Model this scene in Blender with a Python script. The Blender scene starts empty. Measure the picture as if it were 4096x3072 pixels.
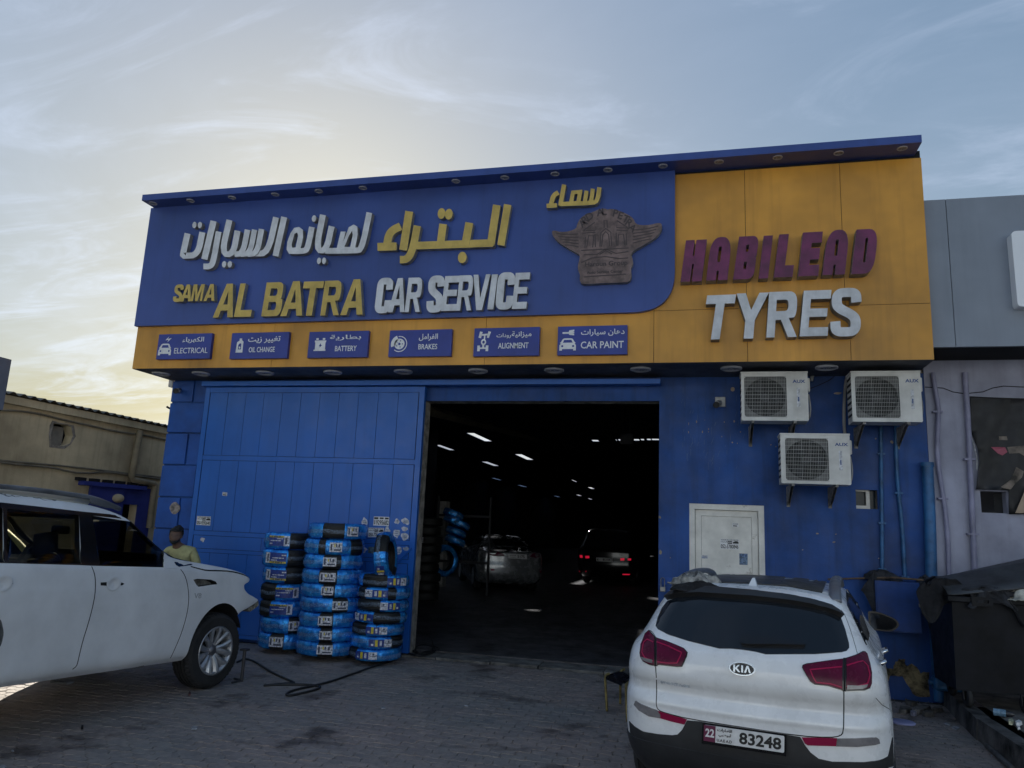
import bpy, bmesh, math, random
import numpy as np
from mathutils import Vector, Matrix, noise
from mathutils.bvhtree import BVHTree
from mathutils.geometry import delaunay_2d_cdt
random.seed(7)
S = bpy.context.scene
# ------------------------------------------------------------------ camera
RM = np.array([[0.97026048, 0.2383165, 0.04242454], [-0.00483201, 0.19429566, -0.98093111], [-0.24201498, 0.9515537, 0.18966895]])
CP = np.array([0.0, 0.0, 1.85]); FP = 3014.25
cd = bpy.data.cameras.new('camera'); cam = bpy.data.objects.new('camera', cd); S.collection.objects.link(cam)
cd.sensor_fit = 'HORIZONTAL'; cd.sensor_width = 36; cd.lens = FP / 4096 * 36
cd.clip_start = 0.1; cd.clip_end = 2000
r, d, f = RM
cam.matrix_world = Matrix(((r[0], -d[0], -f[0], 0), (r[1], -d[1], -f[1], 0), (r[2], -d[2], -f[2], 1.85), (0, 0, 0, 1)))
S.camera = cam
# ------------------------------------------------------------------ light
SUN_AZ, SUN_EL = -29.0, 19.5          # azimuth from +Y towards +X
EXPOSURE = 1.12; SKY = 0.070
W = bpy.data.worlds.new('World'); S.world = W; W.use_nodes = True
nt = W.node_tree; N = nt.nodes; L = nt.links
bg = N['Background']; bg.inputs[1].default_value = SKY
sky = N.new('ShaderNodeTexSky'); sky.sky_type = 'NISHITA'; sky.sun_disc = False
sky.sun_elevation = math.radians(SUN_EL); sky.sun_rotation = math.radians(SUN_AZ)
sky.air_density = 2.0; sky.dust_density = 1.7; sky.ozone_density = 2.5
tc = N.new('ShaderNodeTexCoord')
sep = N.new('ShaderNodeSeparateXYZ'); L.new(tc.outputs['Generated'], sep.inputs[0])
def wm(op, a, b=None, c=None):
    n = N.new('ShaderNodeMath'); n.operation = op
    for i, v in enumerate((a, b, c)):
        if v is None: continue
        if isinstance(v, (int, float)): n.inputs[i].default_value = v
        else: L.new(v, n.inputs[i])
    return n.outputs[0]
zc = wm('MAXIMUM', wm('ADD', sep.outputs[2], 0.12), 0.05)
cx = wm('DIVIDE', sep.outputs[0], zc); cy = wm('DIVIDE', sep.outputs[1], zc)
cmb = N.new('ShaderNodeCombineXYZ'); L.new(cx, cmb.inputs[0]); L.new(cy, cmb.inputs[1])
def cloud(scale, sx, sy, det, rot, lo, hi, dist, loc=(0, 0, 0)):
    mp = N.new('ShaderNodeMapping'); mp.inputs['Scale'].default_value = (sx, sy, 1); mp.inputs['Rotation'].default_value = (0, 0, math.radians(rot)); mp.inputs['Location'].default_value = loc
    L.new(cmb.outputs[0], mp.inputs[0])
    nz = N.new('ShaderNodeTexNoise'); nz.inputs['Scale'].default_value = scale; nz.inputs['Detail'].default_value = det
    nz.inputs['Roughness'].default_value = 0.62; nz.inputs['Distortion'].default_value = dist; L.new(mp.outputs[0], nz.inputs[0])
    mr = N.new('ShaderNodeMapRange'); mr.interpolation_type = 'SMOOTHSTEP'; mr.inputs[1].default_value = lo; mr.inputs[2].default_value = hi
    L.new(nz.outputs[0], mr.inputs[0]); return mr.outputs[0]
c1 = cloud(0.75, 0.55, 1.0, 7, 20, 0.42, 0.72, 0.9)
c2 = cloud(2.6, 0.4, 1.1, 13, 28, 0.47, 0.76, 1.6, (1.9, 6.2, 0))
veil = wm('MINIMUM', wm('ADD', wm('MULTIPLY', c1, 0.50), wm('MULTIPLY', c2, 0.9)), 0.9)
# cloud colour: the sky's own glow desaturated and lifted
gm = N.new('ShaderNodeGamma'); gm.inputs[1].default_value = .46; L.new(sky.outputs[0], gm.inputs[0])
sc_ = N.new('ShaderNodeVectorMath'); sc_.operation = 'SCALE'; sc_.inputs['Scale'].default_value = 1.36; L.new(gm.outputs[0], sc_.inputs[0])
hs = N.new('ShaderNodeHueSaturation'); hs.inputs['Saturation'].default_value = 0.55; hs.inputs['Value'].default_value = 1.15
L.new(sc_.outputs[0], hs.inputs['Color'])
addc = N.new('ShaderNodeMix'); addc.data_type = 'RGBA'; addc.blend_type = 'ADD'; addc.inputs[0].default_value = 1
L.new(hs.outputs[0], addc.inputs[6]); addc.inputs[7].default_value = (0.50, 0.50, 0.53, 1)
base = N.new('ShaderNodeMix'); base.data_type = 'RGBA'; L.new(veil, base.inputs[0])
L.new(sc_.outputs[0], base.inputs[6]); L.new(addc.outputs[2], base.inputs[7])
tint = N.new('ShaderNodeHueSaturation'); tint.inputs['Saturation'].default_value = 1.48; L.new(base.outputs[2], tint.inputs['Color'])
wb = N.new('ShaderNodeMix'); wb.data_type = 'RGBA'; wb.blend_type = 'MULTIPLY'; wb.inputs[0].default_value = 1; wb.inputs[7].default_value = (.85, .98, 1.23, 1)
L.new(tint.outputs[0], wb.inputs[6]); L.new(wb.outputs[2], bg.inputs[0])
sd = bpy.data.lights.new('sun', 'SUN'); sd.energy = 5.0; sd.angle = math.radians(0.6); sd.color = (1.0, 0.92, 0.78)
so = bpy.data.objects.new('sun', sd); S.collection.objects.link(so)
az, el = math.radians(SUN_AZ), math.radians(SUN_EL)
sv = Vector((math.sin(az) * math.cos(el), math.cos(az) * math.cos(el), math.sin(el)))
so.rotation_euler = sv.to_track_quat('Z', 'Y').to_euler(); so.location = (0, 0, 30)
S.view_settings.view_transform = 'Standard'; S.view_settings.look = 'None'
S.view_settings.exposure = EXPOSURE; S.view_settings.gamma = 1; S.view_settings.use_curve_mapping = False
S.cycles.max_bounces = 6; S.cycles.transparent_max_bounces = 8
# ------------------------------------------------------------------ geometry helpers
def ray(px, py): return RM.T @ np.array([(px - 2048) / FP, (py - 1536) / FP, 1.0])
def onY(px, py, Y): d = ray(px, py); return Vector(CP + d * (Y / d[1]))
def onX(px, py, X): d = ray(px, py); return Vector(CP + d * (X / d[0]))
def onZ(px, py, Z=0.0): d = ray(px, py); return Vector(CP + d * ((Z - 1.85) / d[2]))
def proj(p):
    c = RM @ (np.array(p, float) - CP); return (c[0] / c[2] * FP + 2048, c[1] / c[2] * FP + 1536) if c[2] > 0.1 else (-9999, -9999)
def K(x0, y0, s): return lambda u, v: (x0 + s * u, y0 + s * v)
k1 = K(500, 700, .49729); k2 = K(1500, 600, .5425); k3 = K(2600, 500, .67631); k4 = K(2600, 1450, .67631)
kp = K(0, 1850, .60274); kt = K(900, 2000, .48232); ki = K(1650, 1550, .57252); kk = K(2450, 2200, .54249)
kr = K(3400, 2200, .52568); kl = K(0, 1400, .51224); kg = K(1300, 2500, .6329); kb = K(3100, 2250, .30137)
kd = K(3600, 2250, .30134); ke = K(3500, 2700, .26944); km = K(600, 2050, .24111); kq = K(3700, 1500, .48234)
# ------------------------------------------------------------------ materials
MATS = {}
def kx(y): return 2.64 + max(0, y - 9.1) * .12
KH = .20
def M(name, rgb, rough=.6, metal=0, var=.12, vs=2.5, bump=0, bs=40, coat=0, streak=0, dirt_glint=None, emit=0, ior=None, trans=0, rgb2=None, vd=4):
    if name in MATS: return MATS[name]
    m = bpy.data.materials.new(name); m.use_nodes = True; MATS[name] = m
    t = m.node_tree; n = t.nodes; l = t.links; b = n['Principled BSDF']
    b.inputs['Base Color'].default_value = (*rgb, 1); b.inputs['Roughness'].default_value = rough; b.inputs['Metallic'].default_value = metal
    if coat: b.inputs['Coat Weight'].default_value = coat; b.inputs['Coat Roughness'].default_value = .06
    if emit: b.inputs['Emission Color'].default_value = (*rgb, 1); b.inputs['Emission Strength'].default_value = emit
    if name in ('dark_red_lens', 'bright_red_lens', 'red_reflector', 'sunroof_glass', 'cracked_black_seat', 'window_dark_glass', 'black_bin_plastic'): b.inputs['Specular IOR Level'].default_value = .22
    if trans: b.inputs['Transmission Weight'].default_value = trans
    g = n.new('ShaderNodeNewGeometry')
    def nz(scale, det=4, sc=(1, 1, 1), ro=.6):
        mp = n.new('ShaderNodeMapping'); mp.inputs['Scale'].default_value = sc; l.new(g.outputs['Position'], mp.inputs[0])
        x = n.new('ShaderNodeTexNoise'); x.inputs['Scale'].default_value = scale; x.inputs['Detail'].default_value = det; x.inputs['Roughness'].default_value = ro
        l.new(mp.outputs[0], x.inputs[0]); return x.outputs[0]
    def rng(src, a, bb, lo, hi):
        mr = n.new('ShaderNodeMapRange'); mr.inputs[1].default_value = a; mr.inputs[2].default_value = bb; mr.inputs[3].default_value = lo; mr.inputs[4].default_value = hi
        l.new(src, mr.inputs[0]); return mr.outputs[0]
    col = None
    if var:
        mx = n.new('ShaderNodeMix'); mx.data_type = 'RGBA'
        c2 = rgb2 if rgb2 else tuple(max(0, c * (1 - 2.2 * var)) for c in rgb)
        mx.inputs[6].default_value = (*[min(1, c * (1 + var)) for c in rgb], 1); mx.inputs[7].default_value = (*c2, 1)
        l.new(rng(nz(vs, vd), .35, .68, 0, 1), mx.inputs[0]); col = mx.outputs[2]
    if streak:
        mx = n.new('ShaderNodeMix'); mx.data_type = 'RGBA'; mx.blend_type = 'MULTIPLY'
        l.new(rng(nz(1.0, 5, (9, 9, .55)), .50, .74, 0, streak), mx.inputs[0])
        if col: l.new(col, mx.inputs[6])
        else: mx.inputs[6].default_value = (*rgb, 1)
        mx.inputs[7].default_value = (.42, .38, .34, 1); col = mx.outputs[2]
    if dirt_glint:
        mx = n.new('ShaderNodeMix'); mx.data_type = 'RGBA'; l.new(rng(nz(dirt_glint[0], 8, ro=.7), dirt_glint[1], dirt_glint[1] + .06, 0, dirt_glint[2]), mx.inputs[0])
        if col: l.new(col, mx.inputs[6])
        else: mx.inputs[6].default_value = (*rgb, 1)
        mx.inputs[7].default_value = (*dirt_glint[3], 1); col = mx.outputs[2]
    if col: l.new(col, b.inputs['Base Color'])
    if var: l.new(rng(nz(vs * 3.1, 5), .3, .7, max(0, rough - .08), min(1, rough + .1)), b.inputs['Roughness'])
    if bump:
        bp = n.new('ShaderNodeBump'); bp.inputs['Strength'].default_value = bump; bp.inputs['Distance'].default_value = .02
        l.new(nz(bs, 6), bp.inputs['Height']); l.new(bp.outputs[0], b.inputs['Normal'])
    return m
# ------------------------------------------------------------------ object helpers
MW = {}                                      # empties' world matrices
def meshdata(name, verts, faces, mat, smooth=False, inv=None, mi=None):
    me = bpy.data.meshes.new(name)
    vs = [tuple(inv @ Vector(v)) for v in verts] if inv is not None else [tuple(v) for v in verts]
    me.from_pydata(vs, [], [tuple(x) for x in faces])
    for m_ in (mat if isinstance(mat, (list, tuple)) else [mat]): me.materials.append(m_)
    if smooth is True: me.polygons.foreach_set('use_smooth', [True] * len(me.polygons))
    if mi: me.polygons.foreach_set('material_index', mi)
    me.update(); return me
def fixn(me):
    b = bmesh.new(); b.from_mesh(me); bmesh.ops.recalc_face_normals(b, faces=b.faces); b.to_mesh(me); b.free()
def tag(o, label=None, cat=None, group=None, kind=None):
    if label: o['label'] = label
    if cat: o['category'] = cat
    if group: o['group'] = group
    if kind: o['kind'] = kind
    return o
def empty(name, loc, rz=0, label=None, cat=None, group=None, kind=None, rot=None):
    o = bpy.data.objects.new(name, None); S.collection.objects.link(o)
    o.location = loc; o.rotation_euler = rot if rot else (0, 0, rz); o.empty_display_size = .1
    MW[o.name] = Matrix.Translation(Vector(loc)) @ o.rotation_euler.to_matrix().to_4x4()
    return tag(o, label, cat, group, kind)
def obj(name, V, F, mat, parent=None, smooth=False, mi=None, recalc=True, label=None):
    """verts in world space; children are stored relative to their top-level empty."""
    if parent is not None:
        root = parent
        mw = MW[parent.name]
        me = meshdata(name, V, F, mat, smooth, mw.inverted(), mi)
        o = bpy.data.objects.new(name, me); o.parent = parent; MW[o.name] = mw
    else:
        V = [Vector(v) for v in V]
        c = Vector(((min(v.x for v in V) + max(v.x for v in V)) / 2, (min(v.y for v in V) + max(v.y for v in V)) / 2, min(v.z for v in V)))
        me = meshdata(name, V, F, mat, smooth, Matrix.Translation(-c), mi)
        o = bpy.data.objects.new(name, me); o.location = c; MW[o.name] = Matrix.Translation(c)
    if recalc: fixn(me)
    S.collection.objects.link(o)
    if label: o['label'] = label
    return o
class MB:
    def __init__(s): s.V = []; s.F = []; s.I = []
    def add(s, V, F, mi=0):
        n = len(s.V); s.V += [Vector(v) for v in V]; s.F += [tuple(i + n for i in f_) for f_ in F]; s.I += [mi] * len(F); return s
    def box(s, a, b, mi=0, bev=0):
        x0, y0, z0 = [min(p, q) for p, q in zip(a, b)]; x1, y1, z1 = [max(p, q) for p, q in zip(a, b)]
        if bev:
            bm = bmesh.new(); bmesh.ops.create_cube(bm, size=1)
            for v in bm.verts: v.co = Vector(((x0 + x1) / 2 + v.co.x * (x1 - x0), (y0 + y1) / 2 + v.co.y * (y1 - y0), (z0 + z1) / 2 + v.co.z * (z1 - z0)))
            bmesh.ops.bevel(bm, geom=bm.edges[:], offset=bev, segments=2, affect='EDGES', profile=.5)
            V = [v.co.copy() for v in bm.verts]; bm.verts.index_update(); F = [[v.index for v in f_.verts] for f_ in bm.faces]; bm.free()
            return s.add(V, F, mi)
        return s.add([(x0, y0, z0), (x1, y0, z0), (x1, y1, z0), (x0, y1, z0), (x0, y0, z1), (x1, y0, z1), (x1, y1, z1), (x0, y1, z1)],
                     [(0, 3, 2, 1), (4, 5, 6, 7), (0, 1, 5, 4), (1, 2, 6, 5), (2, 3, 7, 6), (3, 0, 4, 7)], mi)
    def tube(s, P, rad, n=8, mi=0, cap=True, closed=False, flat=1):
        P = [Vector(p) for p in P]; rr = rad if isinstance(rad, (list, tuple)) else [rad] * len(P)
        V = []; up = Vector((0, 0, 1)); last = None
        for i, p in enumerate(P):
            t = (P[min(i + 1, len(P) - 1)] - P[max(i - 1, 0)]) if not closed else (P[(i + 1) % len(P)] - P[i - 1])
            t = t.normalized() if t.length > 1e-9 else Vector((0, 0, 1))
            if last is None:
                a = t.cross(up) if abs(t.z) < .95 else t.cross(Vector((1, 0, 0)))
            else: a = last - t * last.dot(t)
            a.normalize(); last = a; b = t.cross(a)
            for k in range(n):
                an = 2 * math.pi * k / n; V.append(p + a * math.cos(an) * rr[i] + b * math.sin(an) * rr[i] * flat)
        F = []; m = len(P)
        for i in range(m if closed else m - 1):
            for k in range(n): F.append((i * n + k, i * n + (k + 1) % n, ((i + 1) % m) * n + (k + 1) % n, ((i + 1) % m) * n + k))
        if cap and not closed: F += [tuple(range(n))[::-1], tuple((m - 1) * n + k for k in range(n))]
        return s.add(V, F, mi)
    def cyl(s, a, b, rad, n=16, mi=0, r2=None): return s.tube([a, b], [rad, rad if r2 is None else r2], n, mi)
    def lathe(s, prof, c, ax=(0, 0, 1), n=48, a0=0, a1=360, mi=0, fn=None, ref=None):
        """prof: (radius, height) pairs turned about axis ax through c."""
        ax = Vector(ax).normalized(); c = Vector(c)
        u = Vector(ref) if ref else (ax.cross(Vector((0, 0, 1))) if abs(ax.z) < .9 else Vector((1, 0, 0)))
        u = (u - ax * u.dot(ax)).normalized(); v = ax.cross(u)
        full = abs(a1 - a0 - 360) < 1e-6; m = n if full else n + 1; k = len(prof); V = []
        for i in range(m):
            an = math.radians(a0 + (a1 - a0) * i / n)
            for j, (r_, h) in enumerate(prof):
                if fn: r_, h = fn(i, j, r_, h, an)
                V.append(c + u * math.cos(an) * r_ + v * math.sin(an) * r_ + ax * h)
        F = []
        for i in range(n):
            i2 = (i + 1) % m
            for j in range(k - 1): F.append((i * k + j, i2 * k + j, i2 * k + j + 1, i * k + j + 1))
        return s.add(V, F, mi)
    def sphere(s, c, rx, ry=None, rz=None, n=16, mi=0, fn=None):
        ry = ry or rx; rz = rz or rx; c = Vector(c); V = [c + Vector((0, 0, -rz))]; m = n // 2
        for i in range(1, m):
            a = math.pi * i / m
            for k in range(n): b = 2 * math.pi * k / n; V.append(c + Vector((rx * math.sin(a) * math.cos(b), ry * math.sin(a) * math.sin(b), -rz * math.cos(a))))
        V.append(c + Vector((0, 0, rz)))
        if fn: V = [fn(v) for v in V]
        F = [(0, 1 + (k + 1) % n, 1 + k) for k in range(n)]
        for i in range(m - 2):
            for k in range(n): F.append((1 + i * n + k, 1 + i * n + (k + 1) % n, 1 + (i + 1) * n + (k + 1) % n, 1 + (i + 1) * n + k))
        F += [(len(V) - 1, 1 + (m - 2) * n + k, 1 + (m - 2) * n + (k + 1) % n) for k in range(n)]
        return s.add(V, F, mi)
    def build(s, name, mat, parent=None, smooth=False, label=None):
        return obj(name, s.V, s.F, mat, parent, smooth, s.I if isinstance(mat, (list, tuple)) else None, label=label)
def thing(name, mb, mat, label, cat, group=None, smooth=False, kind=None):
    return tag(mb.build(name, mat, None, smooth), label, cat, group, kind)
def copy_tree(o, parent=None):
    c = o.copy(); S.collection.objects.link(c); c.parent = parent
    for ch in list(o.children): copy_tree(ch, c)
    return c
def smooth_by(o, ang=35):
    me = o.data; me.polygons.foreach_set('use_smooth', [True] * len(me.polygons))
    b = bmesh.new(); b.from_mesh(me)
    for e in b.edges:
        if len(e.link_faces) == 2 and e.calc_face_angle(0) > math.radians(ang): e.smooth = False
    b.to_mesh(me); b.free(); return o
# 2-D tools
def rloop(pts, seg=5):
    """round the corners of a loop; points are (x, y[, r])"""
    out = []; n = len(pts)
    for i, p in enumerate(pts):
        r_ = p[2] if len(p) > 2 else 0; P = Vector(p[:2])
        if r_ <= 0: out.append((P.x, P.y)); continue
        A = Vector(pts[i - 1][:2]); B = Vector(pts[(i + 1) % n][:2])
        a = (A - P); b = (B - P); ra = min(r_, a.length * .49); rb = min(r_, b.length * .49)
        s_ = P + a.normalized() * ra; e_ = P + b.normalized() * rb
        for k in range(seg + 1):
            t = k / seg; q = s_ * (1 - t) ** 2 + P * 2 * t * (1 - t) + e_ * t * t; out.append((q.x, q.y))
    return out
def chaikin(P, it=2, closed=False):
    P = [Vector(p) for p in P]
    for _ in range(it):
        Q = [] if closed else [P[0]]
        rg = range(len(P)) if closed else range(len(P) - 1)
        for i in rg:
            a, b = P[i], P[(i + 1) % len(P)]; Q += [a * .75 + b * .25, a * .25 + b * .75]
        if not closed: Q.append(P[-1])
        P = Q
    return P
def ribbon2(P, w, it=2, asp=1.0):
    """outline loop of a stroke of width w along polyline P (2-D); asp scales x while offsetting"""
    P = [Vector((p[0] * asp, p[1])) for p in P]
    if it: P = chaikin(P, it)
    Lf = []; Rt = []
    for i, p in enumerate(P):
        t = (P[min(i + 1, len(P) - 1)] - P[max(i - 1, 0)]).normalized(); n_ = Vector((-t.y, t.x)) * w / 2
        Lf.append(p + n_); Rt.append(p - n_)
    return [(q.x / asp, q.y) for q in Lf + Rt[::-1]]
def ell(cx_, cy_, rx, ry, n=24, rot=0):
    c_, s_ = math.cos(rot), math.sin(rot)
    return [(cx_ + rx * math.cos(t) * c_ - ry * math.sin(t) * s_, cy_ + rx * math.cos(t) * s_ + ry * math.sin(t) * c_) for t in [2 * math.pi * k / n for k in range(n)]]
def inside(p, loop):
    x, y = p; c = False; n = len(loop); j = n - 1
    for i in range(n):
        xi, yi = loop[i]; xj, yj = loop[j]
        if (yi > y) != (yj > y) and x < (xj - xi) * (y - yi) / (yj - yi) + xi: c = not c
        j = i
    return c
def tri2(loops, grid=0):
    """triangulate loops[0] minus the others, with interior grid points; returns pts, tris"""
    pts = []; ed = []
    for lp in loops:
        n0 = len(pts); pts += [Vector((p[0], p[1])) for p in lp]; ed += [(n0 + i, n0 + (i + 1) % len(lp)) for i in range(len(lp))]
    if grid:
        xs = [p[0] for p in loops[0]]; ys = [p[1] for p in loops[0]]
        x = min(xs) + grid / 2
        while x < max(xs):
            y = min(ys) + grid / 2
            while y < max(ys):
                if inside((x, y), loops[0]) and not any(inside((x, y), h) for h in loops[1:]): pts.append(Vector((x, y)))
                y += grid
            x += grid
    v, e, f_, _, _, _ = delaunay_2d_cdt(pts, ed, [], 0, 1e-6)
    T = []
    for t in f_:
        c = ((v[t[0]].x + v[t[1]].x + v[t[2]].x) / 3, (v[t[0]].y + v[t[1]].y + v[t[2]].y) / 3)
        if inside(c, loops[0]) and not any(inside(c, h) for h in loops[1:]): T.append(tuple(t))
    return v, T
def plate(mb, loops, fn, depth, mi=0, grid=0):
    """solid from 2-D loops: fn maps (x,y)->front point (Vector); depth is the Vector to the back"""
    v, T = tri2(loops, grid); depth = Vector(depth)
    F = [fn(p.x, p.y) for p in v]; n = len(F)
    cnt = {}
    for t in T:
        for a, b in ((t[0], t[1]), (t[1], t[2]), (t[2], t[0])): cnt[(a, b)] = cnt.get((a, b), 0) + 1
    V = F + [p + depth for p in F]
    faces = list(T) + [tuple(i + n for i in t[::-1]) for t in T]
    for (a, b) in cnt:
        if (b, a) not in cnt: faces.append((a, a + n, b + n, b))
    mb.add(V, faces, mi); return mb
def pxY(Y): return lambda x, y: onY(x, y, Y)
def kY(k, Y): return lambda u, v: onY(*k(u, v), Y)
def text_mesh(s, bold=0.0):
    c = bpy.data.curves.new('t', 'FONT'); c.body = s; c.size = 1; c.offset = bold; c.resolution_u = 3
    o = bpy.data.objects.new('t', c); S.collection.objects.link(o)
    me = bpy.data.meshes.new_from_object(o.evaluated_get(bpy.context.evaluated_depsgraph_get()))
    V = [v.co.copy() for v in me.vertices]; F = [tuple(p.vertices) for p in me.polygons]
    bpy.data.objects.remove(o); bpy.data.curves.remove(c); bpy.data.meshes.remove(me); return V, F
def text(mb, s, o, x, y, w=None, h=None, depth=.003, bold=0.0, mi=0, align='L', cache={}):
    """flat lettering; o lower-left corner, x/y unit directions, box w by h (either may be None)"""
    key = (s, bold)
    if key not in cache: cache[key] = text_mesh(s, bold)
    V, F = cache[key]
    if not V: return mb
    x0, x1 = min(v.x for v in V), max(v.x for v in V); y0, y1 = min(v.y for v in V), max(v.y for v in V)
    sx = (w / (x1 - x0)) if w else None; sy = (h / (y1 - y0)) if h else None
    sx = sx or sy; sy = sy or sx; o = Vector(o); x = Vector(x); y = Vector(y); n = x.cross(y).normalized()
    P = [o + x * (v.x - x0) * sx + y * (v.y - y0) * sy + n * depth for v in V]; m = len(P)
    cnt = set()
    for f_ in F:
        for i in range(len(f_)): cnt.add((f_[i], f_[(i + 1) % len(f_)]))
    FF = list(F)
    for a, b in cnt:
        if (b, a) not in cnt: FF.append((a, a + m, b + m, b))
    return mb.add(P + [p - n * depth for p in P], FF, mi)
AR = {'ا': 'FE8D FE8E FE8D FE8E', 'أ': 'FE83 FE84 FE83 FE84', 'ب': 'FE8F FE90 FE91 FE92', 'ة': 'FE93 FE94 FE93 FE94', 'ت': 'FE95 FE96 FE97 FE98', 'د': 'FEA9 FEAA FEA9 FEAA', 'ر': 'FEAD FEAE FEAD FEAE', 'ز': 'FEAF FEB0 FEAF FEB0', 'س': 'FEB1 FEB2 FEB3 FEB4', 'ط': 'FEC1 FEC2 FEC3 FEC4', 'ظ': 'FEC5 FEC6 FEC7 FEC8', 'غ': 'FECD FECE FECF FED0', 'ف': 'FED1 FED2 FED3 FED4', 'ك': 'FED9 FEDA FEDB FEDC', 'ل': 'FEDD FEDE FEDF FEE0', 'م': 'FEE1 FEE2 FEE3 FEE4', 'ن': 'FEE5 FEE6 FEE7 FEE8', 'ه': 'FEE9 FEEA FEEB FEEC', 'و': 'FEED FEEE FEED FEEE', 'ي': 'FEF1 FEF2 FEF3 FEF4', 'ء': 'FE80 FE80 FE80 FE80', 'ق': 'FED5 FED6 FED7 FED8', 'ش': 'FEB5 FEB6 FEB7 FEB8'}
def arab(s):
    nj = 'اأدرزوةء '; out = []
    for i, c in enumerate(s):
        if c not in AR: out.append(c); continue
        pj = i > 0 and s[i - 1] not in nj; nx = i + 1 < len(s) and s[i + 1] not in ' ء' and c not in nj
        out.append(chr(int(AR[c].split()[(3 if nx else 1) if pj else (2 if nx else 0)], 16)))
    return ''.join(out[::-1])
# projection of traced outlines on to a curved body
class Surf:
    def __init__(s, V, F): s.b = BVHTree.FromPolygons([Vector(v) for v in V], F)
    def hit(s, px, py):
        o = Vector(CP); d_ = Vector(ray(px, py)).normalized(); r_ = s.b.ray_cast(o, d_)
        if r_[0] is None:
            best = None
            for t in np.linspace(2, 26, 300):
                q = s.b.find_nearest(o + d_ * t)
                if best is None or q[3] < best[3]: best = q
            r_ = best
        n = r_[1]
        if n.dot(d_) > 0: n = -n
        return r_[0], n
def decal(sf, loops, k, off, mat, name, parent, grid=14, thick=.012, mb=None, mi=0, label=None, off2=None):
    lp = []
    for l_ in loops:
        Q = [Vector(k(*p)) for p in l_]; R_ = []
        for i, a in enumerate(Q):
            b = Q[(i + 1) % len(Q)]; m_ = max(1, int((b - a).length / (grid * 1.1))); R_ += [tuple(a + (b - a) * (j / m_)) for j in range(m_)]
        lp.append(R_)
    v, T = tri2(lp, grid)
    H = [sf.hit(p.x, p.y) for p in v]; F_ = [h[0] + h[1] * off for h in H]; n = len(F_)
    B = [h[0] + h[1] * (off - thick) for h in H]
    cnt = set()
    for t in T:
        for a, b in ((t[0], t[1]), (t[1], t[2]), (t[2], t[0])): cnt.add((a, b))
    faces = list(T)
    for a, b in cnt:
        if (b, a) not in cnt: faces.append((a, a + n, b + n, b))
    if mb is not None: mb.add(F_ + B, faces, mi); return None
    o = obj(name, F_ + B, faces, mat, parent, label=label); return smooth_by(o, 40)
def seam(sf, pts, k, w, mat, name, parent, off=.0015, step=10, mb=None, it=0):
    P = [Vector(k(*p)) for p in pts]
    if it: P = chaikin(P, it)
    Q = [P[0]]
    for a, b in zip(P[:-1], P[1:]):
        m = max(1, int((b - a).length / step)); Q += [a + (b - a) * (i / m) for i in range(1, m + 1)]
    H = [sf.hit(q.x, q.y) for q in Q]; V = []
    for i, (p, n) in enumerate(H):
        t = (H[min(i + 1, len(H) - 1)][0] - H[max(i - 1, 0)][0]); s_ = n.cross(t).normalized() * w / 2
        V += [p + s_ - n * .003, p + s_ + n * off, p - s_ + n * off, p - s_ - n * .003]
    F = []
    for i in range(len(H) - 1):
        for j in range(3): F.append((i * 4 + j, i * 4 + j + 1, i * 4 + 5 + j, i * 4 + 4 + j))
    if mb is not None: mb.add(V, F); return
    return obj(name, V, F, mat, parent)
def pchip(x, y, xq):
    x = np.array(x, float); y = np.array(y, float); h = np.diff(x); dl = np.diff(y) / h; m = np.zeros(len(x))
    for i in range(1, len(x) - 1):
        if dl[i - 1] * dl[i] > 0:
            w1 = 2 * h[i] + h[i - 1]; w2 = h[i] + 2 * h[i - 1]; m[i] = (w1 + w2) / (w1 / dl[i - 1] + w2 / dl[i])
    m[0] = dl[0]; m[-1] = dl[-1]
    i = np.clip(np.searchsorted(x, xq) - 1, 0, len(x) - 2); t = (xq - x[i]) / h[i]
    return (1 + 2 * t) * (1 - t) ** 2 * y[i] + t * (1 - t) ** 2 * h[i] * m[i] + t * t * (3 - 2 * t) * y[i + 1] + t * t * (t - 1) * h[i] * m[i + 1]
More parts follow.
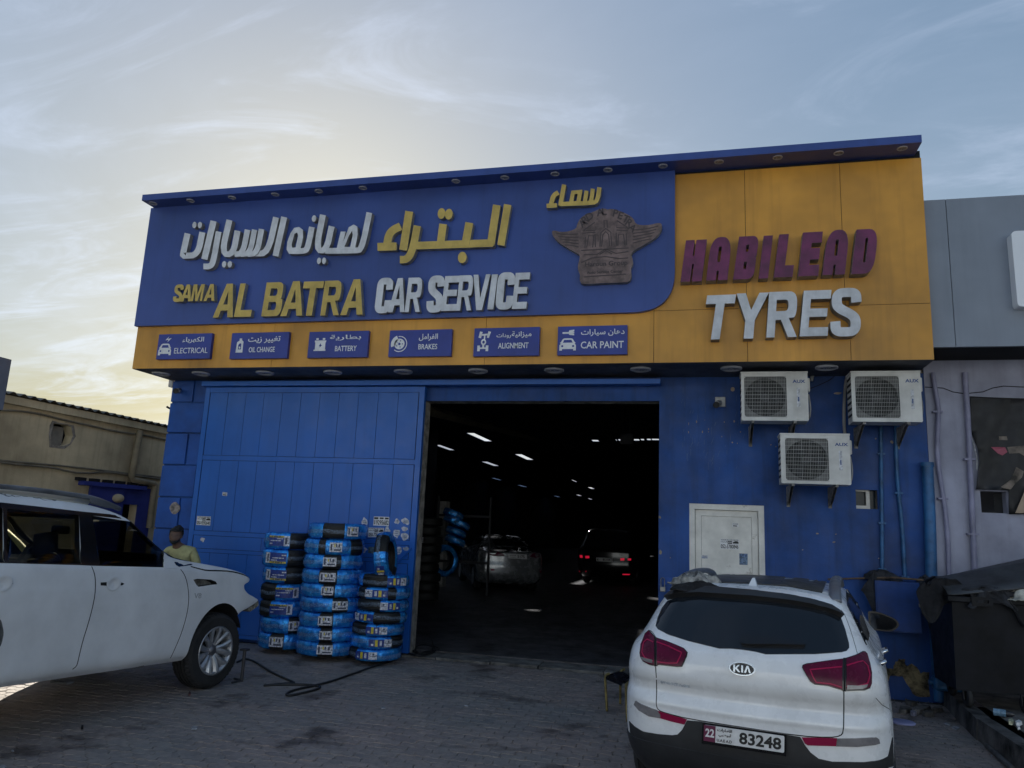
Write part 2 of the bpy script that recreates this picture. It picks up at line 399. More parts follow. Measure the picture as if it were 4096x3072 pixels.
def loft(levels, mw, sub=4, ns=(7, 7, 22, 7, 7), taper=.03, zfn=None, capz=True, lin=False):
    """stack of horizontal outlines. level: z, rear y, front y, half width, rear corner, front corner, rear bow, front bow"""
    Lv = np.array(levels, float); t = np.arange(len(Lv)); tq = np.linspace(0, len(Lv) - 1, (len(Lv) - 1) * sub + 1)
    Q = np.stack([(np.interp(tq, t, Lv[:, c]) if lin else pchip(t, Lv[:, c], tq)) for c in range(8)], 1)
    V = []; n_half = sum(ns)
    for z, yr, yf, w, rr, rf, br, bf in Q:
        pts = []
        for i in range(ns[0]): x = (w - rr) * i / ns[0]; pts.append((x, yr + br * (x / w) ** 2))
        y0 = yr + br * ((w - rr) / w) ** 2; 
        for i in range(ns[1]): a = math.pi / 2 * i / ns[1]; pts.append((w - rr + rr * math.sin(a), y0 + rr * 1.15 * (1 - math.cos(a))))
        ya = y0 + rr * 1.15; yb = yf - bf * ((w - rf) / w) ** 2 - rf * 1.15
        for i in range(ns[2]): pts.append((w, ya + (yb - ya) * i / ns[2]))
        for i in range(ns[3]): a = math.pi / 2 * i / ns[3]; pts.append((w - rf + rf * math.cos(a), yb + rf * 1.15 * math.sin(a)))
        for i in range(ns[4] + 1): x = (w - rf) * (1 - i / ns[4]); pts.append((x, yf - bf * (x / w) ** 2))
        ym, hl = (yr + yf) / 2, max(.01, (yf - yr) / 2)
        pts = [(x * (1 - taper * max(-1, min(1, (y - ym) / hl)) ** 4), y) for x, y in pts]
        full = pts + [(-x, y) for x, y in pts[-2:0:-1]]
        for x, y in full: V.append(mw @ Vector((x, y, z + (zfn(x, y, z) if zfn else 0))))
    m = len(full); F = []
    for i in range(len(Q) - 1):
        for k in range(m): F.append((i * m + k, i * m + (k + 1) % m, (i + 1) * m + (k + 1) % m, (i + 1) * m + k))
    # caps as strips left-right so they stay planar-ish
    for base in (0, (len(Q) - 1) * m):
        h = m // 2
        for k in range(h):
            a, b, c, d_ = base + k, base + k + 1, base + (m - k - 1) % m, base + (m - k) % m
            q = []
            for i_ in (a, b, c, d_):
                if i_ not in q: q.append(i_)
            if len(q) > 2: F.append(tuple(q))
    return V, F
def boolean(V, F, cutters, keepmat=False):
    """cutters: list of (V,F); returns mesh verts, faces, material index (0 original, i+1 cutter i)"""
    def mk(V_, F_, mi):
        me = bpy.data.meshes.new('b'); me.from_pydata([tuple(v) for v in V_], [], [tuple(x) for x in F_])
        for i in range(len(cutters) + 1): me.materials.append(bm_slots[i])
        me.polygons.foreach_set('material_index', [mi] * len(me.polygons)); fixn(me)
        o = bpy.data.objects.new('b', me); S.collection.objects.link(o); return o
    bm_slots = [M('slot%d' % i, (.5, .5, .5), var=0) for i in range(len(cutters) + 1)]
    a = mk(V, F, 0); cs = []
    for i, (cv, cf) in enumerate(cutters):
        c = mk(cv, cf, i + 1); cs.append(c)
        md = a.modifiers.new('b', 'BOOLEAN'); md.operation = 'DIFFERENCE'; md.solver = 'EXACT'; md.object = c; md.use_hole_tolerant = True
    dg = bpy.context.evaluated_depsgraph_get(); me = bpy.data.meshes.new_from_object(a.evaluated_get(dg))
    names = [s_.name for s_ in bm_slots]; sl = [names.index(m_.name) if m_ else 0 for m_ in me.materials]
    VV = [v.co.copy() for v in me.vertices]; FF = [tuple(p.vertices) for p in me.polygons]; MI = [sl[p.material_index] for p in me.polygons]
    for o in [a] + cs: bpy.data.objects.remove(o)
    return VV, FF, MI
def prismX(poly, x0, x1):
    n = len(poly); V = [Vector((x0, y, z)) for y, z in poly] + [Vector((x1, y, z)) for y, z in poly]
    return V, [tuple(range(n))[::-1], tuple(range(n, 2 * n))] + [(i, (i + 1) % n, n + (i + 1) % n, n + i) for i in range(n)]
# ================================================================== materials
m_wall = M('blue_wall_paint', (.006, .058, .25), .62, var=.22, vs=1.1, bump=.12, bs=30, streak=.45, dirt_glint=(3.2, .70, .5, (.04, .09, .22)))
m_wallr = M('blue_block_paint', (.012, .080, .36), .6, var=.18, vs=1.6, bump=.10, bs=25)
m_gate = M('blue_gate_paint', (.010, .112, .46), .40, var=.05, vs=1.3, bump=.02, bs=60, streak=.15)
m_dark = M('dark_gap', (.006, .006, .008), .9, var=0)
m_plas = M('bare_plaster', (.30, .27, .24), .9, var=.3, vs=6, bump=.5, bs=40)
m_soff = M('soffit_sheet', (.075, .075, .085), .6, var=.2, vs=2)
m_fblue = M('fascia_blue', (.034, .070, .28), .38, var=.10, vs=.8, bump=.02, bs=20, streak=.22)
m_fyel = M('fascia_yellow', (.62, .29, .035), .42, var=.16, vs=.7, bump=.02, bs=30, streak=.3)
m_gold = M('gold_letter', (.56, .40, .10), .5, var=.10, vs=5, bump=.1, bs=60, streak=.2)
m_silv = M('white_letter', (.62, .63, .67), .5, var=.09, vs=5, bump=.1, bs=60, streak=.25)
m_purp = M('maroon_letter', (.15, .018, .085), .42, var=.2, vs=5, streak=.2)
m_side = M('letter_return', (.26, .25, .24), .5, var=.2, vs=8)
m_badge = M('badge_brown', (.17, .115, .11), .5, var=.25, vs=8)
m_badgeD = M('badge_dark', (.055, .040, .045), .6, var=0)
m_sblue = M('service_sign_blue', (.018, .036, .26), .35, var=.1, vs=3)
m_white = M('print_white', (.72, .72, .74), .5, var=.06, vs=9)
m_black = M('print_black', (.01, .01, .012), .5, var=0)
m_paper = M('sticker_paper', (.55, .56, .60), .6, var=.25, vs=22)
m_steel = M('grey_lamp_rim', (.38, .38, .42), .5, metal=0, var=.1)
m_lens = M('frosted_lamp_lens', (.30, .31, .34), .25, var=.15, vs=9)
m_conc = M('concrete', (.16, .15, .14), .9, var=.3, vs=5, bump=.5, bs=30)
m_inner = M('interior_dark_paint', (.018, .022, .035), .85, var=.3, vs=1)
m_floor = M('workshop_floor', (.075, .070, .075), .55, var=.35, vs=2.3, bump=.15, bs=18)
m_wood = M('faded_pink_board', (.16, .11, .09), .8, var=.2, vs=4, streak=.4)
# ================================================================== ground
def ground_mat():
    m = M('paver_concrete', (.18, .17, .17), .75, var=0)
    t = m.node_tree; n = t.nodes; l = t.links; b = n['Principled BSDF']
    g = n.new('ShaderNodeNewGeometry')
    def nz(s_, det=5, sc=(1, 1, 1), src=None):
        mp = n.new('ShaderNodeMapping'); mp.inputs['Scale'].default_value = sc; l.new(g.outputs['Position'], mp.inputs[0])
        x = n.new('ShaderNodeTexNoise'); x.inputs['Scale'].default_value = s_; x.inputs['Detail'].default_value = det; x.inputs['Roughness'].default_value = .62; l.new(mp.outputs[0], x.inputs[0]); return x.outputs[0]
    def rp(src, a, bb, ca, cb):
        r_ = n.new('ShaderNodeValToRGB'); e = r_.color_ramp.elements; e[0].position = a; e[1].position = bb; e[0].color = (*ca, 1); e[1].color = (*cb, 1); l.new(src, r_.inputs[0]); return r_.outputs[0]
    base = rp(nz(.55, 6), .38, .62, (.225, .212, .200), (.300, .242, .218))        # grey and reddish zones
    sn = n.new('ShaderNodeVectorMath'); sn.operation = 'SNAP'; sn.inputs[1].default_value = (.22, .11, 5); l.new(g.outputs['Position'], sn.inputs[0])
    wn = n.new('ShaderNodeTexWhiteNoise'); l.new(sn.outputs[0], wn.inputs[0])
    def mult(a, bcol, fac=1):
        x = n.new('ShaderNodeMix'); x.data_type = 'RGBA'; x.blend_type = 'MULTIPLY'; x.inputs[0].default_value = fac; l.new(a, x.inputs[6]); l.new(bcol, x.inputs[7]); return x.outputs[2]
    c = mult(base, rp(wn.outputs[0], 0, 1, (.78, .78, .80), (1.1, 1.08, 1.05)), .8)
    c = mult(c, rp(nz(14, 6), .3, .7, (.75, .75, .78), (1.15, 1.15, 1.15)))
    c = mult(c, rp(nz(1.3, 9), .56, .66, (1, 1, 1), (.34, .32, .32)))              # oil stains
    x = n.new('ShaderNodeMix'); x.data_type = 'RGBA'; l.new(rp(nz(2.6, 8, (1, 1.6, 1)), .64, .74, (0, 0, 0), (.45, .45, .45)), x.inputs[0]); l.new(c, x.inputs[6]); x.inputs[7].default_value = (.22, .22, .21, 1)
    l.new(x.outputs[2], b.inputs['Base Color'])
    bp = n.new('ShaderNodeBump'); bp.inputs['Strength'].default_value = .45; bp.inputs['Distance'].default_value = .01; l.new(nz(55, 6), bp.inputs['Height']); l.new(bp.outputs[0], b.inputs['Normal'])
    rr = n.new('ShaderNodeMapRange'); rr.inputs[3].default_value = .55; rr.inputs[4].default_value = .9; l.new(nz(6), rr.inputs[0]); l.new(rr.outputs[0], b.inputs['Roughness'])
    return m
m_pav = ground_mat()
m_sand = M('sandy_ground', (.30, .26, .20), .95, var=.3, vs=3, bump=.6, bs=40)
g = MB(); g.add([(-300, -200, -.02), (300, -200, -.02), (300, 400, -.02), (-300, 400, -.02)], [(0, 1, 2, 3)])
o = g.build('ground', m_sand); tag(o, kind='structure')
m_bed = M('dirty_joint_sand', (.040, .037, .036), .95, var=.3, vs=3, bump=.6, bs=40)
g = MB(); g.add([(-40, -24, -.014), (40, -24, -.014), (40, 10.79, -.014), (-40, 10.79, -.014)], [(0, 1, 2, 3)])
o = g.build('dirt_margin', m_bed); tag(o, kind='structure')
yard = empty('courtyard_paving', (-3, 7, 0), kind='structure')
bed = MB(); bed.box((-12.6, -3, -.0135), (2.62, 10.62, -.011)); bed.box((-12.9, 10.80, -.018), (-8.85, 24, -.012)); bed.build('joint_sand', m_bed, yard)
PL, PW = .222, .111
def paver(cx_, cy_, dz=0, tl=(0, 0)):
    a = .013; h = .0035
    xs = [-PL / 2, -3 * PL / 8, -PL / 8, PL / 8, 3 * PL / 8, PL / 2]; es = [0, a, -a, a, -a, 0]
    ex = [0, .008, -.008, 0]; ys = [-PW / 2, -PW / 6, PW / 6, PW / 2]
    top = [(x, -PW / 2 + e) for x, e in zip(xs, es)] + [(PL / 2 + ex[i], ys[i]) for i in (1, 2)] + [(x, PW / 2 + e) for x, e in zip(xs[::-1], es[::-1])] + [(-PL / 2 + ex[i], ys[i]) for i in (2, 1)]
    s1 = 1 - 2 * h / PL; s2 = 1 - 2 * h / PW; n = len(top)
    V = [(cx_ + x * s1 * .985, cy_ + y * s2 * .97, dz + x * tl[0] + y * tl[1]) for x, y in top] + [(cx_ + x * s1, cy_ + y * s2, dz - .004 + x * tl[0] + y * tl[1]) for x, y in top] + [(cx_ + x * s1, cy_ + y * s2, -.013) for x, y in top]
    F = [tuple(range(n))] + [(n + i, n + (i + 1) % n, (i + 1) % n, i) for i in range(n)] + [(2 * n + i, 2 * n + (i + 1) % n, n + (i + 1) % n, n + i) for i in range(n)]
    return V, F
cells = []
rng_ = random.Random(3)
iy = 0; y = 3.0
while y < 10.55:
    x = -12.4 + (PL / 2 if iy % 2 else 0)
    while x < kx(y) + .08:
        q = proj((x, y, 0))
        if -700 < q[0] < 4500 and q[1] < 3500:
            cells.append((x, y, q))
        x += PL
    y += PW; iy += 1
y = 10.66
while y < 20:
    x = -12.4
    while x < -8.95:
        q = proj((x, y, 0))
        if -200 < q[0] < 1000: cells.append((x, y, q))
        x += PL
    y += PW
def shown(c): return 0 < c[2][0] < 2480 and c[2][1] < 3060
vis = sorted([c for c in cells if shown(c)], key=lambda c: c[1])
near = set((c[0], c[1]) for c in vis[:300])
V, F = paver(0, 0)
pme = meshdata('paver', V, F, m_pav); fixn(pme); MW['courtyard_paving']
for c in vis[:300]:
    o = bpy.data.objects.new('paver', pme); o.parent = yard; S.collection.objects.link(o)
    o.location = (c[0] + 3, c[1] - 7, rng_.uniform(-.002, .003)); o.rotation_euler = (rng_.uniform(-.014, .014), rng_.uniform(-.01, .01), rng_.uniform(-.012, .012))
big = MB()
for c in cells:
    if (c[0], c[1]) in near: continue
    nzv = noise.noise(Vector((c[0] * .6, c[1] * .6, 0))) * .006
    V, F = paver(c[0] + rng_.uniform(-.001, .001), c[1], nzv + rng_.uniform(-.002, .002), (rng_.uniform(-.014, .014), rng_.uniform(-.02, .02)))
    big.add(V, F)
o = obj('paving_field', big.V, big.F, m_pav, yard, recalc=False); o['kind'] = 'stuff'
# unseen workshops added behind the camera to bounce sunlight on to the facade
opp = empty('bounce_workshops', (0, -18, 0), kind='structure')
m_bounce = M('cool_bounce_render', (.62, .70, .80), .9, var=.08, vs=.7, streak=.15); m_oroll = M('grey_roller_door', (.30, .32, .34), .6, var=.1); m_og = M('window_dark_glass', (.02, .03, .04), .12, var=0)  # pale blue walls keep the added bounce light cool
for x0_, x1_, h_ in ((-46, -31, 7.2), (-30.8, -14.2, 8.0), (-14, 3.5, 7.4), (3.7, 20, 8.2), (20.2, 40, 7.2)):
    mb = MB(); mb.box((x0_, -20, -.02), (x1_, -14, h_)); mb.box((x0_ - .05, -14.0, h_ - .3), (x1_ + .05, -13.8, h_ + .2)); mb.build('wall', m_bounce, opp)
    for q_ in (.3, .75):
        xc_ = x0_ + (x1_ - x0_) * q_; mb = MB(); mb.box((xc_ - 2, -13.99, 0), (xc_ + 2, -13.93, 3.8)); mb.build('roller_door', m_oroll, opp)
        mb = MB(); mb.box((xc_ - 1, -13.99, 5.0), (xc_ + 1, -13.95, 6.0)); mb.build('window', m_og, opp)
# ================================================================== garage building
YF = 10.8; XL, XR = -8.65, 2.88
bld = empty('garage_building', (-2.9, 10.8, 0), label='dark blue painted car workshop with a wide open doorway under the yellow and blue fascia', cat='workshop building')
OPL, OPR, OPZ = -4.12, -.565, 3.745
dl = onY(2757, 2013, YF); dr = onY(3056, 2022, YF)
DX0, DX1, DZ = dl.x, dr.x, dl.z
w0 = onY(3422, 1958, YF); w1 = onY(3513, 2037, YF)
w = MB()
w.box((XL, YF, -.02), (OPL, YF + .04, 4.12)); w.box((OPL, YF, OPZ), (OPR, YF + .04, 4.12))
w.box((OPR, YF, -.02), (DX0, YF + .04, 4.12)); w.box((DX0, YF, DZ), (DX1, YF + .04, 4.12)); w.box((DX1, YF, -.02), (w0.x, YF + .04, 4.12))
w.box((w0.x, YF, -.02), (w1.x, YF + .04, w1.z)); w.box((w0.x, YF, w0.z), (w1.x, YF + .04, 4.12)); w.box((w1.x, YF, -.02), (XR, YF + .04, 4.12))
w.build('front_wall', m_wall, bld)
w = MB()
for a, b_, c, d_ in ((XL, OPL, -.02, 6.4), (OPR, DX0, -.02, 6.4), (DX1, w0.x, -.02, 6.4), (w1.x, XR, -.02, 6.4)): w.box((a, YF + .04, c), (b_, YF + .26, d_))
w.box((OPL, YF + .04, OPZ), (OPR, YF + .26, 6.4)); w.box((DX0, YF + .04, DZ), (DX1, YF + .26, 6.4)); w.box((w0.x, YF + .04, -.02), (w1.x, YF + .26, w1.z)); w.box((w0.x, YF + .04, w0.z), (w1.x, YF + .26, 6.4))
w.build('wall_core', m_plas, bld)
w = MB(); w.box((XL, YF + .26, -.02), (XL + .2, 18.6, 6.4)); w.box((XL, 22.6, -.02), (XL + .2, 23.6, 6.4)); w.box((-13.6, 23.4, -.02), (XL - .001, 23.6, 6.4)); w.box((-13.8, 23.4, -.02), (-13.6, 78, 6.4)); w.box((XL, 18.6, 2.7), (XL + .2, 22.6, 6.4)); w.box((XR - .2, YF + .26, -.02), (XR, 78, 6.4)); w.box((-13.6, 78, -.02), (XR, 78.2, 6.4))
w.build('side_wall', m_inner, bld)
ZC = 5.0
quads = [[(378, 318), (435, 319), (553, 378), (500, 378)], [(142, 400), (190, 402), (302, 440), (262, 439)], [(722, 467), (775, 467), (835, 507), (790, 506)], [(485, 518), (525, 519), (602, 549), (562, 549)],
         [(545, 632), (575, 633), (628, 648), (602, 648)], [(733, 682), (760, 682), (800, 696), (777, 696)], [(1105, 644), (1122, 647), (1155, 662), (1137, 659)], [(1220, 697), (1248, 697), (1275, 710), (1250, 709)],
         [(1137, 749), (1160, 749), (1186, 758), (1165, 757)], [(985, 757), (1003, 757), (1036, 766), (1015, 766)], [(1220, 775), (1235, 775), (1260, 783), (1245, 783)],
         [(1252, 367), (1304, 367), (1296, 379), (1256, 379)], [(1416, 362), (1424, 362), (1432, 375), (1424, 375)], [(1434, 362), (1462, 362), (1458, 374), (1440, 374)], [(1535, 361), (1585, 361), (1585, 373), (1540, 373)], [(1594, 360), (1622, 360), (1615, 371), (1594, 371)], [(1638, 359), (1666, 359), (1664, 370), (1634, 370)], [(1670, 359), (1722, 359), (1722, 370), (1670, 370)]]
def sky_quad(q):
    P = [onZ(*ki(*p), ZC) for p in q]
    y0 = (P[0].y + P[1].y) / 2; y1 = (P[2].y + P[3].y) / 2; x0 = (P[0].x + P[3].x) / 2; x1 = (P[1].x + P[2].x) / 2
    return min(x0, x1), max(x0, x1), min(y0, y1), max(y0, y1)
SQ = [sky_quad(q) for q in quads]; print([tuple(round(float(v), 1) for v in q) for q in SQ])
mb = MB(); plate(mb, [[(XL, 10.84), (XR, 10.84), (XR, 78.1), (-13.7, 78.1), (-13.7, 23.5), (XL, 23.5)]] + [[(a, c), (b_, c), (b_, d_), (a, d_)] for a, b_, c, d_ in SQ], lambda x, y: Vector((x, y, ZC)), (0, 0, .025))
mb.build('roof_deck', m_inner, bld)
m_poly = bpy.data.materials.new('translucent_roof_sheet'); m_poly.use_nodes = True
t = m_poly.node_tree; t.nodes.clear(); oo = t.nodes.new('ShaderNodeOutputMaterial'); mx = t.nodes.new('ShaderNodeMixShader'); mx.inputs[0].default_value = .75
a_ = t.nodes.new('ShaderNodeBsdfTranslucent'); a_.inputs[0].default_value = (.85, .88, .95, 1); b_ = t.nodes.new('ShaderNodeBsdfTransparent'); b_.inputs[0].default_value = (.85, .88, .95, 1)
t.links.new(a_.outputs[0], mx.inputs[1]); t.links.new(b_.outputs[0], mx.inputs[2]); t.links.new(mx.outputs[0], oo.inputs[0])
for i, (a, b_, c, d_) in enumerate(SQ):
    mb = MB(); mb.box((a + .004, c + .004, ZC + .008), (b_ - .004, d_ - .004, ZC + .012)); mb.build('skylight', m_poly, bld)
# roof beams and hanging frames, barely lit
mb = MB()
P0, P1 = onY(*ki(130, 165), 12.2), onY(*ki(860, 355), 22)
mb.tube([P0, P1], .09, 4); mb.build('tie_beam', M('ochre_steel', (.10, .08, .045), .7, var=.2), bld)
for Yb in (13, 16):
    mb = MB(); mb.box((XL + .2, Yb, ZC - .09), (XR - .2, Yb + .05, ZC - .03)); mb.build('roof_purlin', M('dark_steel', (.03, .03, .035), .6, var=.2), bld)
mb = MB(); mb.tube([onY(*ki(1482, 130), 17), onY(*ki(1480, 310), 17)], .012, 5); mb.tube([onY(*ki(1515, 130), 17), onY(*ki(1518, 310), 17)], .012, 5)
pa, pb = onY(*ki(1455, 325), 17), onY(*ki(1540, 400), 17); mb.box((pa.x, 16.9, pb.z), (pb.x, 17.3, pa.z)); mb.build('hanging_heater', M('dark_steel', (.03, .03, .035)), bld)
# floor and threshold
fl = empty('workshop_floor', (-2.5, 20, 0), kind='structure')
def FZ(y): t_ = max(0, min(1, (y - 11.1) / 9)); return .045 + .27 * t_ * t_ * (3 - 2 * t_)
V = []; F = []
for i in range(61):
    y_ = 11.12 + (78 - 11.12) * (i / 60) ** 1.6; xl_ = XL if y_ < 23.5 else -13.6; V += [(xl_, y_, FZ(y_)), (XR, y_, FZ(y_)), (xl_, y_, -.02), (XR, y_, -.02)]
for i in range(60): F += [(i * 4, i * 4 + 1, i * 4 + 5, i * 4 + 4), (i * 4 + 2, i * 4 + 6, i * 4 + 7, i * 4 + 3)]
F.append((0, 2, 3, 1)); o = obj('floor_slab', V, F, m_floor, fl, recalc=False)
xx = OPL - .9
for wd in (.75, .62, .8, .68, .9, .7, .66, .5):
    mb = MB(); jy = rng_.uniform(-.03, .03); mb.box((xx, 10.66 + jy, -.02), (xx + wd - .012, 11.115, .028 + rng_.uniform(-.006, .006)), bev=.008); mb.build('threshold_slab', m_conc, fl); xx += wd
# rusticated blocks on the left pier
gx = onY(814, 1600, YF - .1).x
lv = [(K(500, 1420, .24108)(835, 330), K(500, 1420, .24108)(1255, 790)), (K(500, 1420, .24108)(780, 798), K(500, 1420, .24108)(1400, 1290)), (K(500, 1420, .24108)(735, 1303), K(500, 1420, .24108)(1130, 1660))]
Zs = [onY(700, 1500, YF).z, onY(*K(500, 1420, .24108)(830, 793), YF).z, onY(*K(500, 1420, .24108)(740, 1297), YF).z, onY(*kl(1300, 897), YF).z, onY(*kl(1260, 1145), YF).z, onY(*kl(1210, 1390), YF).z, 1.05, .5, 0]
for i in range(8):
    z1, z0 = Zs[i] - .012, Zs[i + 1] + .012; full = i % 2 == 1
    if i == 0: z1 = 4.07
    x1 = gx - .02 if full else XL + .42
    mb = MB(); mb.box((XL - .004, YF - .035, max(z0, 0)), (x1 - .012, YF + .001, z1), bev=.008); mb.build('facing_block', m_wallr, bld)
    if not full: mb = MB(); mb.box((x1 + .012, YF - .02, max(z0, 0)), (gx - .02, YF + .001, z1), bev=.006); mb.build('facing_block', m_wallr, bld)
# peeled plaster patches at the foot of the right wall and chips
def blob(cx_, cz_, rx, rz, seed, n=40, rough=.35):
    rr_ = random.Random(seed); ph = [rr_.uniform(0, 6.28) for _ in range(6)]
    return [(cx_ + rx * math.cos(t) * (1 + rough * sum(math.sin((k + 2) * t + ph[k]) / (k + 1.6) for k in range(6)) * .6), cz_ + rz * math.sin(t) * (1 + rough * sum(math.cos((k + 2) * t + ph[5 - k]) / (k + 1.6) for k in range(6)) * .6)) for t in [2 * math.pi * i / n for i in range(n)]]
m_peel = M('peeled_render', (.20, .155, .085), .95, var=.4, vs=12, bump=.8, bs=35)
mb = MB()
pl = [(262, 925), (270, 880), (300, 905), (330, 900), (345, 850), (375, 828), (415, 835), (425, 880), (470, 870), (510, 890), (540, 935), (600, 925), (605, 1110), (560, 1125), (480, 1100), (400, 960), (310, 955), (280, 1010), (262, 990)]
jag = []
for i, p in enumerate(pl):
    q = pl[(i + 1) % len(pl)]
    for t in (0, .33, .66): jag.append((p[0] + (q[0] - p[0]) * t + rng_.uniform(-6, 6), p[1] + (q[1] - p[1]) * t + rng_.uniform(-6, 6)))
plate(mb, [jag], kY(kr, YF - .004), (0, .004, 0)); mb.build('peeled_patch', m_peel, bld)
mb = MB()
for (u, v, a, b_) in ((275, 350, 3.5, 7), (310, 410, 4, 8), (347, 393, 3, 5), (346, 410, 3, 3), (439, 352, 3, 4), (498, 348, 4, 8), (229, 362, 1.5, 9), (228, 412, 2, 8), (323, 340, 1.5, 2), (425, 438, 2, 4), (487, 473, 4, 5), (535, 410, 3, 5), (516, 478, 2, 4), (745, 497, 3, 4), (715, 487, 3, 4), (990, 1012, 9, 5), (1100, 1015, 4, 3), (1088, 1062, 8, 4), (903, 1108, 4, 3), (1353, 1158, 5, 3), (120, 1155, 3, 3), (58, 915, 6, 9), (62, 1122, 8, 14), (1335, 450, 5, 5), (1430, 470, 8, 11), (1110, 182, 22, 6)):
    plate(mb, [[kY(k4, 0)(0, 0) and (p[0], p[1]) for p in blob(u, v, a, b_, int(u + v), 12, .5)]], kY(k4, YF - .003), (0, .003, 0))
plate(mb, [blob(489, 158, 12, 13, 5, 18, .1)], kY(k4, YF - .003), (0, .003, 0))
mb.build('paint_chips', M('chipped_plaster', (.33, .27, .21), .95, var=.2), bld)
mb = MB()
for i in range(46):   # scratches and old drips
    u, v = rng_.uniform(180, 560), rng_.uniform(170, 640); l_ = rng_.uniform(10, 45); s_ = rng_.choice([0, 0, 0, -.35, -.4])
    mb.add([kY(k4, YF - .002)(u, v), kY(k4, YF - .002)(u + 1.3, v), kY(k4, YF - .002)(u + 1.3 - s_ * l_, v - l_), kY(k4, YF - .002)(u - s_ * l_, v - l_)], [(0, 1, 2, 3)])
mb.build('scratch_marks', M('scratch', (.10, .15, .26), .8, var=.1), bld)
# padlock plate by the doorway
mb = MB(); plate(mb, [[(70, 1270), (135, 1275), (132, 1315), (72, 1312)]], kY(k4, YF - .02), (0, .02, 0)); mb.build('hasp_plate', m_wallr, bld)
lock = MB(); c = onY(*k4(75, 1335), YF - .05); lock.box((c.x - .035, c.y - .02, c.z - .045), (c.x + .035, c.y + .02, c.z + .02), bev=.006)
lock.tube([c + Vector((.025 * math.cos(t), 0, .02 + .09 + .03 * math.sin(t))) if 0 < t < 3.14 else c + Vector((.025 * (1 if t <= 0 else -1), 0, .02)) for t in (0, .2, .8, 1.57, 2.3, 2.94, 3.2)], .006, 6)
thing('padlock', lock, M('worn_steel', (.25, .25, .25), .4, metal=.7, var=.2), 'small open padlock hanging on the blue wall just right of the open doorway', 'padlock')
# rail and boards above the opening
mb = MB(); ra, rb = onY(815, 1531, 10.6), onY(2641, 1524, 10.6); mb.box((ra.x, 10.55, ra.z - .06), (rb.x, 10.70, ra.z + .01)); mb.box((ra.x, 10.70, ra.z - .05), (rb.x, 10.8, ra.z + .0)); RAILZ = ra.z
mb.build('door_rail', m_gate, bld)
mb = MB(); pa = onY(1705, 1490, YF); pb = onY(2642, 1510, YF); mb.box((pa.x, YF - .02, RAILZ + .02), (pb.x, YF - .001, 4.07)); mb.build('header_board', m_wood, bld)
# ------------------------------------------------------------------ sliding gate
gate = empty('sliding_gate', (-6, 10.68, 0), label='tall bright blue sheet metal sliding gate standing beside the open doorway', cat='sliding gate')
GY = 10.66
g0, g1 = onY(828, 1540, GY).x, onY(1702, 1540, GY).x; gz1 = RAILZ - .07; gz0 = .05; ghw = .05
t1 = onY(814, 1822, GY).z; t2 = onY(807, 1838, GY).z; t3 = onY(775, 2122, GY).z; t4 = onY(772, 2137, GY).z; t5 = onY(805, 2195, GY).z; t6 = onY(805, 2207, GY).z
mb = MB(); mb.box((g0 + .01, GY, gz0), (g1 - .01, GY + .05, gz1)); mb.build('gate_core', m_dark, gate)
tiers = [(t1 + .01, gz1 - .09, 11), (t3 + .01, t2 - .01, 11), (t5 + .01, t4 - .01, 3), (gz0 + .06, t6 - .01, 11)]
mb = MB()
mb.box((g0, GY - .012, gz0), (g0 + .085, GY + .06, gz1)); mb.box((g1 - .085, GY - .012, gz0), (g1, GY + .06, gz1))
for a, b_ in ((gz1 - .085, gz1), (t2 - .004, t1 + .004), (t4 - .004, t3 + .004), (t6 - .004, t5 + .004), (gz0, gz0 + .055)): mb.box((g0 + .086, GY - .010, a), (g1 - .086, GY, b_))
mb.build('gate_frame', m_gate, gate)
for a, b_, n in tiers:
    wd = (g1 - g0 - .19) / n
    for i in range(n):
        mb = MB(); x0 = g0 + .095 + i * wd; mb.box((x0 + .003, GY - .008 + rng_.uniform(-.0015, .0015), a), (x0 + wd - .003, GY, b_), bev=.0015); mb.build('sheet_panel', m_gate, gate)
mb = MB(); mb.tube([onY(*kt(1420, 525), GY - .03), onY(*kt(1545, 400), GY - .03)], .018, 6); mb.build('brace_bar', m_gate, gate)
def sheet_y(Y, quad, k): return [onY(*k(*p), Y) for p in quad]
def sticker(parent, k, Y, quad, lines, mat=None, name='sticker', label=None):
    """quad TL,TR,BR,BL in zoom pixels; lines: (text, u0,v0(bottom),u1,v1(top) as 0..1, material)"""
    TL, TR, BR, BL = sheet_y(Y, quad, k); mb = MB(); mb.add([BL, BR, TR, TL] + [p + Vector((0, .0015, 0)) for p in (BL, BR, TR, TL)], [(0, 1, 2, 3), (4, 7, 6, 5), (0, 4, 5, 1), (1, 5, 6, 2), (2, 6, 7, 3), (3, 7, 4, 0)])
    s_ = mb.build(name, mat or m_paper, parent, label=label)
    X = BR - BL; Z = TL - BL; tm = MB(); ml = []
    for s, u0, v0, u1, v1, mt in lines:
        if mt not in ml: ml.append(mt)
        if s == '#': tm.add([BL + X * u + Z * v + Vector((0, -.001, 0)) for u, v in ((u0, v0), (u1, v0), (u1, v1), (u0, v1))], [(0, 1, 2, 3)], ml.index(mt))
        else: text(tm, s, BL + X * u0 + Z * v0 + Vector((0, -.0002, 0)), X.normalized(), Z.normalized(), (u1 - u0) * X.length, (v1 - v0) * Z.length, .0012, .022, ml.index(mt))
    if tm.V: tm.build('lettering', ml, s_)
    return s_
K600 = K(600, 2050, .24111)
def recov(num): return [('24 HOURS RECOVERY SERVICES', .03, .84, .97, .96, m_black), (arab('نقل سيارات'), .03, .62, .38, .8, m_black), ('#', .40, .52, .64, .8, m_black), ('ABU DHABI', .42, .6, .62, .72, m_white), ('#', .68, .56, .98, .72, m_black), ('#', .76, .7, .94, .8, m_black), (num, .03, .06, .97, .46, m_black)]
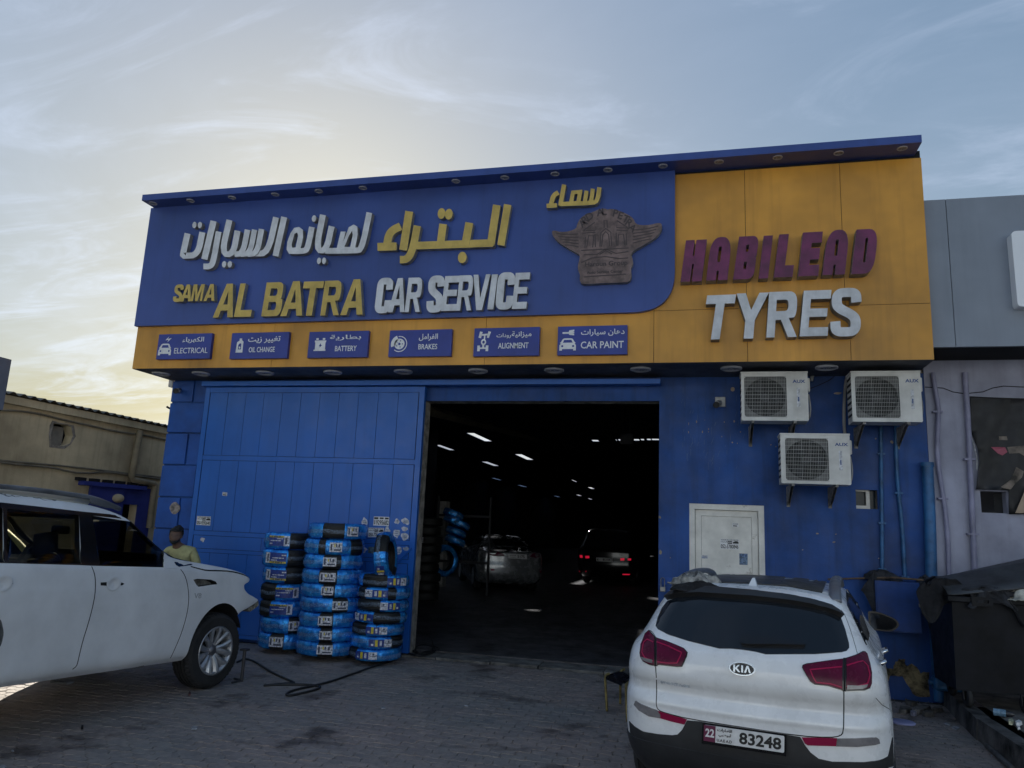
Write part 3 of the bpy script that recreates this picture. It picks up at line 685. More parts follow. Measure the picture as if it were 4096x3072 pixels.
sticker(gate, K600, GY - .013, [(783, 58), (1009, 68), (996, 216), (767, 204)], recov('050-9292640'), m_white)
sticker(gate, kt, GY - .013, [(1235, 136), (1363, 141), (1358, 216), (1229, 211)], [('9295682', .17, .1, .98, .62, m_black), ('#', .03, .7, .3, .92, m_black), ('#', .38, .74, .64, .92, m_black), ('#', .72, .72, .96, .92, m_black), ('050', .03, .12, .13, .6, m_black)], m_white)
sticker(gate, kt, GY - .013, [(1191, 229), (1318, 232), (1314, 309), (1186, 307)], recov('050-7764923'), m_white)
sticker(gate, K(0, 1850, .60274), GY - .013, [(1478, 196), (1508, 200), (1506, 222), (1475, 219)], [('RECOVERY', .1, .6, .9, .85, m_black), ('#', .1, .1, .9, .4, m_black)], m_white)
def torn(parent, k, Y, u, v, a, b_, seed, mat=None):
    mb = MB(); lp = blob(u, v, a, b_, seed, 30, .45); plate(mb, [lp], kY(k, Y), (0, .0015, 0)); s_ = mb.build('torn_sticker', mat or m_paper, parent); return s_
for i, (u, v, a, b_) in enumerate(((1158, 185, 24, 36), (1345, 262, 22, 42), (1426, 178, 22, 20), (1497, 177, 30, 28), (1423, 277, 26, 38), (1490, 240, 22, 22), (1490, 302, 36, 26), (1150, 415, 22, 22), (1443, 420, 22, 35), (1500, 405, 22, 18))):
    s_ = torn(gate, kt, GY - .0105, u, v, a, b_, 40 + i)
    tm = MB()
    for r_ in range(3):
        q = kY(kt, GY - .0125); yy = v - b_ * .4 + r_ * b_ * .38; tm.add([q(u - a * .55, yy), q(u + a * .5, yy), q(u + a * .5, yy + b_ * .14), q(u - a * .55, yy + b_ * .14)], [(0, 1, 2, 3)])
    tm.build('faded_print', M('faded_blue_ink', (.10, .16, .30), .6, var=.6, vs=60), s_)
torn(gate, K600, GY - .0105, 872, 450, 36, 34, 61)
mb = MB(); pq = kY(kt, GY - .011); mb.add([pq(1190, 388), pq(1246, 390), pq(1242, 442), pq(1187, 440)], [(0, 1, 2, 3)]); mb.build('faded_notice', M('faded_green', (.10, .17, .20), .7, var=.4, vs=30), gate)
mb = MB(); plate(mb, [blob(1160, 303, 34, 38, 9, 24, .14)], kY(kp, YF - .0395), (0, .003, 0)); mb.build('torn_poster', M('old_paper', (.33, .28, .26), .9, var=.3, vs=14), bld)
# ------------------------------------------------------------------ white steel door
door = empty('white_door', ((DX0 + DX1) / 2, YF, 0), label='dirty white metal service door in the blue wall behind the white hatchback roof', cat='door')
m_wd = M('dirty_white_paint', (.72, .70, .66), .6, var=.08, vs=4, bump=.08, bs=40, dirt_glint=(5.5, .63, .45, (.17, .12, .07)))
mb = MB(); fw = .075; fy = YF + .05
mb.box((DX0, YF + .01, 0), (DX0 + fw, fy + .12, DZ)); mb.box((DX1 - fw, YF + .01, 0), (DX1, fy + .12, DZ)); mb.box((DX0 + fw, YF + .01, DZ - fw), (DX1 - fw, fy + .12, DZ)); mb.build('door_frame', m_wd, door)
mb = MB(); mb.box((DX0 + fw + .006, fy, .03), (DX0 + .16, fy + .05, DZ - fw - .006)); mb.box((DX1 - .16, fy, .03), (DX1 - fw - .006, fy + .05, DZ - fw - .006)); mb.box((DX0 + .16, fy, DZ - .16), (DX1 - .16, fy + .05, DZ - fw - .006)); mb.box((DX0 + .163, fy + .012, .03), (DX1 - .163, fy + .045, DZ - .163))
mb.build('door_leaf', m_wd, door)
sticker(door, k4, fy + .008, [(415, 1042), (527, 1047), (526, 1106), (415, 1102)], recov('052-5780846'), m_white)
sticker(door, k4, fy + .008, [(487, 948), (524, 951), (523, 973), (487, 971)], [('24 HOURS', .05, .55, .95, .9, m_black), ('#', .1, .1, .8, .35, m_black)], m_white)
m_bp = M('pale_blue_flyer', (.16, .24, .36), .6, var=.3, vs=30)
sticker(door, k4, fy + .008, [(528, 1129), (578, 1131), (577, 1198), (529, 1196)], [('#', .05, .72, .95, .94, M('faded_blue_ink', (.1, .16, .3))), ('220', .08, .42, .6, .62, M('faded_blue_ink', (.1, .16, .3))), ('7009 5', .08, .1, .8, .3, M('faded_blue_ink', (.1, .16, .3)))], m_bp)
sticker(door, k4, fy + .008, [(303, 1138), (342, 1140), (341, 1160), (303, 1159)], [('2895710', .02, .1, .95, .6, M('faded_blue_ink', (.1, .16, .3)))], m_paper)
# small window
mb = MB(); mb.box((w0.x, YF + .14, w1.z), (w1.x, YF + .16, w0.z)); win = tag(mb.build('small_window', M('window_dark_glass', (.02, .03, .04), .12, var=0)), 'small square window hole with pale frame low on the blue wall right of the lowest air conditioner', 'window')
mb = MB(); fx = .045; mb.box((w0.x, YF + .08, w1.z), (w1.x - .08, YF + .13, w1.z + fx)); mb.box((w1.x - .125, YF + .08, w1.z + fx), (w1.x - .08, YF + .13, w0.z)); mb.box((w0.x, YF + .08, w0.z - .02), (w1.x - .125, YF + .13, w0.z)); mb.build('window_frame', m_wd, win)
# ================================================================== fascia
FY = 9.85; fas = empty('shop_fascia', (-3, FY, 4.1), label='long blue and yellow fascia box with raised Arabic and English letters above the doorway', cat='shop sign')
fx0 = onY(528, 1475, FY).x; fx1 = onY(3738, 1439, FY).x; fz0 = (onY(528, 1475, FY).z + onY(3738, 1439, FY).z) / 2; fz1 = 6.74
mb = MB(); mb.box((fx0 + .01, FY + .012, fz0 + .01), (fx1 - .01, YF - .001, fz1 + .1)); mb.build('fascia_core', m_dark, fas)
mb = MB(); mb.box((fx0, FY + .02, fz0), (fx1, YF - .002, fz0 + .008)); mb.build('soffit', m_soff, fas)
mb = MB(); mb.box((fx0, FY + .014, fz0 + .01), (fx0 + .008, YF - .002, fz1)); mb.box((fx1 - .008, FY + .014, fz0 + .01), (fx1, YF - .002, fz1)); mb.build('end_panel', m_fyel, fas)
bl0 = onY(540, 1304, FY - .07); blz = bl0.z
BP = FY - .07
pR = onY(*k3(147, 700), BP).x
xs = [onY(*k1(1190, 1380), FY).x, onY(*k2(815, 1400), FY).x, onY(*k3(22, 1300), FY).x]
hz = onY(*k3(900, 1075), FY).z; c1x = onY(*k3(566, 700), FY).x; c2x = onY(*k3(1140, 700), FY).x
pan = [(fx0, xs[0], fz0, blz + .2), (xs[0], xs[1], fz0, blz + .2), (xs[1], xs[2], fz0, blz + .2), (xs[2], c1x, fz0, hz), (c1x, c2x + .04, fz0, hz), (c2x + .04, fx1, fz0, hz), (xs[2], c1x, hz, fz1), (c1x, c2x, hz, fz1), (c2x, fx1, hz, fz1)]
for a, b_, c, d_ in pan:
    mb = MB(); mb.box((a + .003, FY, c + .003), (b_ - .003, FY + .011, d_ - .003)); mb.build('yellow_panel', m_fyel, fas)
bx0 = onY(*k1(90, 1100), BP).x
lp = rloop([(bx0, blz), (pR, blz, .55), (pR, fz1 + .03), (bx0, fz1 + .03)], 14)
mb = MB(); plate(mb, [lp], lambda x, y: Vector((x, BP, y)), (0, FY - BP - .002, 0)); mb.build('blue_panel', m_fblue, fas)
CY = 9.5; cz0 = (onY(566, 810, CY).z + onY(*k3(1610, 92), CY).z) / 2; cz1 = (onY(567, 788, CY).z + onY(3687, 537, CY).z) / 2
cx0, cx1 = onY(567, 800, CY).x, onY(3687, 555, CY).x
mb = MB(); mb.box((cx0, CY, fz1 + .03), (cx1, YF, fz1 + .04)); mb.box((cx0, CY, fz1 + .04), (cx1, YF, fz1 + .04 + (cz1 - cz0))); mb.build('cornice', m_fblue, fas)
CZ = fz1 + .03
print('fascia z', fz0, fz1, 'cornice', cz0, cz1, 'CZ', CZ)
# letters --------------------------------------------------------------
LY = 9.70
SH = lambda pts: pts
G = {
 'A': [[(0, 0), (.36, 1), (.66, 1), (1, 0), (.73, 0), (.67, .2), (.34, .2), (.28, 0)], [(.40, .38), (.61, .38), (.51, .78)]],
 'B': [[(0, 0), (0, 1), (.93, 1, .25), (.93, .53, .17), (.86, .515), (1, .49, .15), (1, 0, .28)], [(.28, .60), (.28, .82), (.66, .82, .12), (.66, .60, .12)], [(.28, .18), (.28, .42), (.70, .42, .12), (.70, .18, .12)]],
 'R': [[(0, 0), (0, 1), (.95, 1, .28), (.95, .42, .24), (.70, .42), (1, 0), (.71, 0), (.45, .38), (.27, .38), (.27, 0)], [(.27, .57), (.27, .82), (.67, .82, .12), (.67, .57, .12)]],
 'E': [[(0, 0), (0, 1), (1, 1), (1, .81), (.29, .81), (.29, .60), (.92, .60), (.92, .42), (.29, .42), (.29, .19), (1, .19), (1, 0)]],
 'T': [[(.35, 0), (.35, .8), (0, .8), (0, 1), (1, 1), (1, .8), (.65, .8), (.65, 0)]],
 'L': [[(0, 0), (0, 1), (.32, 1), (.32, .2), (1, .2), (1, 0)]],
 'V': [[(.34, 0), (0, 1), (.28, 1), (.51, .33), (.74, 1), (1, 1), (.68, 0)]],
 'Y': [[(.35, 0), (.35, .4), (0, 1), (.29, 1), (.5, .62), (.71, 1), (1, 1), (.64, .4), (.64, 0)]],
 'I': [[(0, 0), (0, 1), (1, 1), (1, 0)]],
 'M': [[(0, 0), (0, 1), (.32, 1), (.5, .4), (.68, 1), (1, 1), (1, 0), (.8, 0), (.8, .72), (.6, 0), (.4, 0), (.2, .72), (.2, 0)]],
 'S': None, 'C': None}
SP = [(.87, .70), (.84, .90), (.5, .915), (.15, .90), (.13, .66), (.30, .56), (.70, .45), (.88, .34), (.86, .10), (.5, .085), (.15, .10), (.12, .31)]
CPp = [(.87, .66), (.85, .90), (.5, .915), (.13, .90), (.13, .60), (.13, .40), (.13, .10), (.5, .085), (.85, .10), (.88, .36)]
HB = {
 'H': [[(0, 0), (0, 1), (.42, 1), (.42, .62), (.50, .62), (.50, 1), (1, 1), (1, 0), (.53, 0), (.53, .42), (.45, .42), (.45, 0)]],
 'A': [[(0, 0), (0, 1, .45), (1, 1, .45), (1, 0), (.55, 0), (.55, .22), (.45, .22), (.45, 0)], [(.42, .42, .05), (.42, .78, .05), (.56, .78, .05), (.56, .42, .05)]],
 'B': [[(0, 0), (0, 1), (1, 1, .32), (1, .53, .1), (.93, .51), (1, .48, .1), (1, 0, .32)], [(.43, .64), (.43, .80), (.56, .80), (.56, .64)], [(.43, .24), (.43, .40), (.56, .40), (.56, .24)]],
 'I': [[(0, 0), (0, 1), (1, 1), (1, 0)]], 'L': [[(0, 0), (0, 1), (.52, 1), (.52, .27), (1, .27), (1, 0)]],
 'E': [[(0, 0), (0, 1), (1, 1), (1, .75), (.5, .75), (.5, .63), (.95, .63), (.95, .37), (.5, .37), (.5, .25), (1, .25), (1, 0)]],
 'D': [[(0, 0), (0, 1), (1, 1, .42), (1, 0, .42)], [(.46, .26), (.46, .80), (.58, .80), (.58, .26)]]}
zi = [0]
def letter(ch, k, BL, BR, TL, mat, font=G, Y=LY, parent=None, back=BP, sw=.20):
    zi[0] += 1; Yf_ = Y - .0022 * (zi[0] % 3)
    a, b_, c = [onY(*k(*p), Yf_) for p in (BL, BR, TL)]; X = b_ - a; Z = c - a; zl = Z.z
    X.z *= .5; Z = Vector((Z.x, 0, Z.z))
    if font.get(ch): loops = [rloop(l_, 6) for l_ in font[ch]]
    else: loops = [ribbon2(SP if ch == 'S' else CPp, sw, 3, X.length / zl)]
    mb = MB(); plate(mb, loops, lambda x, y: a + X * x + Z * y, (0, back - Yf_ + .0, 0), 0)
    nf = len(mb.F); mi = []
    o = obj('letter', mb.V, mb.F, [mat, m_side], parent or fas)
    for p in o.data.polygons: p.material_index = 0 if abs(p.normal.y) > .9 else 1
    # raised thin rim reads as the folded edge of a channel letter
    return o
for ch, BL, BR, TL in (('S', (385, 1020), (450, 1018), (408, 883)), ('A', (443, 1018), (530, 1016), (466, 882)), ('M', (528, 1015), (618, 1014), (553, 880)), ('A', (630, 1014), (718, 1013), (655, 878))): letter(ch, k1, BL, BR, TL, m_gold)
for ch, BL, BR, TL in (('A', (705, 1147), (866, 1143), (762, 877)), ('L', (875, 1142), (1010, 1140), (928, 873)), ('B', (1095, 1137), (1247, 1135), (1140, 865)), ('A', (1248, 1135), (1425, 1130), (1290, 857)), ('T', (1397, 1132), (1560, 1130), (1440, 858)), ('R', (1570, 1130), (1718, 1127), (1610, 852)), ('A', (1730, 1127), (1910, 1122), (1775, 842))): letter(ch, k1, BL, BR, TL, m_gold)
for ch, BL, BR, TL in (('C', (5, 1202), (98, 1200), (35, 946)), ('A', (95, 1197), (217, 1195), (125, 946)), ('R', (218, 1195), (330, 1195), (248, 942)), ('S', (388, 1197), (482, 1194), (412, 930)), ('E', (487, 1187), (597, 1185), (518, 930)), ('R', (597, 1185), (708, 1183), (625, 925)), ('V', (703, 1182), (828, 1180), (727, 920)), ('I', (828, 1175), (872, 1174), (862, 918)), ('C', (898, 1175), (1002, 1172), (922, 906)), ('E', (1008, 1172), (1115, 1170), (1038, 906))): letter(ch, k2, BL, BR, TL, m_silv)
for ch, BL, BR, TL in (('T', (300, 1270), (472, 1265), (338, 1008)), ('Y', (487, 1265), (680, 1260), (512, 997)), ('R', (688, 1257), (868, 1252), (705, 988)), ('E', (885, 1250), (1050, 1247), (910, 980)), ('S', (1073, 1250), (1235, 1247), (1085, 968))): letter(ch, k3, BL, BR, TL, m_silv, back=FY, sw=.19)
for ch, BL, BR, TL in (('H', (180, 928), (305, 924), (213, 682)), ('A', (332, 920), (458, 916), (362, 665)), ('B', (491, 914), (612, 910), (527, 660)), ('I', (643, 908), (698, 906), (673, 655)), ('L', (732, 902), (843, 898), (765, 647)), ('E', (876, 895), (995, 890), (905, 636)), ('A', (1020, 887), (1152, 884), (1052, 622)), ('D', (1190, 882), (1322, 878), (1222, 618))): letter(ch, k3, BL, BR, TL, m_purp, HB, back=FY)
def strokes(k, segs, mat, it=2, Y=LY, dots=()):
    for s_ in segs:
        zi[0] += 1; Yf_ = Y - .0024 * (zi[0] % 7); pts, w_ = s_[0], s_[1]; i_ = s_[2] if len(s_) > 2 else it; hole = s_[3] if len(s_) > 3 else None
        if w_ is None: loops = pts
        else: loops = [ribbon2(pts, w_, i_)]
        mb = MB(); plate(mb, loops, kY(k, Yf_), (0, BP - Yf_, 0)); o = obj('arabic_stroke', mb.V, mb.F, [mat, m_side], fas)
        for p in o.data.polygons: p.material_index = 0 if abs(p.normal.y) > .9 else 1
    for (u, v, a, b_) in dots:
        mb = MB(); plate(mb, [ell(u, v, a, b_, 22, .15)], kY(k, Y), (0, BP - Y, 0)); o = obj('arabic_dot', mb.V, mb.F, [mat, m_side], fas)
        for p in o.data.polygons: p.material_index = 0 if abs(p.normal.y) > .9 else 1
strokes(k1, [([(503, 470), (463, 648), (470, 650), (585, 645), (622, 460)], 48, 2), ([(712, 370), (638, 678)], 50, 0), ([(753, 455), (712, 690), (690, 735), (630, 735)], 46, 2),
    ([(840, 362), (776, 634), (870, 640), (905, 448)], 48, 2), ([(985, 440), (948, 630), (880, 638)], 44, 2), ([(1042, 440), (1005, 630), (930, 638)], 42, 2), ([(1098, 435), (1062, 630), (985, 637)], 44, 2), ([(1215, 340), (1150, 628), (1040, 632)], 48, 2), ([(1280, 338), (1210, 652)], 48, 0),
    ([[(1300, 600), (1305, 540), (1330, 470), (1360, 425), (1400, 418), (1430, 440), (1432, 500), (1418, 570), (1395, 634), (1320, 634)], [(1345, 585), (1340, 560), (1362, 475), (1385, 462), (1392, 490), (1372, 582)]], None),
    ([(1503, 418), (1470, 590), (1440, 612), (1340, 612)], 46, 2), ([(1592, 320), (1535, 606), (1620, 608), (1662, 412)], 48, 2), ([(1965, 302), (1905, 600), (1850, 608), (1610, 610)], 46, 2),
    ([[(1700, 600), (1735, 455), (1775, 455), (1755, 540), (1800, 420), (1840, 398), (1868, 415), (1872, 480), (1850, 590), (1830, 600)], [(1765, 578), (1800, 490), (1825, 450), (1832, 480), (1812, 578)]], None)],
    m_silv, dots=((558, 402, 16, 26), (602, 402, 16, 26), (797, 718, 17, 26), (842, 718, 17, 26), (1520, 350, 17, 27), (1560, 690, 16, 26), (1600, 690, 16, 26)))
strokes(k2, [([(188, 562), (130, 590), (100, 630), (88, 700)], 58, 2), ([(18, 714), (158, 710)], 58, 0), ([(252, 452), (207, 738)], 58, 0), ([(312, 558), (276, 745), (235, 808), (183, 808)], 54, 2), ([(300, 705), (870, 685)], 56, 0), ([(502, 545), (480, 712)], 56, 0), ([(695, 535), (664, 710)], 58, 0), ([(898, 405), (852, 700)], 56, 0), ([(978, 402), (928, 702)], 54, 0)],
    m_gold, dots=((490, 468, 28, 40), (544, 473, 28, 40), (643, 792, 32, 42)))
strokes(k2, [([(1352, 312), (1315, 335), (1298, 400)], 34, 2), ([(1265, 412), (1342, 408)], 32, 0), ([(1394, 255), (1366, 410)], 32, 0), ([(1362, 398), (1610, 390), (1640, 372), (1655, 275)], 32, 1), ([(1560, 300), (1546, 392)], 30, 0), ([(1606, 285), (1592, 388)], 30, 0),
    ([[(1428, 400), (1448, 300), (1530, 292), (1512, 398)], [(1462, 378), (1472, 325), (1494, 322), (1486, 376)]], None)], m_gold)
# winged workshop emblem
out = [(1303, 600), (1320, 592), (1370, 605), (1430, 600), (1485, 578), (1490, 545), (1515, 500), (1560, 472), (1610, 455), (1650, 437), (1700, 430), (1712, 440), (1740, 432), (1800, 447), (1860, 472), (1905, 503), (1922, 545), (1970, 555), (2030, 552), (2080, 538), (2112, 540), (2117, 570), (2100, 612), (2060, 652), (2010, 682), (1960, 712), (1905, 742), (1885, 775), (1900, 800), (1902, 842), (1885, 870), (1892, 930), (1880, 965), (1850, 977), (1700, 980), (1560, 988), (1525, 987), (1507, 960), (1512, 920), (1498, 890), (1495, 850), (1507, 810), (1510, 770), (1480, 757), (1420, 722), (1370, 692), (1340, 667), (1310, 632)]
out = [tuple(p) for p in chaikin(out, 1, True)]
mb = MB(); plate(mb, [out], kY(k2, LY), (0, BP - LY, 0)); em = obj('emblem', mb.V, mb.F, [m_badge, m_side], fas)
for p in em.data.polygons: p.material_index = 0 if abs(p.normal.y) > .9 else 1
mb = MB(); E = kY(k2, LY - .003)
def es(pts, w_=7, it=0): plate(mb, [ribbon2(pts, w_, it)], kY(k2, LY - .004), (0, .0042, 0))
for p in ([(1530, 598), (1620, 532), (1625, 590), (1530, 598)], [(1868, 575), (1785, 520), (1782, 572), (1868, 575)], [(1530, 612), (1625, 606)], [(1780, 590), (1866, 592)], [(1560, 720), (1575, 630), (1612, 628), (1605, 718)], [(1548, 722), (1552, 640)], [(1625, 715), (1622, 620)], [(1670, 712), (1680, 625), (1700, 600), (1722, 622), (1730, 708)], [(1658, 712), (1665, 610), (1700, 578), (1738, 605), (1745, 708)], [(1790, 705), (1795, 622), (1832, 620), (1842, 702)], [(1780, 706), (1778, 610)], [(1855, 700), (1852, 615)], [(1520, 740), (1870, 722)], [(1540, 772), (1640, 768), (1700, 730), (1775, 762), (1868, 748)], [(1655, 770), (1700, 742), (1748, 766)], [(1690, 575), (1688, 520), (1710, 518), (1714, 572)], [(1520, 830), (1600, 795), (1700, 785), (1800, 800), (1868, 795)], [(1540, 935), (1850, 915)]): es(p)
for i in range(5):
    es([(1335 + i * 16, 612 + i * 22), (1400 + i * 12, 622 + i * 20), (1500, 618 + i * 24)], 6, 1); es([(2088 - i * 14, 560 + i * 24), (2010 - i * 10, 580 + i * 22), (1900, 590 + i * 24)], 6, 1)
def ptxt(s, u, v, u2, v2, h, k=k2, Y=LY, mat=None, bold=.02):
    a, b_ = onY(*k(u, v), Y), onY(*k(u2, v2), Y); c = onY(*k(u, v - h), Y)
    text(mb, s, a, (b_ - a).normalized(), Vector((0, 0, 1)), (b_ - a).length, (c - a).length, .004, bold)
ptxt('Haroun Group', 1548, 872, 1862, 858, 46); ptxt('Auto Service Center', 1562, 915, 1828, 903, 22)
for i, ch in enumerate('ARD AL PETRA'):
    a = math.radians(158 - i * 12.4); cu, cv = 1703 + 178 * math.cos(a), 622 - 152 * math.sin(a)
    if ch != ' ':
        o_ = onY(*k2(cu - 10, cv + 12), LY); th = math.radians((68 - i * 12.4) * .62); x_ = Vector((math.cos(th), 0, math.sin(th))); z_ = Vector((-math.sin(th), 0, math.cos(th)))
        text(mb, ch, o_, x_, z_, None, .105, .004, .02)
mb.build('emblem_relief', m_badgeD, em)
# fascia lamps ----------------------------------------------------------
def lampthing(c, r_, name, label, grp, h=.012):
    mb = MB(); mb.lathe([(r_ * .78, 0), (r_ * .8, -h), (r_, -h * .6), (r_, 0.0)], c, n=28); o = mb.build(name, m_steel, None, True)
    lm = MB(); lm.lathe([(0.001, -h * .2), (r_ * .5, -h * .35), (r_ * .78, -h * .1)], c, n=24); lm.build('lamp_lens', m_lens, o, True); return tag(o, label, 'lamp', grp)
ords = ['leftmost', 'second from the left', 'third from the left', 'fourth from the left', 'fifth from the left', 'sixth from the left', 'seventh from the left', 'eighth from the left', 'ninth from the left', 'tenth from the left', 'eleventh from the left', 'twelfth from the left', 'thirteenth from the left', 'rightmost']
cl = [k1(172, 237), k1(528, 205), k1(863, 181), k1(1210, 156), k1(1561, 130), k1(1917, 106), k2(599, 232), k2(958, 203), k2(1327, 173), k2(1716, 139), k2(2122, 101), k3(409, 203), k3(758, 176), k3(1123, 144), k3(1503, 115)]
ords2 = ords[:13] + ['second from the right', 'rightmost']
for i, p in enumerate(cl):
    q = onZ(*p, CZ); lampthing(Vector((max(q.x, cx0 + .12), 9.62, CZ - .001)), .062, 'recessed_spotlight', 'small round spotlight under the blue cornice, %s in its row' % ords2[i], 'spotlights under the cornice')
sl = [k1(240, 1590), k1(560, 1585), k1(1080, 1580), k1(1640, 1578), k2(192, 1630), k2(747, 1625), k2(1312, 1619), k2(1955, 1615), k3(483, 1433), k3(1055, 1425)]
for i, p in enumerate(sl):
    q = onZ(*p, fz0 - .02)
    lampthing(Vector((q.x, 10.2, fz0 - .001)), .14, 'ceiling_downlight', 'large round downlight under the yellow fascia, %s in its row' % (ords[i] if i < 9 else 'rightmost'), 'downlights under the fascia soffit', .03)
# ------------------------------------------------------------------ service signs
def svc(k, TL, TR, BR, BL, label, build, Yb=9.79):
    a, b_, c, d_ = [onY(*k(*p), Yb) for p in (TL, TR, BR, BL)]
    x0, x1, z0, z1 = (a.x + d_.x) / 2, (b_.x + c.x) / 2, (c.z + d_.z) / 2, (a.z + b_.z) / 2
    mb = MB(); mb.box((x0, Yb, z0), (x1, FY - .001, z1), bev=.004); s_ = tag(mb.build('service_sign', m_sblue), label, 'sign', 'blue service signs along the yellow band')
    W_, H_ = x1 - x0, z1 - z0
    def at(u, v): return Vector((x0 + W_ * u, Yb, z0 + H_ * v))
    ic = MB(); tx = MB(); build(ic, tx, at, W_, H_)
    if ic.V: ic.build('icon', m_white, s_)
    tx.build('lettering', m_white, s_)
def tt(tx, s, at, u0, v0, u1, v1, W_, H_, bold=.0): text(tx, s, at(u0, v0), (1, 0, 0), (0, 0, 1), (u1 - u0) * W_, (v1 - v0) * H_, .003, bold)
def ip(ic, loops, at, dy=.003): plate(ic, loops, lambda x, y: at(x, y) + Vector((0, -dy, 0)), (0, dy, 0))
def caricon(ic, at, u0, v0, w_, h_):
    Q = lambda x, y: (u0 + x * w_, v0 + y * h_)
    ip(ic, [[Q(*p) for p in [(.0, .0), (.0, .42), (.08, .58), (.02, .62), (.1, .72), (.2, .95), (.3, 1), (.7, 1), (.8, .95), (.9, .72), (.98, .62), (.92, .58), (1, .42), (1, 0), (.84, 0), (.84, .12), (.16, .12), (.16, 0)]], [Q(*p) for p in [(.2, .64), (.28, .88), (.72, .88), (.8, .64)]], [Q(*p) for p in ell(.17, .36, .07, .09, 10)], [Q(*p) for p in ell(.83, .36, .07, .09, 10)]], at)
def s1(ic, tx, at, W_, H_):
    caricon(ic, at, .03, .16, .24, .46); ip(ic, [[(.14, .76), (.20, .90), (.18, .80), (.25, .84), (.18, .68), (.20, .78)]], at)
    tt(tx, arab('الكهرباء'), at, .46, .62, .86, .86, W_, H_, .012); tt(tx, 'ELECTRICAL', at, .33, .22, .95, .44, W_, H_)
def s2(ic, tx, at, W_, H_):
    ip(ic, [[(.10, .24, .02), (.11, .66, .03), (.15, .72), (.15, .78), (.19, .78), (.19, .72), (.22, .68, .02), (.22, .24, .02)]] and [[p[:2] for p in [(.10, .24), (.11, .64), (.15, .70), (.15, .78), (.19, .78), (.19, .72), (.22, .66), (.22, .24)]], [(.135, .36), (.135, .54), (.16, .6), (.185, .58), (.19, .36)]], at)
    ip(ic, [ell(.162, .43, .013, .045, 10)], at)
    tt(tx, arab('تغيير زيت'), at, .30, .58, .86, .84, W_, H_, .012); tt(tx, 'OIL CHANGE', at, .33, .24, .78, .44, W_, H_, .01)
def s3(ic, tx, at, W_, H_):
    ip(ic, [[(.10, .26), (.10, .31), (.12, .31), (.12, .58), (.11, .60), (.11, .66), (.30, .66), (.30, .60), (.29, .58), (.29, .31), (.30, .31), (.30, .26)], [(.19, .38), (.2, .44), (.18, .44), (.21, .56), (.22, .48), (.24, .48)]], at)
    ip(ic, [[(.13, .68), (.13, .75), (.17, .75), (.17, .68)]], at); ip(ic, [[(.24, .68), (.24, .75), (.28, .75), (.28, .68)]], at)
    tt(tx, arab('بطارية'), at, .36, .64, .88, .86, W_, H_, .012); tt(tx, 'BATTERY', at, .46, .24, .82, .44, W_, H_, .01)
def s4(ic, tx, at, W_, H_):
    a = W_ / H_
    def ring(r0, r1, a0, a1, n=22): return [(.17 + r1 * math.cos(t) / a, .48 + r1 * math.sin(t)) for t in np.radians(np.linspace(a0, a1, n))] + [(.17 + r0 * math.cos(t) / a, .48 + r0 * math.sin(t)) for t in np.radians(np.linspace(a1, a0, n))]
    ip(ic, [ring(.27, .30, -130, 100)], at); ip(ic, [ring(.15, .33, 110, 200)], at)
    ip(ic, [[(.17 + .2 * math.cos(t) / a, .48 + .2 * math.sin(t)) for t in np.radians(range(0, 360, 15))], ell(.17, .48, .05 / a, .05, 10)] + [ell(.17 + .12 * math.cos(t) / a, .48 + .12 * math.sin(t), .025 / a, .025, 8) for t in np.radians(range(0, 360, 72))], at)
    tt(tx, arab('الفرامل'), at, .48, .58, .78, .84, W_, H_, .012); tt(tx, 'BRAKES', at, .48, .26, .78, .46, W_, H_, .01)
def s5(ic, tx, at, W_, H_):
    for l_ in ([(.07, .66), (.09, .88), (.13, .86), (.11, .64)], [(.20, .66), (.22, .88), (.26, .86), (.23, .64)], [(.11, .72), (.11, .78), (.22, .80), (.22, .74)], [(.155, .60), (.155, .74), (.175, .74), (.175, .60)], [(.06, .18), (.06, .38), (.10, .38), (.10, .18)], [(.19, .18), (.19, .38), (.23, .38), (.23, .18)], [(.10, .26), (.10, .31), (.19, .31), (.19, .26)], [(.135, .31), (.135, .40), (.165, .40), (.165, .31)]): ip(ic, [l_], at)
    ip(ic, [ell(.152, .5, .04, .11, 16), ell(.152, .5, .02, .055, 10)], at)
    tt(tx, arab('ميزانية'), at, .58, .62, .88, .86, W_, H_, .012); tt(tx, arab('رودات'), at, .35, .62, .57, .80, W_, H_, .012); tt(tx, 'ALIGNMENT', at, .38, .26, .84, .46, W_, H_, .01)
def s6(ic, tx, at, W_, H_):
    caricon(ic, at, .03, .16, .24, .42); ip(ic, [[(.07, .74), (.07, .80), (.16, .80), (.17, .86), (.24, .88), (.24, .82), (.21, .82), (.24, .80), (.24, .76), (.21, .76), (.24, .74), (.24, .68), (.17, .70), (.16, .74)]], at)
    tt(tx, arab('دهان سيارات'), at, .34, .64, .96, .88, W_, H_, .012); tt(tx, 'CAR PAINT', at, .34, .22, .95, .46, W_, H_, .012)
svc(k1, (275, 1281), (697, 1273), (684, 1480), (247, 1480), 'blue service sign reading ELECTRICAL with a car and lightning bolt icon', s1)
svc(k1, (862, 1270), (1316, 1262), (1307, 1475), (838, 1478), 'blue service sign reading OIL CHANGE with an oil can icon', s2)
svc(k1, (1484, 1262), (1958, 1251), (1950, 1466), (1465, 1470), 'blue service sign reading BATTERY with a battery icon', s3)
svc(k2, (110, 1330), (570, 1320), (558, 1520), (97, 1525), 'blue service sign reading BRAKES with a brake disc icon', s4)
svc(k2, (735, 1313), (1215, 1305), (1208, 1517), (722, 1520), 'blue service sign reading ALIGNMENT with a wheel axle icon', s5)
svc(k2, (1350, 1302), (1863, 1290), (1858, 1508), (1342, 1512), 'blue service sign reading CAR PAINT with a brush and car icon', s6)
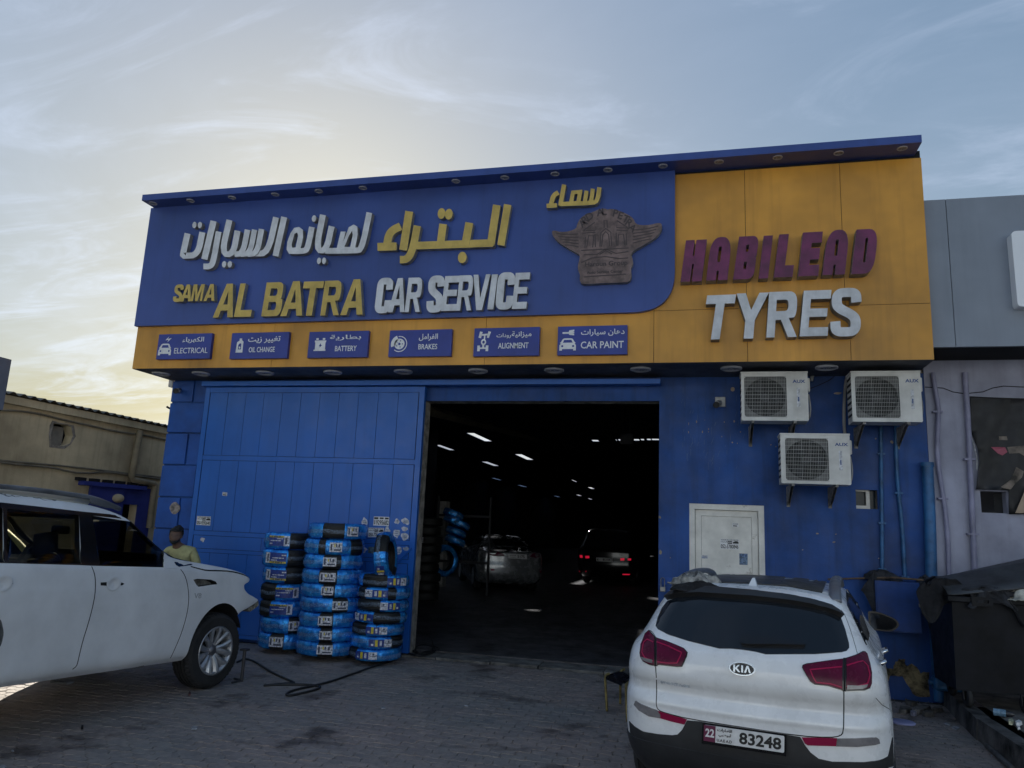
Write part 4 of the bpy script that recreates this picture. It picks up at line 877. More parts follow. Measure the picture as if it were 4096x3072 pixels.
# ================================================================== air conditioners
m_ac = M('ac_casing', (.58, .57, .55), .45, var=.10, vs=3, streak=.18)
m_grille = M('ac_grille_wire', (.36, .36, .35), .5, var=.1)
m_fan = M('ac_dark_inside', (.012, .013, .016), .7, var=.1)
m_logo = M('logo_blue', (.02, .06, .22), .4, var=0)
def acunit(k, TL, BR, gr, lg, stk, label, D=.32, off=.30):
    Ya = YF - off - D
    a, b_ = onY(*k(*TL), Ya), onY(*k(*BR), Ya); x0, x1, z0, z1 = a.x, b_.x, b_.z, a.z
    t = empty('air_conditioner', ((x0 + x1) / 2, Ya + D / 2, z0), label=label, cat='air conditioner', group='outdoor air conditioner units on the blue wall')
    g0_, g1_ = onY(*k(*gr[0]), Ya), onY(*k(*gr[1]), Ya); gx0, gx1, gzt, gzb = g0_.x, g1_.x, g0_.z, g1_.z
    cxg, czg = (gx0 + gx1) / 2, (gzt + gzb) / 2; W_, H_ = gx1 - gx0, gzt - gzb
    mb = MB(); plate(mb, [rloop([(x0, z0, .02), (x1, z0, .02), (x1, z1, .02), (x0, z1, .02)], 4), rloop([(gx0, gzb, .04), (gx1, gzb, .04), (gx1, gzt, .04), (gx0, gzt, .04)], 4)], lambda x, y: Vector((x, Ya, y)), (0, .012, 0))
    mb.box((x0 + .004, Ya + .013, z0), (x0 + .014, Ya + D, z1 - .01)); mb.box((x1 - .014, Ya + .013, z0), (x1 - .004, Ya + D, z1 - .01)); mb.box((x0 + .015, Ya + .013, z0), (x1 - .015, Ya + D, z0 + .015)); mb.box((gx1 + .02, Ya + .02, z0 + .02), (gx1 + .03, Ya + D - .02, z1 - .02))
    mb.build('casing', m_ac, t)
    mb = MB(); mb.box((x0 - .006, Ya - .006, z1 - .008), (x1 + .006, Ya + D + .004, z1 + .016), bev=.004); mb.build('top_cover', m_ac, t)
    mb = MB(); mb.box((x0 + .016, Ya + D - .03, z0 + .016), (x1 - .016, Ya + D - .01, z1 - .012)); mb.lathe([(H_ * .47, .04), (H_ * .49, .1), (H_ * .49, .2)], (cxg, Ya, czg), (0, 1, 0), n=36)
    plate(mb, [[(x0 + .02, z0 + .02), (x1 - .02, z0 + .02), (x1 - .02, z1 - .02), (x0 + .02, z1 - .02)], ell(cxg, czg, H_ * .47, H_ * .47, 36)], lambda x, y: Vector((x, Ya + .035, y)), (0, .004, 0), 1)
    mb.build('fan_shroud', [m_fan, M('shroud_grey', (.16, .16, .16), .7, var=.2)], t)
    fb = MB(); fb.cyl((cxg, Ya + .06, czg), (cxg, Ya + .12, czg), .05, 14)
    for i in range(3):
        a0 = i * 2.094; P = []
        for rr_ in (.05, .12, .20, H_ * .44):
            for da, dy in ((-.35, .06), (.35, .13)): P.append(Vector((cxg + rr_ * math.cos(a0 + da), Ya + dy, czg + rr_ * math.sin(a0 + da))))
        fb.add(P, [(0, 1, 3, 2), (2, 3, 5, 4), (4, 5, 7, 6)])
    fb.build('fan', M('fan_plastic', (.03, .03, .035), .5, var=0), t)
    gr_ = MB(); n = 26
    for i in range(n + 1):
        x = gx0 + W_ * i / n; th = .0024 if i % 5 else .0045; gr_.box((x - th / 2, Ya + .001, gzb), (x + th / 2, Ya + .006, gzt))
    for i in range(12):
        z = gzb + H_ * i / 11; gr_.box((gx0, Ya - .003, z - .0025), (gx1, Ya + .0005, z + .0025))
    gr_.build('fan_grille', m_grille, t)
    sl_ = MB()
    for i in range(7): z = z0 + .08 + i * (z1 - z0 - .16) / 6; sl_.box((x0 - .002, Ya + .04, z), (x0 + .004, Ya + D - .04, z + .03))
    sl_.build('side_louvre', m_fan, t)
    lb = MB(); p, q = onY(*k(*lg[0]), Ya), onY(*k(*lg[1]), Ya); text(lb, 'AUX', Vector((p.x, Ya, q.z)), (1, 0, 0), (0, 0, 1), q.x - p.x, (p.z - q.z) * 1.1, .003, .03); lb.build('logo', m_logo, t)
    s0, s1_ = onY(*k(*stk[0]), Ya), onY(*k(*stk[1]), Ya); lb = MB(); lb.box((s0.x, Ya - .002, s1_.z), (s1_.x, Ya, s0.z)); o = lb.build('energy_label', m_paper, t)
    lb = MB(); h_ = s0.z - s1_.z; lb.box((s0.x + .012, Ya - .0035, s1_.z + h_ * .28), (s1_.x - .012, Ya - .002, s1_.z + h_ * .52)); lb.build('label_print', m_logo, o)
    for fx_ in (.15, .78):
        bx = x0 + (x1 - x0) * fx_; bk = MB(); bk.box((bx, Ya + .01, z0 - .03), (bx + .035, YF, z0 - .002))
        for xx_ in (bx, bx + .031): bk.add([(xx_, Ya + .1, z0 - .03), (xx_, YF - .002, z0 - .03), (xx_, YF - .002, z0 - .26), (xx_ + .004, Ya + .1, z0 - .03), (xx_ + .004, YF - .002, z0 - .03), (xx_ + .004, YF - .002, z0 - .26)], [(0, 1, 2), (3, 5, 4), (0, 2, 5, 3), (0, 3, 4, 1), (1, 4, 5, 2)])
        bk.box((bx - .004, YF - .012, z0 - .27), (bx + .04, YF - .001, z0 - .002)); bk.build('bracket', M('bracket_steel', (.22, .21, .20), .6, var=.3, vs=20), t)
    vb = MB(); vb.box((x1 + .002, Ya + .06, z1 - .24), (x1 + .035, Ya + .2, z1 - .06), bev=.01); vb.build('valve_cover', m_ac, t)
    hp = MB(); hp.tube(chaikin([(x1 + .02, Ya + .12, z1 - .26), (x1 + .05, Ya + .16, z1 - .45), (x1 + .03, Ya + .22, z1 - .6), (x1 + .01, YF - .03, z1 - .5), (x1 + .02, YF - .02, z1 - .1)], 2), .011, 6); hp.build('refrigerant_pipe', M('pipe_lagging', (.3, .3, .3), .8, var=.2), t)
    return t
acunit(k4, (538, 62), (940, 345), ((556, 84), (812, 322)), ((842, 104), (918, 121)), ((867, 150), (890, 262)), 'dirty white air conditioner unit, upper left of the three, beside the security camera')
acunit(k4, (1187, 58), (1615, 352), ((1210, 82), (1484, 328)), ((1508, 100), (1590, 118)), ((1540, 160), (1566, 275)), 'dirty white air conditioner unit, upper right of the three, next to the purple wall')
acunit(k4, (770, 424), (1192, 724), ((798, 447), (1062, 702)), ((1092, 477), (1172, 495)), ((1116, 522), (1140, 638)), 'dirty white air conditioner unit, the lowest of the three, above the small window')
mb = MB()
mb.tube(chaikin([onY(*k4(*p), YF - .03) for p in ((992, 35), (960, 75), (955, 110))], 2), .022, 8); mb.tube(chaikin([onY(*k4(*p), YF - .03) for p in ((1183, 38), (1160, 90), (1150, 200), (1146, 330), (1152, 428))], 2), .020, 8)
thing('lagged_pipes', mb, M('pipe_lagging', (.3, .3, .3)), 'pale lagged refrigerant pipes dropping from the soffit behind the air conditioner units', 'pipes')
mb = MB(); mb.tube(chaikin([onY(*k4(*p), YF - .01) for p in ((945, 155), (1010, 130), (1080, 95), (1105, 60))], 2), .005, 5); thing('loose_cable', mb, m_dark, 'thin dark cable sagging between the two upper air conditioner units', 'cable')
# security cameras
m_cam = M('camera_plastic', (.42, .42, .43), .4, var=.1)
def cctv(kf, base, nose, label, plate_=.07, Yb=YF):
    b_ = onY(*kf(*base), Yb); n = onY(*kf(*nose), Yb - .22)
    t = empty('security_camera', b_, label=label, cat='security camera')
    mb = MB(); mb.box((b_.x - plate_, Yb - .035, b_.z - plate_), (b_.x + plate_, Yb - .001, b_.z + plate_), bev=.008); mb.build('junction_box', m_cam, t)
    mb = MB(); mb.tube([b_ + Vector((0, -.03, 0)), b_ + Vector((0, -.09, .01)), b_ + (n - b_) * .45], .016, 8); mb.build('arm', m_cam, t)
    dr_ = (n - b_).normalized(); mb = MB(); mb.cyl(b_ + (n - b_) * .35, n, .042, 16); mb.build('camera_body', m_cam, t, True)
    mb = MB(); mb.cyl(n + dr_ * .001, n + dr_ * .02, .044, 16); mb.build('lens_hood', m_fan, t)
    return t
cctv(k4, (415, 235), (393, 250), 'white security camera on a square box left of the upper left air conditioner')
KC = K(500, 1420, .24108)
cctv(KC, (925, 590), (845, 597), 'grey security camera on a round base at the top of the left blue pier', .045)
mb = MB(); c = onY(*KC(810, 455), YF + .05); mb.box((c.x - .05, YF - .02, c.z - .09), (c.x + .03, YF + .1, c.z + .09), bev=.008); thing('cable_box', mb, m_cam, 'small white cable box at the top left corner of the blue pier under the fascia', 'junction box')
mb = MB(); c = onY(*KC(740, 885), YF + .1); mb.tube([c + Vector((.14, .02, 0)), c, c + Vector((-.02, -.05, .02))], .018, 7); thing('conduit_stub', mb, m_dark, 'short dark conduit stub sticking out of the blue pier edge against the sky', 'conduit')
# blue pipes on the wall
m_bpipe = M('blue_pipe_paint', (.02, .11, .28), .5, var=.25, vs=4, streak=.4)
def pipe(k, pts, r_, name, label, mat, Y=YF, clips=(), cat='pipe', grp=None, it=2):
    P = chaikin([onY(*k(*p), Y - r_ - .01) for p in pts], it); mb = MB(); mb.tube(P, r_, 12)
    for (u, v) in clips: c = onY(*k(u, v), Y - r_ - .01); mb.box((c.x - r_ * 1.9, Y - r_ * 2.2, c.z - .012), (c.x + r_ * 1.9, Y, c.z + .012))
    o = mb.build(name, mat, None, False); smooth_by(o, 50); return tag(o, label, cat, grp)
pipe(k4, [(1365, 350), (1366, 540), (1368, 700), (1372, 950), (1374, 1225)], .024, 'conduit', 'left of the two thin blue conduits running down the wall to the meter cabinet', m_bpipe, clips=((1367, 540), (1373, 950), (1374, 1222)), cat='conduit')
pipe(k4, [(1455, 350), (1455, 560), (1468, 760), (1492, 960), (1508, 1270)], .024, 'conduit', 'right of the two thin blue conduits, bending sideways above the meter cabinet', m_bpipe, clips=((1472, 772), (1508, 1268)), cat='conduit')
pb_ = [(1640, 612), (1650, 800), (1658, 1000), (1664, 1270)]
P = [onY(*k4(*p), YF - .09) for p in pb_]; P.append(Vector((P[-1].x + .01, YF - .09, .02))); mb = MB(); mb.tube(P, .068, 16); mb.cyl(P[0] - Vector((0, 0, .01)), P[0] + Vector((0, 0, .045)), .078, 16)
smooth_by(thing('drain_pipe', mb, m_bpipe, 'thick blue drain pipe standing at the corner between the blue wall and the purple wall', 'drain pipe'), 50)
# meter cabinet with cloths
a, b_ = onY(*kr(190, 232), YF - .28), onY(*kr(550, 640), YF - .28); c = onY(*kr(163, 400), YF - .28)
cab = empty('meter_cabinet', ((a.x + b_.x) / 2, YF - .14, b_.z), label='blue steel cabinet on the wall with dark rags thrown over its top', cat='cabinet')
mb = MB(); mb.box((a.x, YF - .28, b_.z), (b_.x, YF - .002, a.z)); mb.build('cabinet_body', M('cabinet_blue', (.006, .045, .20), .5, var=.2, vs=2, streak=.3), cab)
mb = MB(); mb.box((a.x + .012, YF - .292, b_.z + .012), (b_.x - .012, YF - .281, a.z - .012), bev=.003); mb.build('cabinet_door', M('cabinet_blue', (.006, .045, .20)), cab)
mb = MB(); c = onY(*kr(538, 423), YF - .3); mb.box((c.x - .02, YF - .31, c.z - .02), (c.x + .012, YF - .281, c.z + .02)); mb.build('latch', M('worn_steel', (.25, .25, .25)), cab)
def cloth(name, base, sx, sy, sz, mat, label, seed, drop=0, parent=None, cat='cloth', n=26, amp=.5, flat=.3):
    """crumpled cloth heap: base centre, half sizes, drop = how far the front edge hangs"""
    V = []; F = []; o3 = Vector((seed * 3.1, seed * 1.7, seed)); 
    rr = random.Random(seed)
    ph = [rr.uniform(0, 6.28) for _ in range(4)]
    for i in range(n + 1):
        for j in range(n + 1):
            u = i / n * 2 - 1; v = j / n * 2 - 1; r_ = min(1, math.hypot(u, v)); an = math.atan2(v, u)
            q = noise.noise(Vector((u * 1.6, v * 1.6, 0)) + o3); q2 = abs(noise.noise(Vector((u * 3.6, v * 3.6, 4)) + o3))
            w_ = 1 + .20 * math.sin(3 * an + ph[0]) + .12 * math.sin(5 * an + ph[1])
            x = u * sx * w_; y = v * sy * w_; dome = max(0, 1 - r_ ** 2.2)
            z = sz * (flat + dome * (.7 + amp * .6 * q)) + sz * amp * .55 * (1 - abs(noise.noise(Vector((u * 2.6 + .6 * math.sin(v * 3), v * 2.6, 9)) + o3)) * 3.2) * (1 - .8 * r_) + sz * .22 * amp * q2 - (0 if r_ < .96 else sz * flat)
            if r_ > .9: z = min(z, sz * .25)
            if drop and v < -.25: z -= drop * (-.25 - v) * (1.1 + .6 * math.sin(u * 4 + ph[2])); y = -.25 * sy * 1.0 + (y + .25 * sy) * .22 + .05 * noise.noise(Vector((u * 3.5, v * 1.6, seed)))
            V.append(Vector(base) + Vector((x, y, z)))
    for i in range(n):
        for j in range(n): F.append((i * (n + 1) + j, (i + 1) * (n + 1) + j, (i + 1) * (n + 1) + j + 1, i * (n + 1) + j + 1))
    m = len(V); V += [v + Vector((0, 0, -.006)) for v in V]; F += [tuple(k_ + m for k_ in f_[::-1]) for f_ in F]
    e = [i * (n + 1) for i in range(n + 1)] + [n * (n + 1) + j for j in range(1, n + 1)] + [i * (n + 1) + n for i in range(n - 1, -1, -1)] + [j for j in range(n - 1, 0, -1)]
    for i in range(len(e)): a_, b2 = e[i], e[(i + 1) % len(e)]; F.append((a_, b2, b2 + m, a_ + m))
    o = obj(name, V, F, mat, parent, True)
    if parent is None: tag(o, label, cat)
    return o
m_blackcloth = M('black_cloth', (.008, .008, .011), .9, var=.3, vs=12, bump=.5, bs=25)
m_greycloth = M('dark_grey_cloth', (.028, .030, .038), .9, var=.4, vs=9, bump=.5, bs=25)
cloth('dark_rag', ((a.x) + .09, YF - .17, a.z + .01), .2, .17, .10, m_greycloth, 'dark grey rag draped over the left corner of the blue meter cabinet', 4, drop=.38)
cloth('dark_rag', (b_.x + .10, YF - .14, a.z - .02), .10, .12, .09, m_greycloth, 'brown and black rag hanging from the rod right of the meter cabinet', 8, drop=.42)
r0_, r1_ = onY(*kb(700, 222), YF - .05), onY(*kr(560, 235), YF - .3)
mb = MB(); mb.tube([r0_, onY(*kb(1200, 208), YF - .12), onY(*kr(330, 222), YF - .31) + Vector((0, 0, .02)), r1_ + Vector((0, 0, .01))], .013, 6); thing('wooden_rod', mb, M('old_wood', (.12, .08, .055), .8, var=.3, vs=9), 'thin wooden rod leaning across the blue wall above the meter cabinet', 'rod')
# ================================================================== neighbour on the right
m_pur = M('purple_render', (.33, .34, .44), .85, var=.14, vs=1.2, bump=.15, bs=30, streak=.22)
m_gfas = M('grey_fascia', (.22, .25, .31), .45, var=.08, vs=.7, streak=.12)
nb = empty('purple_building', (6, YF, 0), label='pale purple rendered neighbouring building with a grey fascia at the right edge', cat='building')
vq = [(kq(455, 962)), (kq(680, 965)), (kq(685, 1148)), (kq(465, 1146))]; v0_, v1_ = onY(*vq[0], YF), onY(*vq[2], YF)
mb = MB(); mb.box((XR + .002, YF - .006, -.02), (v0_.x, YF + .25, 5.4)); mb.box((v0_.x, YF - .006, -.02), (v1_.x, YF + .25, v1_.z)); mb.box((v0_.x, YF - .006, v0_.z), (v1_.x, YF + .25, 5.4)); mb.box((v1_.x, YF - .006, -.02), (14, YF + .25, 5.4)); mb.box((XR + .002, YF + .25, -.02), (14, 40, 5.4)); mb.build('wall', m_pur, nb)
gf0 = onY(3697, 803, 9.95); gf1 = onY(*K(3600, 700, .48207)(290, 1428), 9.95); gz0_, gz1_ = gf1.z, (gf0.z + onY(4096, 778, 9.95).z) / 2
xa = fx1 + .02; xb = onY(*K(3600, 700, .48207)(420, 800), 9.95).x
for p0, p1 in ((xa, xb), (xb, 5.6), (5.6, 8.2), (8.2, 11), (11, 14)):
    mb = MB(); mb.box((p0 + .004, 9.95, gz0_), (p1 - .004, 10.0, gz1_)); mb.build('fascia_panel', m_gfas, nb)
mb = MB(); mb.box((xa, 10.0, gz0_ + .02), (14, YF - .008, gz1_ - .01)); mb.build('fascia_box', m_dark, nb)
mb = MB(); s0, s1_ = onY(*K(3600, 700, .48207)(922, 466), 9.8), onY(*K(3600, 700, .48207)(985, 1093), 9.8)
plate(mb, [rloop([(s0.x, s1_.z, .06), (s0.x + 3.2, s1_.z, .06), (s0.x + 3.2, s0.z, .06), (s0.x, s0.z, .06)], 5)], lambda x, y: Vector((x, 9.8, y)), (0, .149, 0)); thing('shop_light_box', mb, M('white_acrylic', (.80, .82, .88), .25, var=0), 'white rounded light box sign at the right edge on the grey fascia', 'sign')
mb = MB(); mb.box((v0_.x, YF + .14, v1_.z), (v1_.x, YF + .16, v0_.z)); fn = tag(mb.build('exhaust_vent', m_fan), 'dark louvred exhaust vent set in the purple wall under the banner', 'vent')
for i in range(6):
    z = v1_.z + .03 + i * (v0_.z - v1_.z - .04) / 6; mb = MB(); mb.add([(v0_.x + .01, YF + .10, z), (v1_.x - .12, YF + .10, z), (v1_.x - .12, YF + .05, z + .045), (v0_.x + .01, YF + .05, z + .045)], [(0, 1, 2, 3)]); mb.build('louvre', M('dark_steel', (.03, .03, .035)), fn)
m_pp = M('purple_pipe', (.24, .24, .36), .5, var=.15, vs=3)
pipe(kq, [(65, -20), (80, 100), (108, 250), (112, 330), (100, 560), (105, 720), (150, 1010), (172, 1150), (192, 1400), (196, 1665)], .030, 'conduit', 'left crooked purple pipe running down the purple wall', m_pp, YF - .006, ((103, 306), (148, 1026)), 'pipe', it=2)
pipe(kq, [(332, -20), (338, 100), (355, 350), (368, 600), (375, 830), (388, 1060), (398, 1320), (415, 1665)], .034, 'conduit', 'right purple pipe running down the purple wall beside the black banner', m_pp, YF - .006, ((370, 700), (396, 1320)), 'pipe', it=1)
mb = MB(); mb.tube([onY(*kq(0, 100), YF - .008), onY(*kq(150, 108), YF - .008), onY(*kq(230, 140), YF - .008), onY(*kq(330, 155), YF - .008), onY(*kq(480, 140), YF - .008), onY(*kq(560, 108), YF - .008), onY(*kq(650, 92), YF - .008), onY(*kq(821, 100), YF - .008)], .006, 4); mb.build('wall_crack', m_dark, nb)
# black banner (plain picture reduced to soft shapes)
ban = empty('black_banner', onY(*kq(600, 500), YF - .03), label='sagging black cloth banner with a pink and tan print on the purple wall', cat='banner')
def bwave(x, y): q = onY(*kq(x, y), YF - .02); q.y -= .025 + .02 * math.sin(x * .022 + y * .006); return q
mb = MB(); plate(mb, [[(362, 180), (560, 190), (1200, 210), (1200, 1150), (690, 1155), (682, 958), (415, 950), (425, 850), (440, 730), (432, 620), (410, 560), (385, 480), (372, 350)]], bwave, (0, .004, 0), 0, 50); o = mb.build('banner_cloth', M('black_banner_cloth', (.014, .014, .018), .6, var=.3, vs=3), ban, True)
def bprint(loops, mat, nm, dy=.006):
    mb = MB(); plate(mb, loops, lambda x, y: bwave(x, y) + Vector((0, -dy, 0)), (0, .003, 0), 0, 30); mb.build(nm, mat, o)
m_pink = M('banner_pink', (.30, .07, .11), .6, var=.2, vs=6); m_tan = M('banner_tan', (.16, .13, .11), .6, var=.4, vs=5)
bprint([[(540, 600), (660, 600), (676, 640), (640, 668), (600, 650)]], m_pink, 'banner_print')
bprint([[(676, 600), (760, 592), (900, 580), (1000, 640), (980, 690), (840, 685), (770, 650), (690, 655)]], m_tan, 'banner_print')
bprint([[(745, 765), (815, 800), (800, 850), (740, 900), (700, 950), (640, 940), (620, 930), (700, 870)]], m_tan, 'banner_print')
bprint([[(610, 510), (675, 510), (680, 542), (612, 540)]], m_tan, 'banner_print')
mb = MB(); plate(mb, [[(383, 498), (412, 580), (434, 680), (440, 740), (432, 800), (426, 770), (428, 700), (408, 600)]], kY(kq, YF - .02), (0, .004, 0)); mb.build('banner_hem', m_paper, ban)
q0, q1 = onY(*kq(735, 1145), YF - .02), onY(*kq(900, 1145), YF - .02); mb = MB(); text(mb, 'A', q0 + Vector((0, -.05, 0)), (1, 0, 0), (0, 0, 1), .36, .33, .004, .05); mb.build('banner_letter', M('banner_letter_tan', (.36, .27, .20), .6, var=.1), ban)
# raised pavement with kerb
pv = empty('side_pavement', (3.2, 9, 0), kind='structure')
mb = MB()
yy = 10.72
while yy > 5.6:
    y2 = yy - .92; st = MB(); j = rng_.uniform(-.012, .012)
    V = [(kx(yy) + j, yy, -.02), (kx(yy) + .16 + j, yy, -.02), (kx(y2) + .16 + j, y2 + .014, -.02), (kx(y2) + j, y2 + .014, -.02)]; V += [(x + (.018 if i in (0, 3) else 0), y, KH + j * .4) for i, (x, y, z) in enumerate(V)]
    st.add(V, [(0, 3, 2, 1), (4, 5, 6, 7), (0, 1, 5, 4), (1, 2, 6, 5), (2, 3, 7, 6), (3, 0, 4, 7)]); st.build('kerb_stone', M('old_kerb_concrete', (.105, .10, .10), .9, var=.45, vs=3, bump=.6, bs=25), pv); yy = y2
mb.add([(kx(10.79) + .165, 10.79, KH - .01), (14, 10.79, KH - .01), (14, 5, KH - .01), (kx(5) + .165, 5, KH - .01)], [(0, 1, 2, 3)]); mb.build('pavement_slab', m_conc, pv)
# ================================================================== dumpster
m_bin = M('black_bin_plastic', (.008, .009, .013), .55, var=.25, vs=3, streak=.1)
m_binlid = M('grey_bin_lid', (.045, .048, .055), .5, var=.25, vs=4)
bin_ = empty('wheeled_dumpster', (3.95, 9.7, KH), label='large black plastic wheeled dumpster with a loose lid at the right edge', cat='dumpster')
BYf = 9.35; b0 = onY(*kd(615, 435), BYf); b1 = onY(*kd(760, 1535), BYf); ZT, ZBm = b0.z, b1.z - .13
BX0, BX1b = b0.x, b1.x; BW = 1.75; BD = .95
mb = MB()
V = [(BX1b, BYf + .06, ZBm), (BX0 + BW - .16, BYf + .06, ZBm), (BX0 + BW - .16, BYf + BD - .12, ZBm), (BX1b, BYf + BD - .12, ZBm), (BX0 + .05, BYf, ZT), (BX0 + BW - .05, BYf, ZT), (BX0 + BW - .05, BYf + BD, ZT), (BX0 + .05, BYf + BD, ZT)]
mb.add(V, [(0, 3, 2, 1), (0, 1, 5, 4), (1, 2, 6, 5), (2, 3, 7, 6), (3, 0, 4, 7)]); mb.build('bin_body', m_bin, bin_)
mb = MB(); mb.box((BX0, BYf - .05, ZT - .06), (BX0 + BW, BYf + .01, ZT + .0), bev=.01); mb.box((BX0, BYf + BD - .01, ZT - .06), (BX0 + BW, BYf + BD + .05, ZT)); mb.box((BX0, BYf + .01, ZT - .06), (BX0 + .06, BYf + BD - .01, ZT)); mb.box((BX0 + BW - .06, BYf + .01, ZT - .06), (BX0 + BW, BYf + BD - .01, ZT)); mb.build('bin_rim', m_bin, bin_)
h0, h1 = onY(*kd(945, 450), BYf - .06), onY(*kd(1238, 590), BYf - .06)
mb = MB(); plate(mb, [[(h0.x, h1.z), (h1.x, h1.z), (h1.x, h0.z), (h0.x, h0.z)], [(h0.x + .05, h1.z + .035), (h1.x - .04, h1.z + .035), (h1.x - .04, h0.z - .03), (h0.x + .05, h0.z - .03)]], lambda x, y: Vector((x, BYf - .07, y)), (0, .06, 0)); mb.build('lifting_handle', m_bin, bin_)
mb = MB(); mb.tube(chaikin([onY(*kd(*p), BYf - .03) for p in ((1400, 545), (1480, 560), (1560, 680), (1600, 790), (1680, 860))], 2), .018, 6); mb.build('moulded_rib', m_bin, bin_)
lid = MB(); n = 26
for i in range(n + 1):
    for j in range(13):
        u = i / n; v = j / 12
        x = BX0 - .0 + (BW + .02) * u; y = BYf - .06 + (BD + .12) * v
        z = ZT + .02 + .62 * max(0, u - .05) ** .95 * (.45 + .55 * v) + .16 * math.sin(math.pi * v) * (1 - .25 * u) + .012 * math.sin(v * 18)
        lid.V.append(Vector((x, y, z)))
for i in range(n):
    for j in range(12): lid.F.append((i * 13 + j, (i + 1) * 13 + j, (i + 1) * 13 + j + 1, i * 13 + j + 1))
m_ = len(lid.V); lid.V += [v + Vector((0, 0, -.012)) for v in lid.V]; lid.F += [tuple(q + m_ for q in f_[::-1]) for f_ in lid.F]; lid.I = [0] * len(lid.F)
e = [j for j in range(13)]; 
for i in range(12): lid.F.append((i, i + 1, i + 1 + m_, i + m_)); lid.F.append((n * 13 + i, n * 13 + i + 1, n * 13 + i + 1 + m_, n * 13 + i + m_))
for i in range(n): lid.F.append((i * 13, (i + 1) * 13, (i + 1) * 13 + m_, i * 13 + m_)); lid.F.append((i * 13 + 12, (i + 1) * 13 + 12, (i + 1) * 13 + 12 + m_, i * 13 + 12 + m_))
lid.I = [0] * len(lid.F); lid.build('bin_lid', m_binlid, bin_, True)
for wx, wy in ((BX1b + .12, BYf + .12), (BX1b + .62, BYf - .02), (BX0 + BW - .3, BYf + .1), (BX1b + .15, BYf + BD - .2)):
    mb = MB(); mb.lathe([(.03, -.022), (.085, -.024), (.098, -.014), (.098, .014), (.085, .024), (.03, .022)], (wx, wy, KH + .098), (1, .1, 0), n=22); wh = mb.build('castor_wheel', M('tyre_rubber', (.016, .016, .018), .8, var=.2, bump=.1), bin_, True)
    mb = MB(); mb.box((wx - .04, wy - .04, KH + .19), (wx + .04, wy + .05, ZBm + .01)); mb.box((wx - .042, wy - .02, KH + .08), (wx - .034, wy + .02, KH + .2)); mb.box((wx + .034, wy - .02, KH + .08), (wx + .042, wy + .02, KH + .2)); mb.build('castor_fork', M('dark_steel', (.03, .03, .035)), bin_)
c = onY(*kd(560, 300), BYf - .02)
cloth('black_cloth', (BX0 + .02, BYf + .18, ZT + .02), .24, .24, .12, m_blackcloth, 'black cloth hanging over the left corner of the dumpster', 12, drop=.26, n=34, amp=.8)
cloth('black_cloth', (BX0 + .42, BYf - .02, ZT + .03), .26, .10, .07, m_greycloth, 'crumpled dark bin liner bulging over the dumpster rim beside the black cloth', 15, drop=.12, n=30, amp=.8)
c = onY(*kd(1540, 380), BYf + .02); cloth('white_rubbish_bag', (c.x + .12, BYf + .06, ZT - .01), .26, .16, .14, M('white_plastic_bag', (.50, .48, .42), .4, var=.3, vs=9), 'translucent white plastic rubbish bag bulging out of the dumpster', 21, n=30, amp=.8, cat='rubbish bag')
c = onY(*kd(810, 210), BYf + .5); mb = MB(); mb.box((c.x - .12, BYf + .48, c.z - .02), (c.x + .12, BYf + .6, c.z + .035), bev=.015); thing('foam_tray', mb, m_white, 'white foam tray lying behind the black cloth on the dumpster lid', 'foam tray')
# ================================================================== beige building on the left
BXX = -13.0
m_beige = M('beige_render', (.56, .475, .32), .9, var=.16, vs=.9, bump=.2, bs=25, streak=.3)
bb = empty('beige_building', (BXX - 3, 14, 0), label='low beige rendered building with a corrugated roof edge behind the white off road car', cat='building')
rz1 = onX(671, 1712, BXX).z; ry1 = onX(671, 1712, BXX).y
gut_t = onX(*kl(200, 385), BXX).z; gut_b = onX(*kl(200, 440), BXX).z
hole = [onX(*kl(*p), BXX) for p in ((420, 572), (470, 578), (520, 583), (555, 600), (568, 670), (545, 730), (495, 752), (400, 738), (395, 660), (412, 600))]
hcy_ = sum(h.y for h in hole) / len(hole); d0 = onX(*kl(690, 1035), BXX); d1 = onX(*kl(1190, 1060), BXX)
dz1 = d0.z - .02; dy0, dy1 = d0.y, d1.y; od0, od1 = onX(*kl(935, 1200), BXX).y, onX(*kl(1070, 1200), BXX).y
mb = MB(); plate(mb, [[(-6, -.02), (24, -.02), (24, gut_b), (-6, gut_b)], [(h.y, h.z) for h in hole], [(od0 - .5, 0.0), (od1, 0.0), (od1, dz1 - .35), (od0 - .5, dz1 - .35)]], lambda x, y: Vector((BXX, x, y)), (-.2, 0, 0)); mb.build('wall', m_beige, bb)
mb = MB(); mb.box((BXX - .22, -6, gut_b - .02), (BXX + .10, 24, gut_t), bev=.01); mb.build('gutter', m_beige, bb)
mb = MB(); V = []; F = []; ny = 760
for i in range(ny + 1):
    y = -6 + 30 * i / ny; dz = .028 * math.sin(y * 2 * math.pi / .24)
    V += [(BXX + .16, y, gut_t + .045 + dz), (BXX - 6, y, gut_t + .6 + dz), (BXX + .16, y, gut_t + .033 + dz)]
for i in range(ny): F += [(i * 3, i * 3 + 3, i * 3 + 4, i * 3 + 1), (i * 3, i * 3 + 2, i * 3 + 5, i * 3 + 3)]
o = obj('corrugated_roof', V, F, M('roof_sheet', (.16, .15, .13), .7, var=.2), bb, recalc=False)
mb = MB(); mb.box((BXX - .9, hcy_ - 1.2, gut_b - 1.6), (BXX - .8, hcy_ + 1.2, gut_b)); mb.box((BXX - .8, hcy_ - 1.2, gut_b - .03), (BXX - .23, hcy_ + 1.2, gut_b)); mb.box((BXX - 5, -6, -.02), (BXX - 4.9, 24, 4)); mb.box((BXX - 5, 23.9, -.02), (BXX - .21, 24, 4)); mb.build('back_wall_dark_box', m_dark, bb)  # rear walls, plus a dark box added behind the hole to keep it dark
